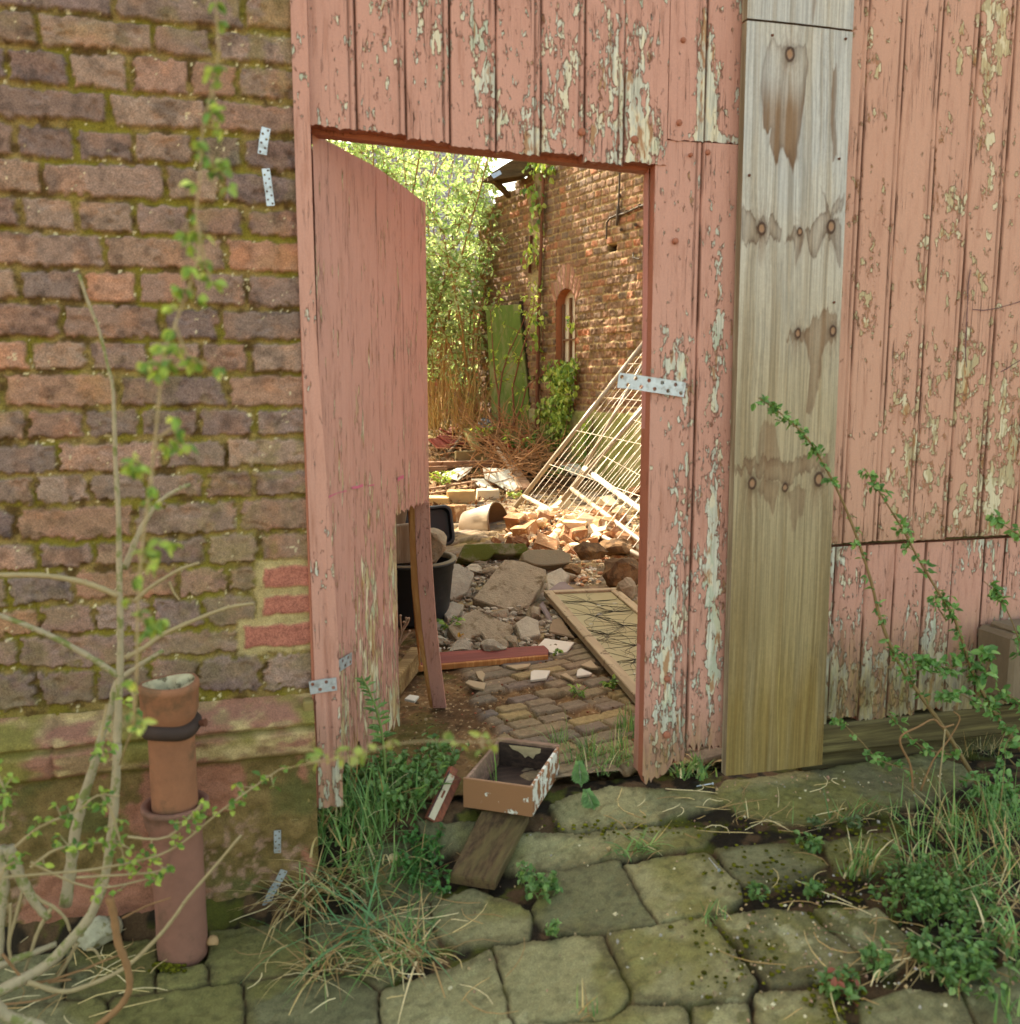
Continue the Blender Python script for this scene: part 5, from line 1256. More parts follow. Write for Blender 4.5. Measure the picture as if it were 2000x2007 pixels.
def chunk(p, sc=1.0, lab=None):
    global cnt
    o = rng.choice(protos)
    if o.name in used:
        o = o.copy(); COL.objects.link(o)
    used.add(o.name); o.location = p; o.rotation_euler = (rng.gauss(0, .5), rng.gauss(0, .5), rng.random()*6.3); o.scale = (sc, sc, sc); cnt += 1
    props(o, lab or ('pale mortar lump in the sunlit heap of broken bricks' if o.data.materials[0] == bmats[2] else 'broken brick chunk in the sunlit heap under the fence panels'), 'rubble chunk', 'mortar lumps in the brick heap' if o.data.materials[0] == bmats[2] else 'broken bricks in the sunlit heap')
for _ in range(150):
    t_ = rng.random(); x = 985+285*t_+rng.gauss(0, 12); y = rng.uniform(1005+18*(1-t_), 1075+30*t_)
    if x > 1262 or (x < 1010 and y < 1040): continue
    q = hit(x, y); chunk(q+Vector((0, 0, rng.uniform(.0, .04))), rng.choice((.4, .5, .6, .8, 1.0, 1.25)))
for x, y in ((1088, 1012), (1065, 1018), (1062, 1040), (1100, 1000), (1190, 1000), (1220, 985), (1245, 975), (1255, 1010), (1215, 1015), (870, 1020), (880, 1045), (862, 1060)):
    chunk(hit(x, y)+Vector((0, 0, .05)), rng.uniform(.9, 1.3))
b = MB(); oc = [lin(190, 144, 104), lin(214, 192, 156), lin(222, 206, 176), lin(166, 116, 82), lin(204, 172, 130)]
for _ in range(1500):
    t_ = rng.random(); x = 980+290*t_+rng.gauss(0, 10); y = rng.uniform(1000, 1085+25*t_)
    if t_ < .12: x, y = rng.uniform(1100, 1180), rng.uniform(1095, 1150)
    q = hit(x, y); s = rng.choice((.01, .014, .02, .03, .04)); b.rock(q+Vector((0, 0, s*.25)), (s, s*.8, s*.6), Matrix.Rotation(rng.random()*6, 3, 'Z'), sub=1, rough=.3, col=tuple(rng.choice(oc)))
props(b.build('brick_rubble', m_vcol('crushed_brick', .97, .25, 60, 160, .002), vcol=True), 'crushed brick and mortar crumbs filling the sunlit heap', 'rubble', kind='stuff')

# ---- red board lying across, with a raw torn edge
q0, q1 = hit(866, 1312), hit(1074, 1294); q2, q3 = hit(866, 1290), hit(1066, 1276)
rbz = thing('red_board', 'red painted board with raw torn front edge, lying across the yard floor', 'board', q0)
up_ = Vector((0, 0, .024)); ext = (q0-q1).normalized()*.12
b = MB(); b.poly([q0+up_+ext, q1+up_, q1+(q3-q1)*.5+up_+Vector((.012, 0, 0)), q3+up_, q2+up_+ext], .0225, (0, 0, 1), bev=.002, sub=2, nz=.002, nscale=25)
b.build('board_body', m_wood('dark_red_board', lin(142, 76, 64), lin(104, 56, 48), 0), rbz)
b = MB(); b.bar(q0+ext+Vector((0, -.006, .012)), q1+Vector((0, -.006, .012)), .012, .02, bev=.003, jit=.0015); b.build('torn_edge', M_RAWWOOD, rbz)

# ---- window sash with cracked wired glass
tl, tr, bl = hit(1066, 1163, .05), hit(1209, 1157, .05), hit(1246, 1374, .03)
ex = (tr-tl).normalized(); eyv = (bl-tl); eyv = (eyv-ex*eyv.dot(ex)*.0); Wd = (tr-tl).length; Ld = eyv.length; eyv.normalize(); nz_ = ex.cross(-eyv).normalized()
if nz_.z < 0: nz_ = -nz_
sh = thing('window_sash', 'discarded wooden window sash with cracked wired glass, lying on the paving by the jamb', 'window', tl)
def sp_(a, c, o=0): return tl+ex*a+eyv*c+nz_*o
M_SASH = m_wood('grey_beige_sash_paint', lin(172, 152, 120), lin(140, 120, 92), 1, .7, .6, paint=lin(110, 90, 66), pth=(.60, .62))
fw_ = .042
for a, c in (((fw_/2, 0), (fw_/2, Ld)), ((Wd-fw_/2, fw_+.0005), (Wd-fw_/2, Ld-fw_-.0005)), ((fw_+.0005, fw_/2), (Wd, fw_/2)), ((fw_+.0005, Ld-fw_/2), (Wd, Ld-fw_/2))):
    b = MB(); b.bar(sp_(*a), sp_(*c), fw_, .03, up=eyv if abs(a[1]-c[1]) < .1 else ex, bev=.003); 
    b = MB(); A, Cc = sp_(*a), sp_(*c); d_ = (Cc-A); z_ = d_.normalized(); x_ = nz_.cross(z_).normalized(); Mx = Matrix((x_, nz_, z_)).transposed(); b.box((A+Cc)/2, (fw_, .03, d_.length), Mx, bev=.003)
    b.build('sash_rail', M_SASH, sh)
k = N('dusty_wired_glass'); v = k.vec((1, 1, 1)); d1 = k.noise(v, 9, 5, .6)
k.bsdf(k.mix(d1, lin(118, 108, 70), lin(152, 140, 98)), k.math('MULTIPLY_ADD', d1, .4, .2), k.bump(k.noise(v, 60, 3), .0006), .5)
b = MB(); b.add([sp_(fw_-.004, fw_-.004, .004), sp_(Wd-fw_+.004, fw_-.004, .004), sp_(Wd-fw_+.004, Ld-fw_+.004, .004), sp_(fw_-.004, Ld-fw_+.004, .004)], [(0, 1, 2, 3)])
gl_ = b.build('cracked_glass', k.mat, sh)
b = MB(); W_in, L_in = Wd-2*fw_, Ld-2*fw_
ctr = [(.42, .12), (.7, .26), (.32, .30), (.62, .42), (.25, .5), (.8, .55), (.5, .62), (.3, .74), (.7, .8), (.45, .9)]
for cx_, cy_ in ctr:
    for kx_ in range(17):
        a_ = rng.random()*6.28; L_ = rng.uniform(.05, .30); p = Vector((cx_*W_in, cy_*L_in)); pts = []
        for i in range(6):
            pts.append(sp_(fw_+min(max(p.x, 0), W_in), fw_+min(max(p.y, 0), L_in), .0048)); p = p+Vector((math.cos(a_)*1.25, math.sin(a_)))*L_/5; a_ += rng.gauss(0, .22)
        b.tube(pts, [.0008, .0008, .0007, .0006, .0005, .0003], 4, cap=False)
b.build('glass_cracks', m_plain('dark_crack', (.02, .018, .012), .9), gl_)
b = MB()
for _ in range(16):
    a_, c_ = rng.uniform(.1, .9)*W_in+fw_, rng.uniform(.05, .95)*L_in+fw_; t_ = rng.random()*3.1; l_ = rng.uniform(.006, .03); b.tube([sp_(a_, c_, .0062), sp_(a_+l_*math.cos(t_), c_+l_*math.sin(t_), .0064)], [.0012, .0008], 4)
b.build('bright_splinters', m_plain('glass_splinter', (.75, .75, .72), .2, .1, spec=.6), gl_)

# ---- black tub with its lid up
tb_ = thing('black_tub', 'black plastic tub with raised lid, full of rubble, behind the open door', 'tub', (0, 0, 0))
q = at_y(832, 1250, 3.95); cxy = Vector((q.x-.055, 3.98, .1)); tb_.location = cxy
zrim = at_y(880, 1090, 3.98).z; rr0 = (at_y(893, 1095, 3.98).x-cxy.x)
def lt_(prof, name, mat, n=44, M=None, c=cxy):
    b = MB(); b.lathe(prof, c, n, M); return b.build(name, mat, tb_, smooth=True)
hh_ = zrim-.1
lt_([(.02, .0), (rr0*.80, .0), (rr0*.82, .01), (rr0*.93, hh_-.05), (rr0*.945, hh_-.048), (rr0*.95, hh_-.02), (rr0*.99, hh_-.018), (rr0*1.0, hh_), (rr0*.93, hh_), (rr0*.91, hh_-.03), (rr0*.80, .03)], 'tub_body', M_BLACKPL)
lt_([(rr0*1.005, hh_-.004), (rr0*1.0, hh_+.004), (rr0*.90, hh_+.002), (rr0*.905, hh_-.02)], 'dusty_rim', m_plain('dusty_black_rim', lin(120, 108, 84), .8, .4, 12))
b = MB(); l0_ = at_y(800, 1075, 4.2); l1_ = at_y(886, 995, 4.22); lw = l1_.x-l0_.x+.10; lh = l1_.z-l0_.z
Ml_ = Matrix.Rotation(R(-12), 3, 'X') @ Matrix.Rotation(R(-4), 3, 'Y')
cl = Vector(((l0_.x+l1_.x)/2-.05, 4.22, (l0_.z+l1_.z)/2))
def rr_pts(w_, h_, r_, y_):
    o_ = []
    for sx, sz, a0_ in ((1, 1, 0), (-1, 1, 90), (-1, -1, 180), (1, -1, 270)):
        for t_ in range(6): a_ = R(a0_+18*t_); o_.append(cl+Ml_ @ Vector((sx*(w_/2-r_)+r_*math.cos(a_), y_, sz*(h_/2-r_)+r_*math.sin(a_))))
    return o_
rings = [rr_pts(lw, lh, .035, -.02), rr_pts(lw+.012, lh+.012, .04, -.012), rr_pts(lw+.012, lh+.012, .04, .012), rr_pts(lw-.02, lh-.02, .03, .02)]
inn = [rr_pts(lw-.016, lh-.016, .03, -.02), rr_pts(lw-.03, lh-.03, .03, .008)]
vs_ = []; fs_ = []
for rg in rings+inn: vs_ += rg
n_ = 24
for a_, c_ in ((0, 1), (1, 2), (2, 3), (4, 0), (5, 4)):
    for j in range(n_): fs_.append((a_*n_+j, a_*n_+(j+1) % n_, c_*n_+(j+1) % n_, c_*n_+j))
fs_.append(tuple(3*n_+j for j in range(n_))); fs_.append(tuple(5*n_+j for j in range(n_)))
b.add(vs_, fs_); b.build('tub_lid', M_BLACKPL, tb_)
def inrock(label, px, py, Y, size, mat, name='concrete_lump'):
    q = at_y(px, py, Y); b = MB(); b.rock(q, size, Matrix.Rotation(rng.random()*6, 3, 'Z'), sub=3, rough=.25); props(b.build(name, mat, org=tuple(q)), label, 'concrete lump')
inrock('grey concrete lump filling the right of the black tub', 845, 1072, 3.95, (.16, .17, .17), M_CONC)
inrock('grey concrete lump filling the middle of the black tub', 812, 1082, 4.0, (.16, .2, .14), M_CONC)
b = MB(); q = at_y(791, 1066, 3.88); b.box(q, (.085, .03, .17), Matrix.Rotation(R(-3), 3, 'Y'), bev=.004, jit=.003); props(b.build('wood_offcut', M_GREYWOOD, org=tuple(q)), 'grey wooden offcut with a knot hole, standing in the black tub', 'wood offcut')
b = MB(); q = at_y(784, 1020, 4.05); b.box(q, (.05, .02, .12), Matrix.Rotation(R(10), 3, 'Y'), bev=.003); props(b.build('wood_offcut', M_GREYWOOD, org=tuple(q)), 'smaller pale offcut sticking up in the tub by the door cut-out', 'wood offcut')
# ---- mossy timber baulk and dry seed stalk by the door
a_ = hit(782, 1362); c_ = hit(826, 1322)
b = MB(); hz = .075
b.bar(Vector((a_.x-.02, a_.y-.02, a_.z+hz/2)), Vector((c_.x+.0, c_.y+.10, c_.z+hz/2)), hz*.6, hz, up=(0, 0, 1), bev=.006, jit=.004)
props(b.build('timber_baulk', m_wood('stained_timber', lin(168, 142, 96), lin(110, 84, 46), 0, .9, .8, pale=lin(96, 72, 40)), org=tuple(a_)), 'short stained timber baulk on the dirt below the black tub', 'timber')
b = MB(); s0 = at_y(781, 1268, 3.2)
for pts in (((781, 1268), (788, 1240), (795, 1222), (797, 1212)), ((788, 1242), (786, 1222), (785, 1208)), ((781, 1266), (795, 1248), (803, 1240)), ((790, 1236), (800, 1220), (802, 1214))):
    b.tube([at_y(x, y, 3.2+.002*i) for i, (x, y) in enumerate(pts)], .004, 5)
for x, y in ((797, 1212), (785, 1208), (803, 1238), (802, 1213), (792, 1220)): b.rock(at_y(x, y, 3.2), (.014, .014, .016), sub=1, rough=.3)
b.tube([at_y(781, 1268, 3.2), at_y(772, 1330, 3.18), Vector((at_y(772, 1330, 3.18).x, 3.18, .09))], .004, 5)
props(b.build('dry_stalk', m_plain('dry_grey_stalk', lin(150, 124, 100), .9), org=tuple(s0)), 'dry branching seed stalk in front of the black tub', 'dry stalk')
b = MB(); b.bar(hit(869, 1190)+Vector((0, 0, .02)), at_y(898, 1128, 4.55), .03, .012, up=(1, 0, 0), bev=.002); props(b.build('wooden_batten', M_GREYWOOD, org=tuple(hit(869, 1190))), 'short grey slat leaning on the rubble right of the black tub', 'batten')

# ---- toppled bucket
q = hit(925, 1075); bc_ = Vector((q.x+.01, q.y+.35, .1))
Yb = 6.1; cA = at_y(922, 1040, Yb); cB = at_y(980, 1030, Yb-.14)
axb = (cB-cA).normalized(); lb = (cB-cA).length
bkt = thing('bucket', 'white bucket toppled on its side at the edge of the sunlit rubble', 'bucket', tuple(cA-Vector((0, 0, .13))))
xb = axb.cross(Vector((0, 0, 1))).normalized(); yb_ = axb.cross(xb); Mb = Matrix((xb, yb_, axb)).transposed()
def bl_(prof, name, mat):
    b = MB(); b.lathe(prof, cA, 36, Mb); return b.build(name, mat, bkt, smooth=True)
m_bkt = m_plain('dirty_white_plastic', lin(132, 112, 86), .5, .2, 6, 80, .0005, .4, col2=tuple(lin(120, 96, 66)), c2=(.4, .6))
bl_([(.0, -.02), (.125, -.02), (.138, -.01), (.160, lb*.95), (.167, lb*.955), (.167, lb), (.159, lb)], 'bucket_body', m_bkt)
bl_([(.159, lb), (.156, lb*.9), (.132, .0), (.0, .0)], 'bucket_inside', m_plain('stained_bucket_inside', lin(110, 84, 54), .9, .4, 14))
b = MB(); b.rock(cA+axb*lb*.97-xb*0.03-Vector((0, 0, .02)), (.05, .10, .17), Mb, sub=2, rough=.3); b.build('caked_plaster', m_plain('caked_plaster', lin(196, 174, 130), .95, .3, 30), bkt)

# ---- two mesh fence panels leaning on the building
M_FENCE = m_plain('galvanised_fence_tube', lin(160, 144, 122), .45, .15, 12, 80, .0004, .5, .25)
def fence(label, c0, u_to, v_to, ulen, vlen, tu, tv, rt, nu, nv, org, frame_u=True, mid=None):
    U_ = (u_to-c0).normalized(); V_ = (v_to-c0).normalized()
    r_ = thing('fence_panel', label, 'fence panel', tuple(c0), 'wire mesh fence panels')
    for a, b_2 in ((c0-U_*.10, c0+U_*ulen), (c0+V_*vlen, c0+V_*vlen+U_*ulen)): 
        b = MB(); b.tube([a, b_2], rt, 12); b.build('side_tube', M_FENCE, r_, smooth=True)
    for s in (.0, ulen): 
        b = MB(); b.tube([c0+U_*(s+.02), c0+U_*(s+.02)+V_*vlen], rt*.92, 12); b.build('end_tube', M_FENCE, r_, smooth=True)
    b = MB(); N_ = U_.cross(V_).normalized()
    for i in range(1, nu): a = c0+V_*(vlen*i/nu); b.tube([a+N_*.006, a+U_*ulen+N_*.006], .0023, 5, cap=False)
    for i in range(1, nv): a = c0+U_*(ulen*i/nv); b.tube([a, a+V_*vlen], .003, 5, cap=False)
    b.build('wire_mesh', M_FENCE, r_, smooth=True)
Ya = 7.25
c0 = at_y(1024, 976, Ya); fence('wire mesh fence panel leaning on the building, its long tube nearest the ivy', c0, at_y(1262, 672, Ya+.05), at_y(1253, 1097, 4.7), 2.15, 2.9, 0, 0, .019, 22, 6, None)
Yb2 = 6.75
c1 = at_y(1118, 962, Yb2); fence('second wire mesh fence panel leaning in front of the first one', c1, at_y(1258, 804, Yb2+.05), at_y(1250, 1064, 5.0), 1.9, 2.4, 0, 0, .019, 17, 5, None)
b = MB(); p_, q_ = at_y(1122, 958, 6.9), at_y(1264, 706, 7.1); b.tube([p_, p_+(q_-p_)*1.4], .014, 10); props(b.build('metal_pole', M_FENCE, org=tuple(p_), smooth=True), 'thin metal pole leaning between the two fence panels', 'pole')
b = MB(); p_, q_ = at_y(1146, 918, 6.9), at_y(1256, 1000, 5.9); b.tube([p_, p_+(q_-p_)*1.5], .022, 10); props(b.build('metal_pole', m_plain('whitish_tube', lin(214, 204, 186), .5, .2, 20), org=tuple(p_), smooth=True), 'whitish tube lying over the right of the brick heap behind the mesh', 'pole')

# ---- planks, sheets and blocks at the back of the yard
M_PLK = m_wood('pale_weathered_plank', lin(186, 154, 120), lin(128, 92, 68), 0)
def plank(label, a, c, w_, t_, mat=M_PLK, za=.03, zb=.03, name='plank', cat='plank'):
    p, q_ = hit(*a)+Vector((0, 0, za)), hit(*c)+Vector((0, 0, zb)); b = MB(); b.bar(p, q_, w_, t_, up=(0, 0, 1), bev=.003, jit=.002)
    props(b.build(name, mat, org=tuple(p)), label, cat)
plank('long level plank across the back of the yard, above the white sheets', (820, 918), (990, 914), .035, .07, za=.03, zb=.03)
plank('shorter level plank under the long one at the left', (820, 926), (876, 924), .03, .05)
plank('slanting flat plank right of the white sheets', (985, 903), (1036, 965), .10, .03, za=.08, zb=.03)
plank('thin slanting plank beside the flat slanting one', (975, 897), (1022, 964), .03, .03, za=.10, zb=.03, mat=m_wood('whitish_batten', lin(204, 180, 150), lin(150, 120, 94), 0))
plank('green mossy post leaning at the brush pile', (950, 908), (914, 876), .06, .06, mat=m_wood('mossy_post', lin(150, 138, 84), lin(104, 98, 52), 0), za=.0, zb=.18, name='post', cat='post')
plank('curved brown stick propped under the mossy post', (880, 888), (904, 868), .03, .03, mat=M_GREYWOOD, za=.0, zb=.06, name='stick', cat='stick')
plank('upper of two thin boards lying left of the pale blocks', (822, 972), (934, 953), .04, .018, za=.05, zb=.05); plank('lower of two thin boards lying left of the pale blocks', (822, 978), (930, 960), .03, .02, za=.03, zb=.03)
plank('dark charred plank at the foot of the brush pile', (1020, 930), (1085, 940), .12, .03, mat=m_wood('charred_wood', lin(50, 40, 32), lin(22, 18, 14), 0))
plank('dark red-brown roof board in the debris heap', (862, 862), (918, 838), .10, .02, mat=m_wood('red_brown_board', lin(140, 78, 50), lin(96, 50, 34), 0), za=.02, zb=.10)
def block(label, x0, x1, yb_, h_, d_, mat, rz=0, name='stone_block', cat='block'):
    p, q_ = hit(x0, yb_), hit(x1, yb_); w_ = (q_-p).length; b = MB(); b.box((p+q_)/2+Vector((0, d_/2, h_/2)), (w_, d_, h_), Matrix.Rotation(math.atan2((q_-p).y, (q_-p).x)+rz, 3, 'Z'), bev=.006, jit=.005)
    props(b.build(name, mat, org=tuple((p+q_)/2)), label, cat)
M_BLK = m_plain('pale_sandy_block', lin(186, 156, 108), .95, .25, 18, 100, .003, .1)
block('pale sandy block, middle one of the row behind the bucket', 880, 936, 987, .105, .16, M_BLK); block('pale flat block right of the middle sandy block', 938, 982, 979, .085, .14, m_plain('pale_grey_block', lin(198, 184, 156), .9, .2), .05)
block('pale flat block left of the middle sandy block', 834, 886, 990, .06, .2, M_BLK, -.05)
block('grey concrete block under the mossy post', 895, 945, 907, .12, .1, m_plain('olive_concrete', lin(128, 112, 76), .95, .3, 14))
block('orange brick lying behind the black tub lid', 888, 906, 1024, .12, .12, bmats[0], .1, 'brick', 'brick')
M_SHEET = m_plain('dirty_white_sheet', lin(206, 200, 180), .7, .15, 6, 40, .002, .3, col2=tuple(lin(170, 160, 130)))
slab('sheet_piece', 'white crumpled sheet below the long level plank, at the left', 'sheet', [(865, 931), (895, 917), (927, 916), (914, 930), (899, 943), (880, 938)], (895, 946), R(24), 0, .006, M_SHEET, dz=.0, nz=.02, nscale=5, bev=0, sub=3)
slab('sheet_piece', 'white rectangular sheet leaning left of the slanting plank', 'sheet', [(947, 917), (996, 920), (1017, 958), (998, 962), (975, 948), (951, 938)], (975, 962), R(26), 0, .008, M_SHEET, dz=.0, nz=.015, nscale=4, bev=0, sub=3)
slab('sheet_piece', 'small torn white sheet between the two larger sheets', 'sheet', [(925, 939), (949, 940), (968, 956), (958, 966), (944, 962), (934, 950)], (945, 968), R(18), 0, .006, M_SHEET, dz=.0, nz=.015, nscale=6, bev=0, sub=3)
slab('sheet_piece', 'pale sheet lying at the foot of the building behind the fence mesh', 'sheet', [(1098, 912), (1140, 902), (1172, 918), (1160, 936), (1120, 930)], (1130, 940), R(20), R(-30), .008, M_SHEET, dz=.02, nz=.012, bev=0)
slab('sheet_piece', 'dark bent roofing sheet with a white face on top of the debris heap', 'sheet', [(936, 832), (944, 820), (962, 822), (968, 838), (954, 848)], (952, 862), R(40), 0, .01, m_plain('dark_roofing_felt', lin(88, 86, 84), .7, .3, 10, col2=tuple(lin(206, 202, 196)), c2=(.54, .58)), dz=.10, nz=.02, bev=0)
M_RT = m_plain('dark_red_roof_tile', lin(128, 58, 42), .85, .3, 14, 90, .002); M_RP = m_plain('bright_red_plastic', lin(196, 62, 36), .5, .2, 10)
for i, (x, y, lab) in enumerate(((868, 878, 'dark red roof tile in the debris, left end'), (886, 872, 'dark red roof tile in the debris, near the curved stick'), (962, 872, 'dark red roof tile half under brush, right of the mossy post'), (880, 858, 'dark red roof tile at the top of the debris'))):
    p = hit(x, y); b = MB(); b.box(p+Vector((0, 0, .05)), (.26, .2, .018), Matrix.Rotation(R(25+20*i), 3, 'Z') @ Matrix.Rotation(R(28), 3, 'X'), bev=.004); props(b.build('roof_tile', M_RT, org=tuple(p)), lab, 'roof tile')
for x, y, lab in ((1005, 893, 'red plastic scrap in the brush, left of the green sprouts'), (1028, 872, 'red plastic scrap behind the green sprouts in the brush'), (1032, 900, 'red plastic scrap low in the brush under the sprouts')):
    p = hit(x, y); b = MB(); b.rock(p+Vector((0, 0, .08)), (.15, .06, .10), sub=2, rough=.6); props(b.build('plastic_scrap', M_RP, org=tuple(p)), lab, 'plastic scrap')
# big mossy slab leaning on the building
p0_, p1_, p2_, p3_ = at_y(966, 857, 10.2), at_y(1046, 862, 9.9), at_y(1016, 596, 10.1), at_y(952, 600, 10.4)
b = MB(); b.poly([p0_, p1_, p2_, p3_], .05, bev=.006, sub=2, nz=.008, nscale=3)
props(b.build('mossy_slab', m_plain('green_algae_slab', lin(98, 116, 52), .95, .6, 9, 60, .006, .1, col2=tuple(lin(132, 130, 84)), c2=(.46, .62), bvec=(1, 1, .35)), org=tuple(p0_)), 'tall narrow slab green with algae, leaning behind the brush', 'slab')
b = MB(); b.bar(at_y(1052, 862, 9.95), at_y(1021, 590, 10.15), .035, .05, up=(0, 1, 0), bev=.004); props(b.build('dark_post', m_wood('dark_post_wood', lin(82, 60, 44), lin(44, 32, 24), 2), org=tuple(at_y(1052, 862, 9.95))), 'thin dark post along the right edge of the mossy slab', 'post')
# ================================================================== PLANTS
GREENS = [lin(126, 152, 66), lin(108, 140, 60), lin(150, 170, 78), lin(94, 124, 54)]
SPRING = [lin(176, 188, 84), lin(156, 174, 74), lin(194, 202, 108), lin(134, 158, 62)]
def rc(pal, a=.75, b_=1.15): return tuple(rng.choice(pal)*rng.uniform(a, b_))
def rdir(): return Vector((rng.gauss(0, 1), rng.gauss(0, 1), rng.gauss(0, 1))).normalized()
# ---- thicket of thin-stemmed trees behind the yard
def thicket(label, bx, by, n, H, spread, lean, nleaf, first, pal, nt=26):
    base = Vector((bx, by, yard_z(bx, by)-.05)); t_ = thing('young_tree', label, 'tree', tuple(base), 'thin trees of the thicket')
    st = MB(); lv = MB()
    for i in range(n):
        a = rng.random()*6.28; r0 = rng.uniform(.05, .32); p = base+Vector((math.cos(a)*r0, math.sin(a)*r0*.7, 0))
        d = Vector((math.cos(a)*spread*rng.uniform(.3, 1)+lean[0], math.sin(a)*spread*rng.uniform(.3, 1)+lean[1], 1)).normalized(); L = H*rng.uniform(.65, 1.05); K = 9; pts = []; 
        for k in range(K+1): pts.append(p.copy()); d = (d+Vector((rng.gauss(0, .07), rng.gauss(0, .07), .02))).normalized(); p = p+d*L/K
        rad = rng.uniform(.010, .022); st.tube(pts, [rad*(1-.85*k/K) for k in range(K+1)], 6)
        for _ in range(nt):
            f = first+(1-first)*rng.random()**.8; s = f*K; k = min(int(s), K-1); q = pts[k].lerp(pts[k+1], s-k)
            dd = (rdir()+Vector((0, 0, .35))).normalized(); l_ = rng.uniform(.25, .75)*(1.15-f*.5); tp = [q]
            for m_ in range(3): dd = (dd+rdir()*.25+Vector((0, 0, -.06))).normalized(); tp.append(tp[-1]+dd*l_/3)
            st.tube(tp, [.005, .004, .003, .0015], 4, cap=False)
            for _j in range(nleaf):
                u_ = rng.random()*3*.98; kk_ = int(u_); lq = tp[kk_].lerp(tp[kk_+1], u_-kk_)
                lv.kite(lq, (rdir()+dd*.5+Vector((0, 0, -.25))).normalized(), rdir()+Vector((0, 0, .6)), rng.uniform(.05, .10), rng.uniform(.022, .042), 0, rc(pal))
    st.build('trunk', M_STEM, t_); lv.build('crown', M_LEAFY, t_, vcol=True)
M_STEM = m_plain('ochre_stem', lin(150, 112, 62), .85, .35, 10, 60, .001, col2=tuple(lin(112, 100, 52)))
M_LEAFY = m_leaf('backlit_spring_leaves', .5, .55)
TREE = [lin(186, 200, 146), lin(164, 186, 124), lin(202, 212, 170), lin(142, 170, 104)]
thicket('thin-stemmed tree nearest the open door edge, hiding the tiled roof', 1.55, 10.9, 12, 6.0, .24, (-.03, .05), 15, .22, TREE, 44)
thicket('bushy thin-stemmed tree in the middle of the thicket, before the sky gap', 1.95, 11.3, 10, 4.6, .22, (.0, .05), 16, .2, TREE, 40)
thicket('low thin-stemmed tree at the corner of the ruined gable', 2.45, 10.7, 8, 3.0, .34, (.04, -.02), 13, .30, TREE, 24)
thicket('tall tree at the back of the thicket, crown against the roof', 1.1, 12.4, 10, 6.2, .30, (.0, .0), 15, .35, TREE, 36)
thicket('leafy tree behind the thicket, half hidden by the others', 2.1, 13.0, 8, 4.2, .34, (-.05, .0), 14, .25, TREE, 34)
thicket('spreading tree left of the thicket, mostly behind the open door', .2, 11.2, 10, 6.0, .36, (-.02, .0), 14, .3, TREE, 32)
# slender bare saplings in front of the mossy slab, with few leaves
def sapling(label, pts, r_, leaves, sz=.06):
    q = [at_y(*p) for p in pts]; t_ = thing('sapling', label, 'sapling', tuple(q[0])); b = MB(); b.tube(q, [r_*(1-.8*i/(len(q)-1)) for i in range(len(q))], 6)
    lv = MB()
    for _ in range(leaves):
        u_ = (rng.random()**.6)*(len(q)-1)*.999; k_ = int(u_); c = q[k_].lerp(q[k_+1], u_-k_); e_ = c+rdir()*rng.uniform(.02, .22)
        b.tube([c, e_], [.003, .0015], 4, cap=False)
        for _j in range(3): lv.leaf(e_, rdir()+Vector((0, 0, -.2)), rdir()+Vector((0, 0, 1)), rng.uniform(.6, 1.1)*sz, rng.uniform(.3, .5)*sz, 0, rc(SPRING))
    b.build('stem', M_BARKR, t_); lv.build('leaves', M_LEAFY, t_, vcol=True)
sapling('slim bare sapling before the middle of the mossy slab', [(980, 838, 9.7), (978, 780, 9.7), (985, 730, 9.7), (998, 690, 9.7), (1022, 640, 9.6), (1040, 590, 9.5)], .014, 14)
sapling('slim sapling forking left of the middle one', [(979, 785, 9.72), (970, 730, 9.72), (966, 680, 9.72), (962, 610, 9.75), (990, 560, 9.75)], .010, 22)
sapling('slanting sapling before the right edge of the mossy slab', [(1000, 842, 9.5), (1022, 800, 9.5), (1032, 760, 9.5), (1060, 735, 9.45), (1085, 715, 9.4)], .012, 10)
sapling('leafy sapling spreading right before the arched window', [(1010, 840, 9.6), (1005, 760, 9.6), (1020, 700, 9.5), (1035, 650, 9.4), (1045, 610, 9.3), (1050, 575, 9.25)], .012, 30)
# ---- ivy on the ruined building
def ivy(label, spots, n, loc, sz=(.05, .09), spread=(.16, .16), stem=None):
    t_ = thing('ivy', label, 'ivy', tuple(loc)); lv = MB(); sm_ = MB()
    for (x, y, k) in spots:
        for _ in range(int(n*k)):
            u_, z_ = wp(x, y, .06); c = wpt(u_+rng.gauss(0, spread[0])*k**.3, z_+rng.gauss(0, spread[1])*k**.3, rng.uniform(.03, .16))
            lv.leaf(c, Vector((rng.gauss(0, .5), rng.gauss(0, .5), -1)), (WN+rdir()*.5), rng.uniform(*sz), rng.uniform(*sz)*.8, 0, rc(GREENS+SPRING+SPRING))
        if rng.random() < .8: sm_.tube([wpt(u_, z_-.15, .03), wpt(u_+rng.gauss(0, .06), z_+.1, .05)], .005, 5, cap=False)
    if stem: sm_.tube(*stem)
    sm_.build('stem', M_BARKR, t_); lv.build('leaves', M_LEAF, t_, vcol=True)
ivy('ivy on a thick brown trunk climbing straight up the ruined wall', [(1058, 318, 1.2), (1078, 322, .8), (1048, 378, .4), (1060, 405, .5), (1056, 430, .4), (1055, 470, .3), (1050, 502, .4), (1045, 512, .2), (1055, 560, .3), (1062, 620, .5), (1050, 650, .3), (1060, 668, .2), (1054, 740, .2), (1058, 800, .2)], 34, kx(1052, 880, .05), (.05, .09), (.07, .08),
    stem=([kx(1066, 330, .05), kx(1062, 450, .05), kx(1058, 560, .05), kx(1055, 680, .05), kx(1053, 800, .05), kx(1052, 890, .05)], [.018, .018, .02, .022, .024, .026], 9))
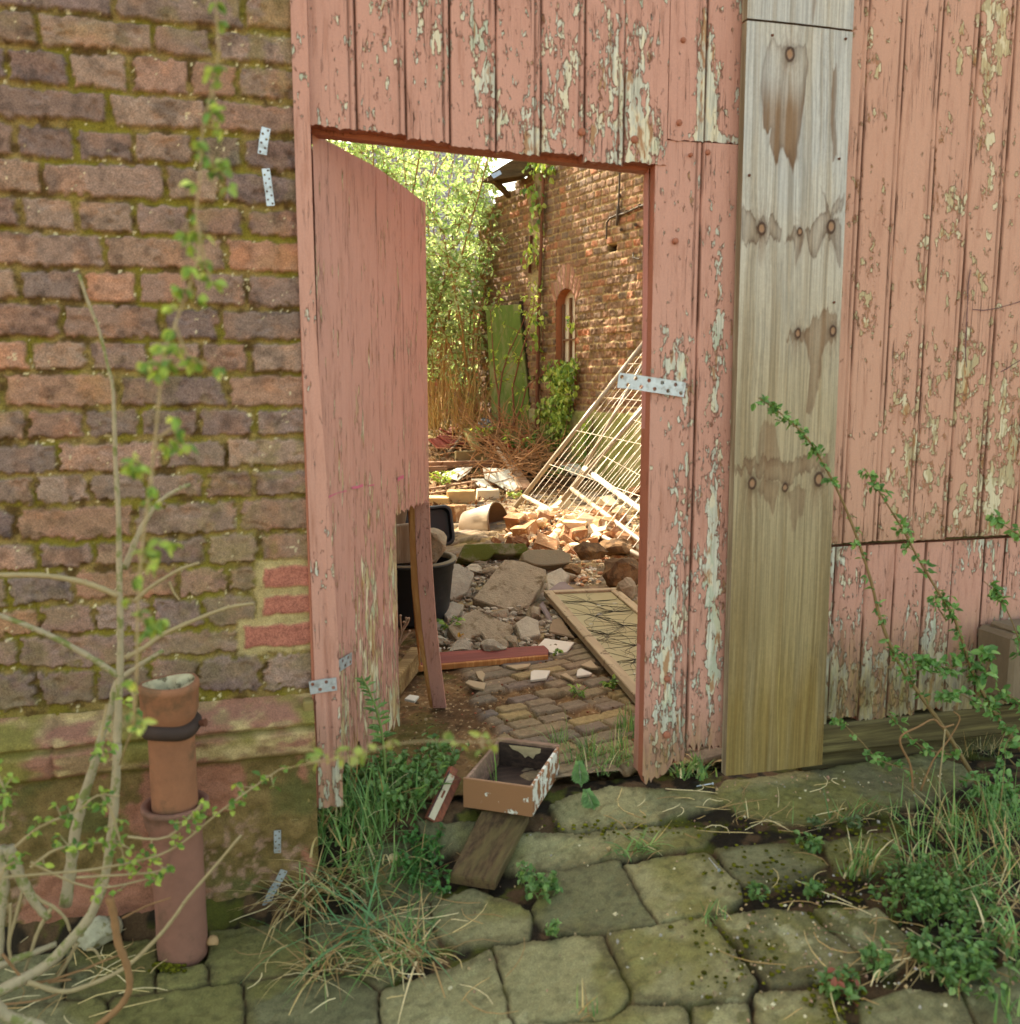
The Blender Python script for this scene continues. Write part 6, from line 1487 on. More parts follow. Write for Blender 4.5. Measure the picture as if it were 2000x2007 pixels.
ivy('dense ivy clump under the arched window, hanging over the rendered base', [(1108, 728, .6), (1127, 722, .4), (1095, 745, .9), (1118, 745, 1.0), (1105, 775, 1.1), (1090, 800, 1.0), (1112, 808, 1.0), (1100, 830, .9), (1072, 812, .6), (1085, 850, .7), (1095, 862, .5), (1085, 730, .3), (1126, 632, .12)], 95, kx(1095, 870, .05), (.035, .075), (.07, .08))
ivy('thin strip of ivy on the rendered base behind the fence tube', [(1152, 850, .5), (1148, 880, .5), (1158, 835, .3)], 40, kx(1150, 890, .05), (.05, .08), (.04, .08))
# green sprouts in the debris
def sprout(label, x, y, n, sz, h_, pal=GREENS, name='weed', dz=0, mat=M_LEAF):
    q = hit(x, y)+Vector((0, 0, dz)); t_ = thing(name, label, 'weed', tuple(q)); b = MB(); lv = MB()
    for _ in range(n):
        a = rng.random()*6.28; l_ = h_*rng.uniform(.5, 1.1); p1 = q+Vector((math.cos(a)*l_*.35, math.sin(a)*l_*.35, l_*.6)); p2 = p1+Vector((math.cos(a)*l_*.35, math.sin(a)*l_*.35, l_*.3))
        b.tube([q, p1, p2], [.0016, .0012, .0008], 4, cap=False)
        for c in (p1, p2, p1.lerp(p2, .5), q.lerp(p1, .7)):
            lv.leaf(c, Vector((math.cos(a), math.sin(a), rng.uniform(-.3, .6)))+rdir()*.6, Vector((0, 0, 1))+rdir()*.5, sz*rng.uniform(.6, 1.1), sz*rng.uniform(.4, .7), 0, rc(pal))
    b.build('stem', M_GREENSTEM, t_); lv.build('leaves', mat, t_, vcol=True)
M_GREENSTEM = m_plain('green_stem', lin(104, 118, 60), .7, .3, 60)
sprout('bright green weed beside the white sheets', 867, 955, 22, .055, .17, SPRING)
sprout('green sprouts growing through the red scraps in the brush', 1020, 900, 26, .08, .24, GREENS, dz=.05)
sprout('green sprouts under the dark roofing sheet', 945, 875, 14, .07, .2, SPRING, dz=.05)
sprout('small green plant on the notched concrete slab, by the door strip', 882, 1252, 5, .035, .07, GREENS, dz=.03)
sprout('tiny green weed at the pale tile shard', 1090, 1286, 6, .022, .03, GREENS); sprout('small weed in the sun before the pale blocks', 1008, 978, 6, .05, .08, SPRING)
sprout('weed behind the fence mesh foot', 1085, 942, 12, .06, .14, GREENS); sprout('small weed in the paving by the sash, left one', 1135, 1365, 7, .022, .03, GREENS); sprout('small weed in the paving by the sash, right one', 1200, 1352, 9, .026, .04, GREENS); sprout('yellow-leaved scrap weed on the grey stones', 900, 1262, 2, .03, .03, [lin(200, 150, 40)])
# tangled brush
b = MB()
for _ in range(420):
    x, y = rng.gauss(1010, 45), rng.uniform(850, 950); q = hit(min(max(x, 905), 1095), y)+Vector((0, 0, rng.uniform(0, .22))); d = Vector((rng.gauss(0, 1), rng.gauss(0, .6), rng.gauss(0, .55))).normalized(); pts = [q]; l_ = rng.uniform(.2, .75)
    for i in range(4): d = (d+rdir()*.3).normalized(); pts.append(pts[-1]+d*l_/4)
    b.tube(pts, [.0055, .005, .004, .003, .0015], 4, cap=False)
props(b.build('brush_heap', m_plain('dead_twigs', lin(158, 116, 76), .9, .5, 6)), 'tangled heap of dead twigs at the foot of the mossy slab', 'brush', kind='stuff')
b = MB()
for _ in range(120):
    x, y = rng.uniform(835, 955), rng.uniform(770, 850); q = at_y(x, y, rng.uniform(9.8, 11.3)); z0_ = yard_z(q.x, q.y); d = Vector((rng.gauss(0, .35), rng.gauss(0, .3), 1)).normalized(); q.z = z0_; pts = [q]; l_ = rng.uniform(.5, 1.5)
    for i in range(4): d = (d+rdir()*.16).normalized(); pts.append(pts[-1]+d*l_/4)
    b.tube(pts, [.006, .005, .004, .003, .0015], 4, cap=False)
props(b.build('dry_undergrowth', m_plain('ochre_dry_canes', lin(160, 128, 70), .9, .5, 3, col2=tuple(lin(118, 112, 58)))), 'dry ochre canes standing at the foot of the thicket', 'undergrowth', kind='stuff')
b = MB()
for _ in range(1500):
    x, y = rng.uniform(838, 1100), rng.uniform(850, 1000); q = hit(x, y)+Vector((0, 0, .012)); b.kite(q, rdir(), Vector((rng.gauss(0, .5), rng.gauss(0, .5), 1)), rng.uniform(.03, .07), rng.uniform(.015, .04), 0, rc([lin(150, 108, 70), lin(122, 84, 54), lin(186, 148, 104), lin(96, 70, 48)]))
props(b.build('leaf_litter', m_vcol('dead_leaves', .95, .2), vcol=True), 'brown leaf litter and wood bits over the back of the yard', 'litter', kind='stuff')

# ---- shrubs in front of the wall
def ypts(l, Y): return [at_y(p[0], p[1], p[2] if len(p) > 2 else Y) for p in l]
def smooth(pts, n=4):
    o = []
    for i in range(len(pts)-1):
        a, b_, c, d = pts[max(i-1, 0)], pts[i], pts[i+1], pts[min(i+2, len(pts)-1)]
        for j in range(n):
            t = j/n; o.append(b_*(1)+((c-a)*.5)*t+(a*1-b_*2.5+c*2-d*.5)*t*t+((d-a)*.5+(b_-c)*1.5)*t**3)
    return o+[pts[-1]]
def branch(parent, name, pts, Y, r0, r1, mat=None, sides=8, buds=None):
    q = smooth(ypts(pts, Y)); b = MB(); n = len(q); b.tube(q, [(r0+(r1-r0)*(i/(n-1))**.9)*(1+.12*math.sin(i*2.7)) for i in range(n)], sides)
    if buds:
        for _ in range(buds): b.rock(q[rng.randrange(n//4, n)]+rdir()*r1, (.005, .005, .008), sub=1, rough=.1, cuts=0)
    b.build(name, mat or M_BARK, parent, smooth=True); return q
def leafy(lv, q, n, sz, f0=0.0, rad=.02, pal=GREENS, per=4, st=None, hang=.3):
    for _ in range(n):
        u_ = (f0+(1-f0)*rng.random())*(len(q)-1)*.999; k_ = int(u_); c = q[k_].lerp(q[k_+1], u_-k_); e_ = c+rdir()*rad*rng.uniform(.2, 1)
        if st: st.tube([c, e_], [.0011, .0007], 4, cap=False)
        for _j in range(per):
            lv.leaf(e_, rdir()+Vector((0, 0, -hang)), rdir()*.7+Vector((0, -.4, .8)), sz*rng.uniform(.6, 1.15), sz*rng.uniform(.42, .68), 0, rc(pal, .7, 1.2))
ls = thing('grey_shrub', 'grey-stemmed shrub with nearly bare branches, in front of the brick wall', 'shrub', tuple(at_y(0, 1945, 1.5)))
q = ypts([(-60, 1965), (0, 1942), (90, 1893), (150, 1830), (180, 1790), (205, 1722), (218, 1640), (226, 1540), (230, 1440), (235, 1320), (236, 1230), (234, 1130), (232, 1000), (226, 900), (222, 770), (212, 720), (195, 650), (172, 590), (155, 538)], 1.62)
for i, p in enumerate(q): p.y += 0
b = MB(); q = smooth(q, 3); n_ = len(q); b.tube(q, [max(.0026, .0105*(1-i/n_)**.85)*(1+.08*math.sin(i*1.9)) for i in range(n_)], 10); b.build('main_stem', M_BARK, ls, smooth=True)
m_tip = m_plain('yellow_green_twig', lin(150, 130, 94), .8, .3, 60)
branch(ls, 'branch', [(233, 1168), (190, 1150), (145, 1137), (80, 1128), (0, 1127), (-50, 1125)], 1.62, .0055, .004, m_tip, buds=8)
branch(ls, 'branch', [(233, 1325), (180, 1290), (109, 1251), (50, 1225), (-30, 1196)], 1.62, .006, .004, M_BARK, buds=6)
branch(ls, 'branch', [(244, 1115), (270, 1050), (300, 998), (330, 970), (373, 949)], 1.64, .006, .003, M_BARK, buds=8)
branch(ls, 'branch', [(246, 1290), (285, 1268), (326, 1240), (400, 1208), (450, 1190), (496, 1183)], 1.66, .005, .0026, m_tip, buds=8)
branch(ls, 'branch', [(262, 1180), (290, 1155), (320, 1135), (355, 1115), (391, 1103)], 1.66, .004, .0025, m_tip, buds=6)
branch(ls, 'branch', [(332, 1140), (340, 1160), (352, 1176)], 1.66, .0025, .0015, m_tip)
branch(ls, 'branch', [(128, 1775), (140, 1690), (148, 1629), (165, 1560), (183, 1505), (200, 1440), (219, 1384), (228, 1340), (265, 1310), (320, 1275)], 1.70, .011, .004, M_BARK)
branch(ls, 'branch', [(232, 1460), (228, 1560), (222, 1640)], 1.605, .006, .005, M_BARK)
branch(ls, 'dead_branch', [(55, 1925), (114, 1943), (160, 1936), (242, 1899), (305, 1842), (340, 1800), (370, 1758), (420, 1700), (470, 1640)], 1.60, .0048, .0024, m_tip, buds=10)
branch(ls, 'dead_branch', [(-20, 1955), (8, 1988), (40, 2000), (75, 2010), (120, 2040)], 1.45, .010, .007, M_BARK)
M_RSTEM = m_plain('rusty_orange_stem', lin(132, 96, 62), .85, .35, 40)
branch(ls, 'dead_branch', [(215, 1760), (224, 1800), (232, 1850), (248, 1890), (254, 1935), (236, 1972), (190, 2012), (150, 2040)], 1.50, .0066, .005, M_RSTEM)
for pts, r_ in (([(15, 1660), (40, 1720), (70, 1770), (95, 1800)], .011), ([(0, 1660), (10, 1720), (2, 1800), (0, 1880)], .010), ([(-10, 1895), (60, 1870), (110, 1850)], .008), ([(50, 1740), (80, 1765), (105, 1778), (128, 1800), (137, 1825)], .004), ([(100, 1780), (75, 1825), (60, 1870), (45, 1915)], .004), ([(45, 1745), (30, 1800), (18, 1850), (25, 1890), (42, 1920)], .0035), ([(150, 1850), (130, 1890), (112, 1918)], .0035), ([(20, 1770), (20, 1810), (16, 1850), (18, 1870)], .003), ([(10, 1720), (15, 1790)], .003)):
    branch(ls, 'root_sucker', pts, 1.66, r_, r_*.6, M_BARK if r_ > .005 else m_tip)
branch(ls, 'twig', [(5, 1870), (60, 1925), (150, 1905), (200, 1885), (245, 1868)], 1.62, .0025, .0015, M_RSTEM); branch(ls, 'twig', [(0, 1970), (80, 1960), (130, 1940)], 1.6, .002, .0012, M_RSTEM); branch(ls, 'twig', [(95, 1925), (140, 1920)], 1.62, .003, .002, M_RSTEM)
branch(ls, 'twig', [(240, 1800), (290, 1775), (335, 1760)], 1.66, .002, .0012, M_RSTEM); branch(ls, 'twig', [(170, 1862), (185, 1862), (197, 1880)], 1.62, .003, .0018, m_tip)
# leafy sapling in the foreground, out of focus
fs_ = thing('leafy_sapling', 'out-of-focus leafy sapling rising in front of the brick wall', 'sapling', tuple(at_y(262, 1400, 0.95)))
lv = MB(); st = MB()
q = smooth(ypts([(234, 1500, 1.61), (246, 1465, 1.38), (256, 1440, 1.16), (262, 1420, 1.0), (268, 1330), (270, 1200), (278, 1080), (290, 980), (300, 900), (312, 780), (318, 700), (345, 630), (372, 560), (392, 480), (385, 420), (392, 350), (398, 250), (415, 180), (428, 110), (425, 30), (420, -60), (416, -180), (410, -300)], 0.95)); st.tube(q, [.0015-.0008*i/len(q) for i in range(len(q))], 6)
leafy(lv, q, 50, .0145, .12, .016, SPRING+GREENS, 4, st, .9)
for pts in ([(345, 640), (370, 700), (410, 715)], [(300, 930), (270, 905), (255, 925)], [(275, 1100), (300, 1070), (330, 1060)], [(270, 1210), (300, 1230), (330, 1215)], [(385, 440), (400, 500), (415, 560)], [(395, 300), (425, 330), (440, 350)], [(310, 860), (340, 840), (350, 870)]):
    s_ = smooth(ypts(pts, 0.96)); st.tube(s_, [.0015]*len(s_), 4, cap=False); leafy(lv, s_, 6, .0145, .2, .012, SPRING+GREENS, 3, None, .9)
st.build('stem', m_tip, fs_); lv.build('leaves', M_LEAF, fs_, vcol=True)
# low leafy twigs over the plinth and pipe
lt2 = thing('leafy_twigs', 'low leafy twigs spreading in front of the plinth and drain pipe', 'twigs', tuple(at_y(60, 1700, 1.5)))
lv = MB(); st = MB()
for pts, n_, f0 in (([(0, 1720), (100, 1712), (190, 1703), (300, 1680), (360, 1650), (420, 1600), (480, 1555), (560, 1500)], 30, .3), ([(150, 1720), (240, 1715), (300, 1710), (330, 1700)], 14, .3), ([(30, 1660), (80, 1620), (150, 1590), (190, 1560), (235, 1560)], 20, .1), ([(60, 1700), (110, 1665), (170, 1655), (215, 1650), (245, 1660)], 18, .1), ([(-20, 1500), (0, 1530), (10, 1560), (5, 1620)], 22, 0), ([(200, 1560), (222, 1600), (240, 1670)], 14, 0), ([(-10, 1760), (10, 1700), (40, 1690)], 10, 0),
                  ([(60, 1690), (180, 1740), (300, 1720)], 8, .3), ([(210, 1380), (200, 1440), (205, 1500)], 9, 0), ([(255, 1330), (262, 1380), (262, 1400)], 6, 0), ([(250, 1640), (330, 1640), (400, 1570)], 16, .3)):
    s_ = smooth(ypts(pts, 1.48)); st.tube(s_, [.0024-.0012*i/len(s_) for i in range(len(s_))], 5, cap=False); leafy(lv, s_, int(n_*.8), .015, f0, .024, GREENS+SPRING[:2], 3, st, .2)
st.build('stem', m_tip, lt2); lv.build('leaves', M_LEAF, lt2, vcol=True)
# blurred sprig close to the lens
sg = thing('leafy_sprig', 'strongly blurred leafy sprig close to the lens, above the wooden box', 'sprig', tuple(at_y(560, 1530, .95)))
lv = MB(); st = MB(); s_ = smooth(ypts([(545, 1510, 1.46), (575, 1503, 1.3), (605, 1497, 1.12), (640, 1491, .98), (690, 1482), (770, 1460), (850, 1452), (930, 1455), (990, 1448)], .92)); st.tube(s_, [.0010-.0004*i/len(s_) for i in range(len(s_))], 5)
leafy(lv, s_, 15, .016, .25, .010, [lin(166, 170, 90), lin(150, 158, 76), lin(130, 150, 66)], 2, st, .5)
st.build('stem', m_tip, sg); lv.build('leaves', M_LEAF, sg, vcol=True)
# shrub on the right with slanting shoots
rs = thing('green_shrub', 'fresh green shrub with long slanting shoots, before the right gate leaf', 'shrub', tuple(at_y(1990, 1560, 1.85)))
lv = MB(); M_SH = m_plain('green_brown_shoot', lin(122, 98, 62), .8, .3, 60)
GS = [lin(120, 154, 84), lin(104, 142, 72), lin(140, 168, 98), lin(88, 124, 62)]
def shoot(pts, Y, r0, r1, n, sz=.020, f0=.0, rad=.016, per=4, nm='shoot'):
    s_ = branch(rs, nm, pts, Y, r0, r1, M_SH, 6); leafy(lv, s_, n, sz, f0, rad, GS, per, None, .1)
shoot([(1930, 1560), (1907, 1520), (1857, 1437), (1807, 1366), (1765, 1304), (1728, 1219), (1707, 1136), (1674, 1036), (1640, 957), (1599, 883), (1570, 845), (1528, 808), (1487, 779)], 1.88, .0062, .0014, 60, .019, .22)
shoot([(2060, 1540), (1990, 1454), (1948, 1395), (1907, 1316), (1890, 1265), (1869, 1207), (1840, 1161), (1803, 1099), (1769, 1036), (1728, 970), (1695, 918)], 1.88, .006, .0014, 66, .020, .1)
shoot([(1790, 1510), (1753, 1500), (1720, 1487), (1690, 1455), (1660, 1425), (1638, 1405)], 1.84, .002, .001, 18, .019, 0); shoot([(1870, 1480), (1820, 1470), (1790, 1450), (1760, 1420), (1745, 1400)], 1.84, .002, .001, 16, .019, 0)
shoot([(2040, 1080), (2000, 1050), (1970, 1030), (1942, 1012)], 1.9, .002, .001, 14, .022, 0); shoot([(2010, 1290), (1985, 1220), (1960, 1170), (1930, 1140)], 1.9, .002, .001, 16, .024, 0)
shoot([(1900, 1300), (1860, 1310), (1830, 1300), (1800, 1305)], 1.88, .002, .001, 26, .024, 0, .03, 4); shoot([(1930, 1330), (1940, 1290), (1925, 1270)], 1.86, .002, .001, 14, .032, 0, .025, 3); shoot([(1960, 1400), (1920, 1380), (1880, 1360), (1850, 1370)], 1.86, .002, .001, 26, .022, 0, .03, 4)
shoot([(2020, 1400), (1990, 1370), (1960, 1355)], 1.86, .002, .001, 16, .024, 0, .025, 3); shoot([(2000, 1560), (1960, 1540), (1920, 1530), (1890, 1530)], 1.80, .003, .001, 34, .022, 0, .04, 4); shoot([(2050, 1600), (2000, 1570), (1970, 1580), (1940, 1560)], 1.78, .003, .001, 34, .022, 0, .04, 4)
shoot([(1855, 1215), (1835, 1180), (1850, 1160)], 1.88, .002, .001, 12, .022, 0, .02, 3); shoot([(1790, 1330), (1770, 1290), (1740, 1310)], 1.88, .0015, .001, 10, .02, 0, .02, 3); shoot([(1990, 1500), (1970, 1470), (1990, 1430)], 1.84, .002, .001, 14, .022, 0, .03, 3)
lv.build('leaves', M_LEAF, rs, vcol=True)
branch(rs, 'dead_stem', [(1790, 1550), (1785, 1500), (1766, 1460), (1770, 1440), (1800, 1425), (1830, 1410), (1848, 1425), (1870, 1420)], 1.82, .003, .002, M_RSTEM); branch(rs, 'dead_stem', [(1845, 1610), (1842, 1540), (1850, 1460), (1853, 1430)], 1.8, .0024, .0018, m_tip); branch(rs, 'dead_stem', [(1805, 1550), (1830, 1490), (1860, 1450), (1882, 1410), (1870, 1395)], 1.82, .0024, .0015, M_RSTEM)

# ---- grasses and weeds on the pavement
GR = [lin(104, 138, 72), lin(122, 152, 84), lin(88, 122, 64), lin(140, 162, 92)]; DRY = [lin(204, 174, 118), lin(178, 142, 90), lin(222, 198, 150), lin(156, 122, 78)]
def tuft(label, spots, n, L, W=.0035, dry=.2, lean=.5, curl=.9, rad=.02, group=None, gr=GR, cat='grass tuft', name='grass_tuft', azf=None):
    q0 = hit(*spots[0]); b = MB()
    for (x, y) in spots:
        c = hit(x, y)
        for _ in range(n):
            p = c+Vector((rng.gauss(0, rad), rng.gauss(0, rad), -.004)); d_ = rng.random() < dry; l_ = L*rng.uniform(.35, 1.1)
            az = azf+rng.gauss(0, .7) if azf is not None else rng.random()*6.28
            b.blade(p, az, l_, W*1.25*rng.uniform(.6, 1.2), abs(rng.gauss(lean*(1.3 if d_ else 1), .3)), rng.gauss(curl, .5), 0, rc(DRY if d_ else gr, .75, 1.15))
    return props(b.build(name, M_GRASS, org=tuple(q0), vcol=True), label, cat, group)
tuft('tall green grass clump growing in the corner of plinth and gate', [(650, 1640), (690, 1600), (735, 1620), (640, 1580), (770, 1600), (700, 1660)], 46, .17, .0042, .22, .45, .8, .03)
tuft('sprawling dry straw clump at the right foot of the plinth', [(600, 1745), (625, 1720), (660, 1740), (590, 1765)], 36, .20, .0036, .85, .85, 1.1, .02)
tuft('green grass clump between plinth foot and dark plank', [(700, 1700), (760, 1690), (800, 1720), (720, 1740)], 34, .13, .0038, .3, .7, .9, .03)
tuft('dry straw clump lying on the flagstones below the dark plank', [(775, 1855), (800, 1840), (830, 1870), (760, 1880)], 34, .19, .0034, .62, 1.1, .8, .018)
tuft('dry bent straw clump at the lower left of the paving', [(640, 1880), (670, 1900), (620, 1900)], 22, .19, .003, .75, 1.0, .9, .015)
tuft('long thin grass blades fanning over the lower flagstones', [(735, 1815), (700, 1830)], 26, .26, .0045, .35, 1.0, .7, .015, gr=[lin(100, 138, 88), lin(118, 150, 100)])
tuft('fresh green grass strip in the gateway beside the right jamb', [(1130, 1500), (1160, 1490), (1190, 1480), (1215, 1470), (1235, 1490), (1175, 1510), (1210, 1500), (1150, 1470)], 34, .085, .0032, .12, .45, .7, .018)
tuft('wispy grass in the yard paving just behind the right jamb', [(1215, 1435), (1225, 1428), (1235, 1420), (1240, 1440)], 16, .09, .003, .08, .35, .6, .014)
tuft('wispy grass behind the wooden box at the edge of the yard paving', [(1100, 1455), (1088, 1466)], 14, .09, .003, .08, .35, .6, .014)
tuft('spiky rosette of grass at the foot of the gate boards, left of the pine board', [(1345, 1515), (1362, 1505), (1380, 1520), (1330, 1520)], 20, .075, .0055, .12, .7, .5, .012)
tuft('small grass tuft in the joint of the middle flagstones', [(1230, 1668), (1255, 1662), (1280, 1658)], 16, .07, .0045, .2, .9, .7, .012)
tuft('upright green blades in a joint left of the right-hand weeds', [(1678, 1705), (1690, 1712), (1665, 1718), (1705, 1700)], 10, .10, .005, .3, .2, .4, .008)
tuft('dark wiry grass in front of the sill at the right', [(1905, 1475), (1930, 1465), (1890, 1485), (1950, 1480)], 26, .085, .0016, .35, .45, .7, .016, gr=[lin(70, 84, 44), lin(90, 96, 56)])
tuft('tall thin grass clump at the right edge, nearest the gate', [(1830, 1640), (1870, 1620), (1910, 1650), (1950, 1620), (1990, 1640)], 32, .17, .0032, .28, .45, .7, .03)
tuft('tall grass clump at the right edge, below the gateside clump', [(1790, 1700), (1840, 1710), (1890, 1720), (1940, 1700), (1990, 1720)], 28, .15, .0034, .3, .55, .8, .03)
tuft('straw-coloured grass clump at the right edge, middle', [(1960, 1760), (2000, 1780), (1900, 1790)], 24, .15, .003, .6, .8, .8, .03)
tuft('broad-bladed grass tuft at the far right bottom', [(1975, 1850), (1990, 1870)], 22, .11, .006, .15, .6, .6, .018)
tuft('flattened dry straw on the lower right flagstones', [(1790, 1850), (1770, 1875), (1800, 1865)], 12, .16, .003, .95, 1.35, .2, .015, azf=3.5)
tuft('grass tuft in front of the doorstep stone', [(1640, 1600), (1680, 1590), (1720, 1590), (1760, 1600)], 14, .09, .003, .4, .6, .7, .018)
tuft('small dry grass in the joint below the doorstep stone', [(1500, 1610), (1560, 1620), (1450, 1600)], 7, .06, .0025, .6, .9, .6, .015)
tuft('single tall grass blades beside the wooden box', [(972, 1545)], 5, .13, .0045, 0, .1, .15, .004)
tuft('thin straw stalks standing against the left gate stile', [(640, 1620), (668, 1600), (688, 1570)], 3, .30, .003, 1, .15, .2, .01)
tuft('moss and short grass tuft in a joint of the lower middle flagstones', [(1385, 1800), (1420, 1790), (1398, 1795)], 10, .04, .003, .3, .7, .6, .012)
tuft('grass sprig in the joint at the bottom centre', [(1150, 1985), (1142, 1990)], 8, .06, .003, .4, .5, .6, .01)
tuft('grass blade pair at the bottom right corner', [(1985, 1990), (1970, 2000)], 5, .07, .004, .1, .3, .4, .01)
# dry straws lying about
b = MB()
for _ in range(150):
    x, y = rng.choice(((rng.uniform(480, 1000), rng.uniform(1700, 1980)), (rng.uniform(1500, 2000), rng.uniform(1700, 1990)), (rng.uniform(1200, 1700), rng.uniform(1540, 1640)), (rng.uniform(0, 300), rng.uniform(1850, 2000))))
    q = hit(x, y)+Vector((0, 0, .006)); a = rng.random()*6.28; l_ = rng.uniform(.03, .14); k_ = rng.gauss(0, .25); pts = [q]
    for i in range(4): a += k_; p_ = pts[-1]+Vector((math.cos(a), math.sin(a), 0))*l_/4; p_.z = front_z(p_.x, min(p_.y, 2.0))+.009; pts.append(p_)
    b.tube(pts, [.0009, .0011, .001, .0009, .0006], 4, cap=False, col=rc(DRY, .7, 1.1))
props(b.build('straw', m_vcol('loose_straw', .8, .15), vcol=True), 'loose dry straws lying on the flagstones', 'straw', kind='stuff')
def herb(label, spots, n, sz, h_, pal=GREENS, rad=.02, round_=.7, cat='weed', name='weed'):
    mass = len(spots) > 4
    q0 = hit(*spots[0]); t_ = None if mass else thing(name, label, cat, tuple(q0)); b = MB(); lv = MB()
    for (x, y) in spots:
        c = hit(x, y)
        for _ in range(n):
            p = c+Vector((rng.gauss(0, rad), rng.gauss(0, rad), -.003)); l_ = h_*rng.uniform(.4, 1.1); d = Vector((rng.gauss(0, .45), rng.gauss(0, .45), 1)).normalized(); e_ = p+d*l_
            b.tube([p, p+d*l_*.5, e_], [.0012, .001, .0007], 4, cap=False)
            for k_ in range(7):
                o_ = p.lerp(e_, .25+.75*rng.random()); lv.leaf(o_, rdir()+Vector((0, 0, .1)), Vector((0, 0, 1))+rdir()*.4, sz*rng.uniform(.6, 1.15), sz*round_*rng.uniform(.7, 1.1), 0, rc(pal, .7, 1.15))
    if mass:
        b.cur = None; k_ = len(b.v); b.c = [tuple(lin(104, 118, 60))]*k_; b.v += lv.v; b.c += lv.c; b.f += [tuple(i_+k_ for i_ in f_) for f_ in lv.f]; b.m += lv.m
        return props(b.build('weed_mass', M_LEAF, org=tuple(q0), vcol=True), label, cat, kind='stuff')
    b.build('stem', M_GREENSTEM, t_); lv.build('leaves', M_LEAF, t_, vcol=True)
GH = [lin(102, 134, 70), lin(118, 148, 78), lin(88, 118, 60), lin(132, 156, 92)]
herb('lush green weeds at the foot of the open door, left of the wooden box', [(720, 1540), (770, 1530), (810, 1540), (850, 1520), (690, 1560), (790, 1570), (745, 1580), (830, 1560), (660, 1560), (870, 1500)], 13, .024, .095, GH, .028)
herb('feathery weed patch left of the dark plank', [(820, 1720), (840, 1690), (850, 1740), (815, 1680), (830, 1655)], 11, .016, .06, [lin(70, 110, 52), lin(86, 128, 60)], .02)
herb('small leafy weed right of the dark plank foot', [(1052, 1742)], 24, .017, .045, GH, .024); herb('seedling with round leaves in the joint under that weed', [(1086, 1829)], 6, .014, .035, GH, .006)
herb('thick low weeds at the right edge of the paving', [(1800, 1750), (1850, 1765), (1830, 1785), (1860, 1795), (1785, 1745), (1875, 1775), (1815, 1740), (1855, 1805)], 18, .016, .06, GH, .045)
herb('low weeds at the lower right, round-leaved', [(1870, 1890), (1890, 1900), (1855, 1900), (1880, 1915), (1900, 1885), (1845, 1885)], 13, .018, .04, GH, .035); herb('small weed in the joint of the lower right flagstones', [(1710, 1895), (1725, 1885)], 6, .018, .04, GH, .01); herb('reddish weed in the bottom right joint', [(1640, 1945), (1655, 1955), (1660, 1930)], 6, .018, .035, GH+[lin(150, 84, 64)], .012)
for x_, y_, l_2 in ((1600, 1615, 'left'), (1675, 1620, 'right')): herb('succulent rosette in the joint below the doorstep stone, the %s one' % l_2, [(x_, y_)], 6, .016, .025, [lin(110, 124, 84), lin(92, 110, 64)], .01);
herb('small weed at the flagstone corner, nearer the doorstep stone', [(1590, 1660)], 6, .02, .03, GH, .008); herb('small weed at the flagstone corner, farther from the doorstep stone', [(1596, 1750)], 6, .02, .03, GH, .008); herb('small weeds in the joint left of the lower flagstones', [(1482, 1752)], 9, .014, .02, GH, .014)
herb('weed at the drain pipe cup, on the wall ledge', [(640, 1590)], 2, .02, .05, GH)
# thistle-like weed and a big serrated leaf
q = hit(752, 1560); th = thing('thistle', 'spiky upright thistle in front of the open door', 'thistle', tuple(q)); b = MB(); lv = MB()
s_ = [at_y(x, y, q.y) for x, y in ((757, 1555), (754, 1480), (748, 1430), (738, 1390), (722, 1350), (708, 1325))]; b.tube(s_, [.004, .0038, .0034, .003, .0024, .0015], 6)
for i in range(46):
    u_ = rng.random()**.8*4.95; k_ = int(u_); c = s_[k_].lerp(s_[k_+1], u_-k_); sd_ = rng.choice((-1, 1)); d_ = Vector((sd_, rng.gauss(0, .5), .45)).normalized(); L_ = rng.uniform(.02, .05)*(1.1-.12*u_)
    lv.leaf(c, d_, Vector((0, -.6, .8)), L_, L_*.3, 0, rc(GH))
    for t2 in (.35, .65): lv.kite(c+d_*L_*t2, (d_+rdir()*.9).normalized(), Vector((0, -.5, .8)), L_*.4, L_*.12, 0, rc(GH))
b.build('stem', M_GREENSTEM, th); lv.build('leaves', M_LEAF, th, vcol=True)
for (x, y, x2, y2, lab) in ((1150, 1555, 1166, 1590, 'large serrated leaf on the stone right of the wooden box'), (1135, 1500, 1140, 1545, 'upright serrated leaf between the wooden box and grass strip')):
    p = at_y(x, y-8, hit(x2, y2).y+.02); e_ = hit(x2, y2+4)+Vector((0, 0, .008)); d_ = e_-p; b = MB()
    for i in range(9):
        t = i/9; w_ = .022*math.sin(math.pi*min(1, t*1.05+.12)); sd_ = RT
        for sgn in (-1, 1): b.kite(p+d_*t, d_.normalized()*.8+sd_*sgn, Vector((0, -.7, .7)), w_*1.25+.004, .014, 0, rc([lin(108, 138, 78), lin(96, 126, 68)]))
    b.tube([p, e_], .0012, 4); b.c = [c if c != (1, 1, 1) else tuple(lin(130, 150, 110)) for c in b.c]
    props(b.build('serrated_leaf', M_LEAF, org=tuple(p), vcol=True), lab, 'leaf')
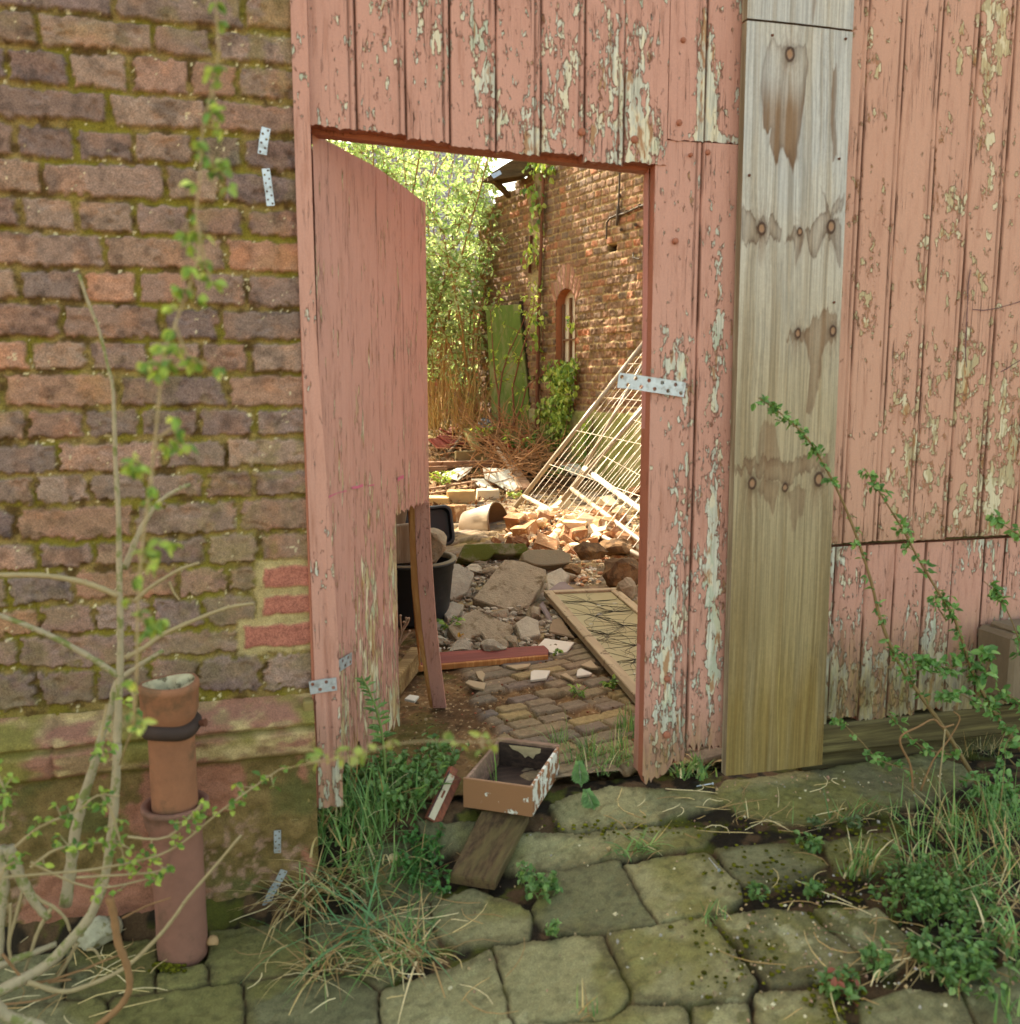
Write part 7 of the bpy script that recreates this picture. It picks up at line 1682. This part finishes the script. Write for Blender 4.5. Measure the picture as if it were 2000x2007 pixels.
# moss cushions
b = MB()
for _ in range(800):
    x, y = rng.choice(((rng.gauss(1680, 90), rng.gauss(1640, 20)), (rng.gauss(1450, 60), rng.gauss(1870, 40)), (rng.gauss(1640, 30), rng.gauss(1960, 40)), (rng.gauss(330, 14), rng.gauss(1893, 6)), (rng.gauss(1640, 60), rng.gauss(1740, 25)), (rng.gauss(1270, 120), rng.gauss(1622, 10)), (rng.gauss(1480, 50), rng.gauss(1720, 30))))
    if y > 2030: continue
    q = hit(x, y); s = rng.uniform(.003, .013); b.rock(q+Vector((0, 0, -.001)), (s, s, s*.45), sub=1, rough=.5, cuts=0, col=rc([lin(92, 88, 22), lin(112, 108, 30), lin(74, 72, 22)]))
props(b.build('moss', m_vcol('moss_cushions', .98, .5, 150, 500, .004, .05), smooth=True, vcol=True), 'olive moss cushions in the joints of the flagstones', 'moss', kind='stuff')
# ================================================================== CAMERA, SKY, SUN
cam = bpy.data.cameras.new('camera'); co = bpy.data.objects.new('camera', cam); COL.objects.link(co); SC.camera = co
cam.sensor_width = 56; cam.sensor_height = 56; cam.sensor_fit = 'HORIZONTAL'; cam.lens = 56*FPX/2000
co.matrix_world = Matrix.Translation(EY) @ Matrix((RT, UP, -FW)).transposed().to_4x4()
cam.clip_start = .05; cam.clip_end = 2000
cam.dof.use_dof = True; cam.dof.focus_distance = 4.4; cam.dof.aperture_fstop = 8.0
SUN = Vector((-.38, .66, .65)).normalized()
w = bpy.data.worlds.new('World'); SC.world = w; w.use_nodes = True
t = w.node_tree; bg = t.nodes['Background']; sky = t.nodes.new('ShaderNodeTexSky'); sky.sky_type = 'NISHITA'; sky.sun_disc = False
sky.sun_elevation = math.asin(SUN.z); sky.sun_rotation = math.atan2(SUN.x, SUN.y); sky.air_density = 1.0; sky.dust_density = 3.0; sky.ozone_density = .6
mx = t.nodes.new('ShaderNodeMix'); mx.data_type = 'RGBA'; mx.blend_type = 'MULTIPLY'; mx.inputs[0].default_value = 1; mx.inputs[7].default_value = (1.07, .97, .70, 1)
t.links.new(sky.outputs[0], mx.inputs[6]); t.links.new(mx.outputs[2], bg.inputs[0]); bg.inputs[1].default_value = .15
sl = bpy.data.lights.new('sun', 'SUN'); sl.energy = 4.2; sl.angle = R(.53); sl.color = (1, .92, .78)
so = bpy.data.objects.new('sun', sl); COL.objects.link(so); so.rotation_euler = SUN.to_track_quat('Z', 'Y').to_euler()
SC.view_settings.view_transform = 'Standard'; SC.view_settings.look = 'None'; SC.view_settings.gamma = 1; SC.view_settings.exposure = EXPO
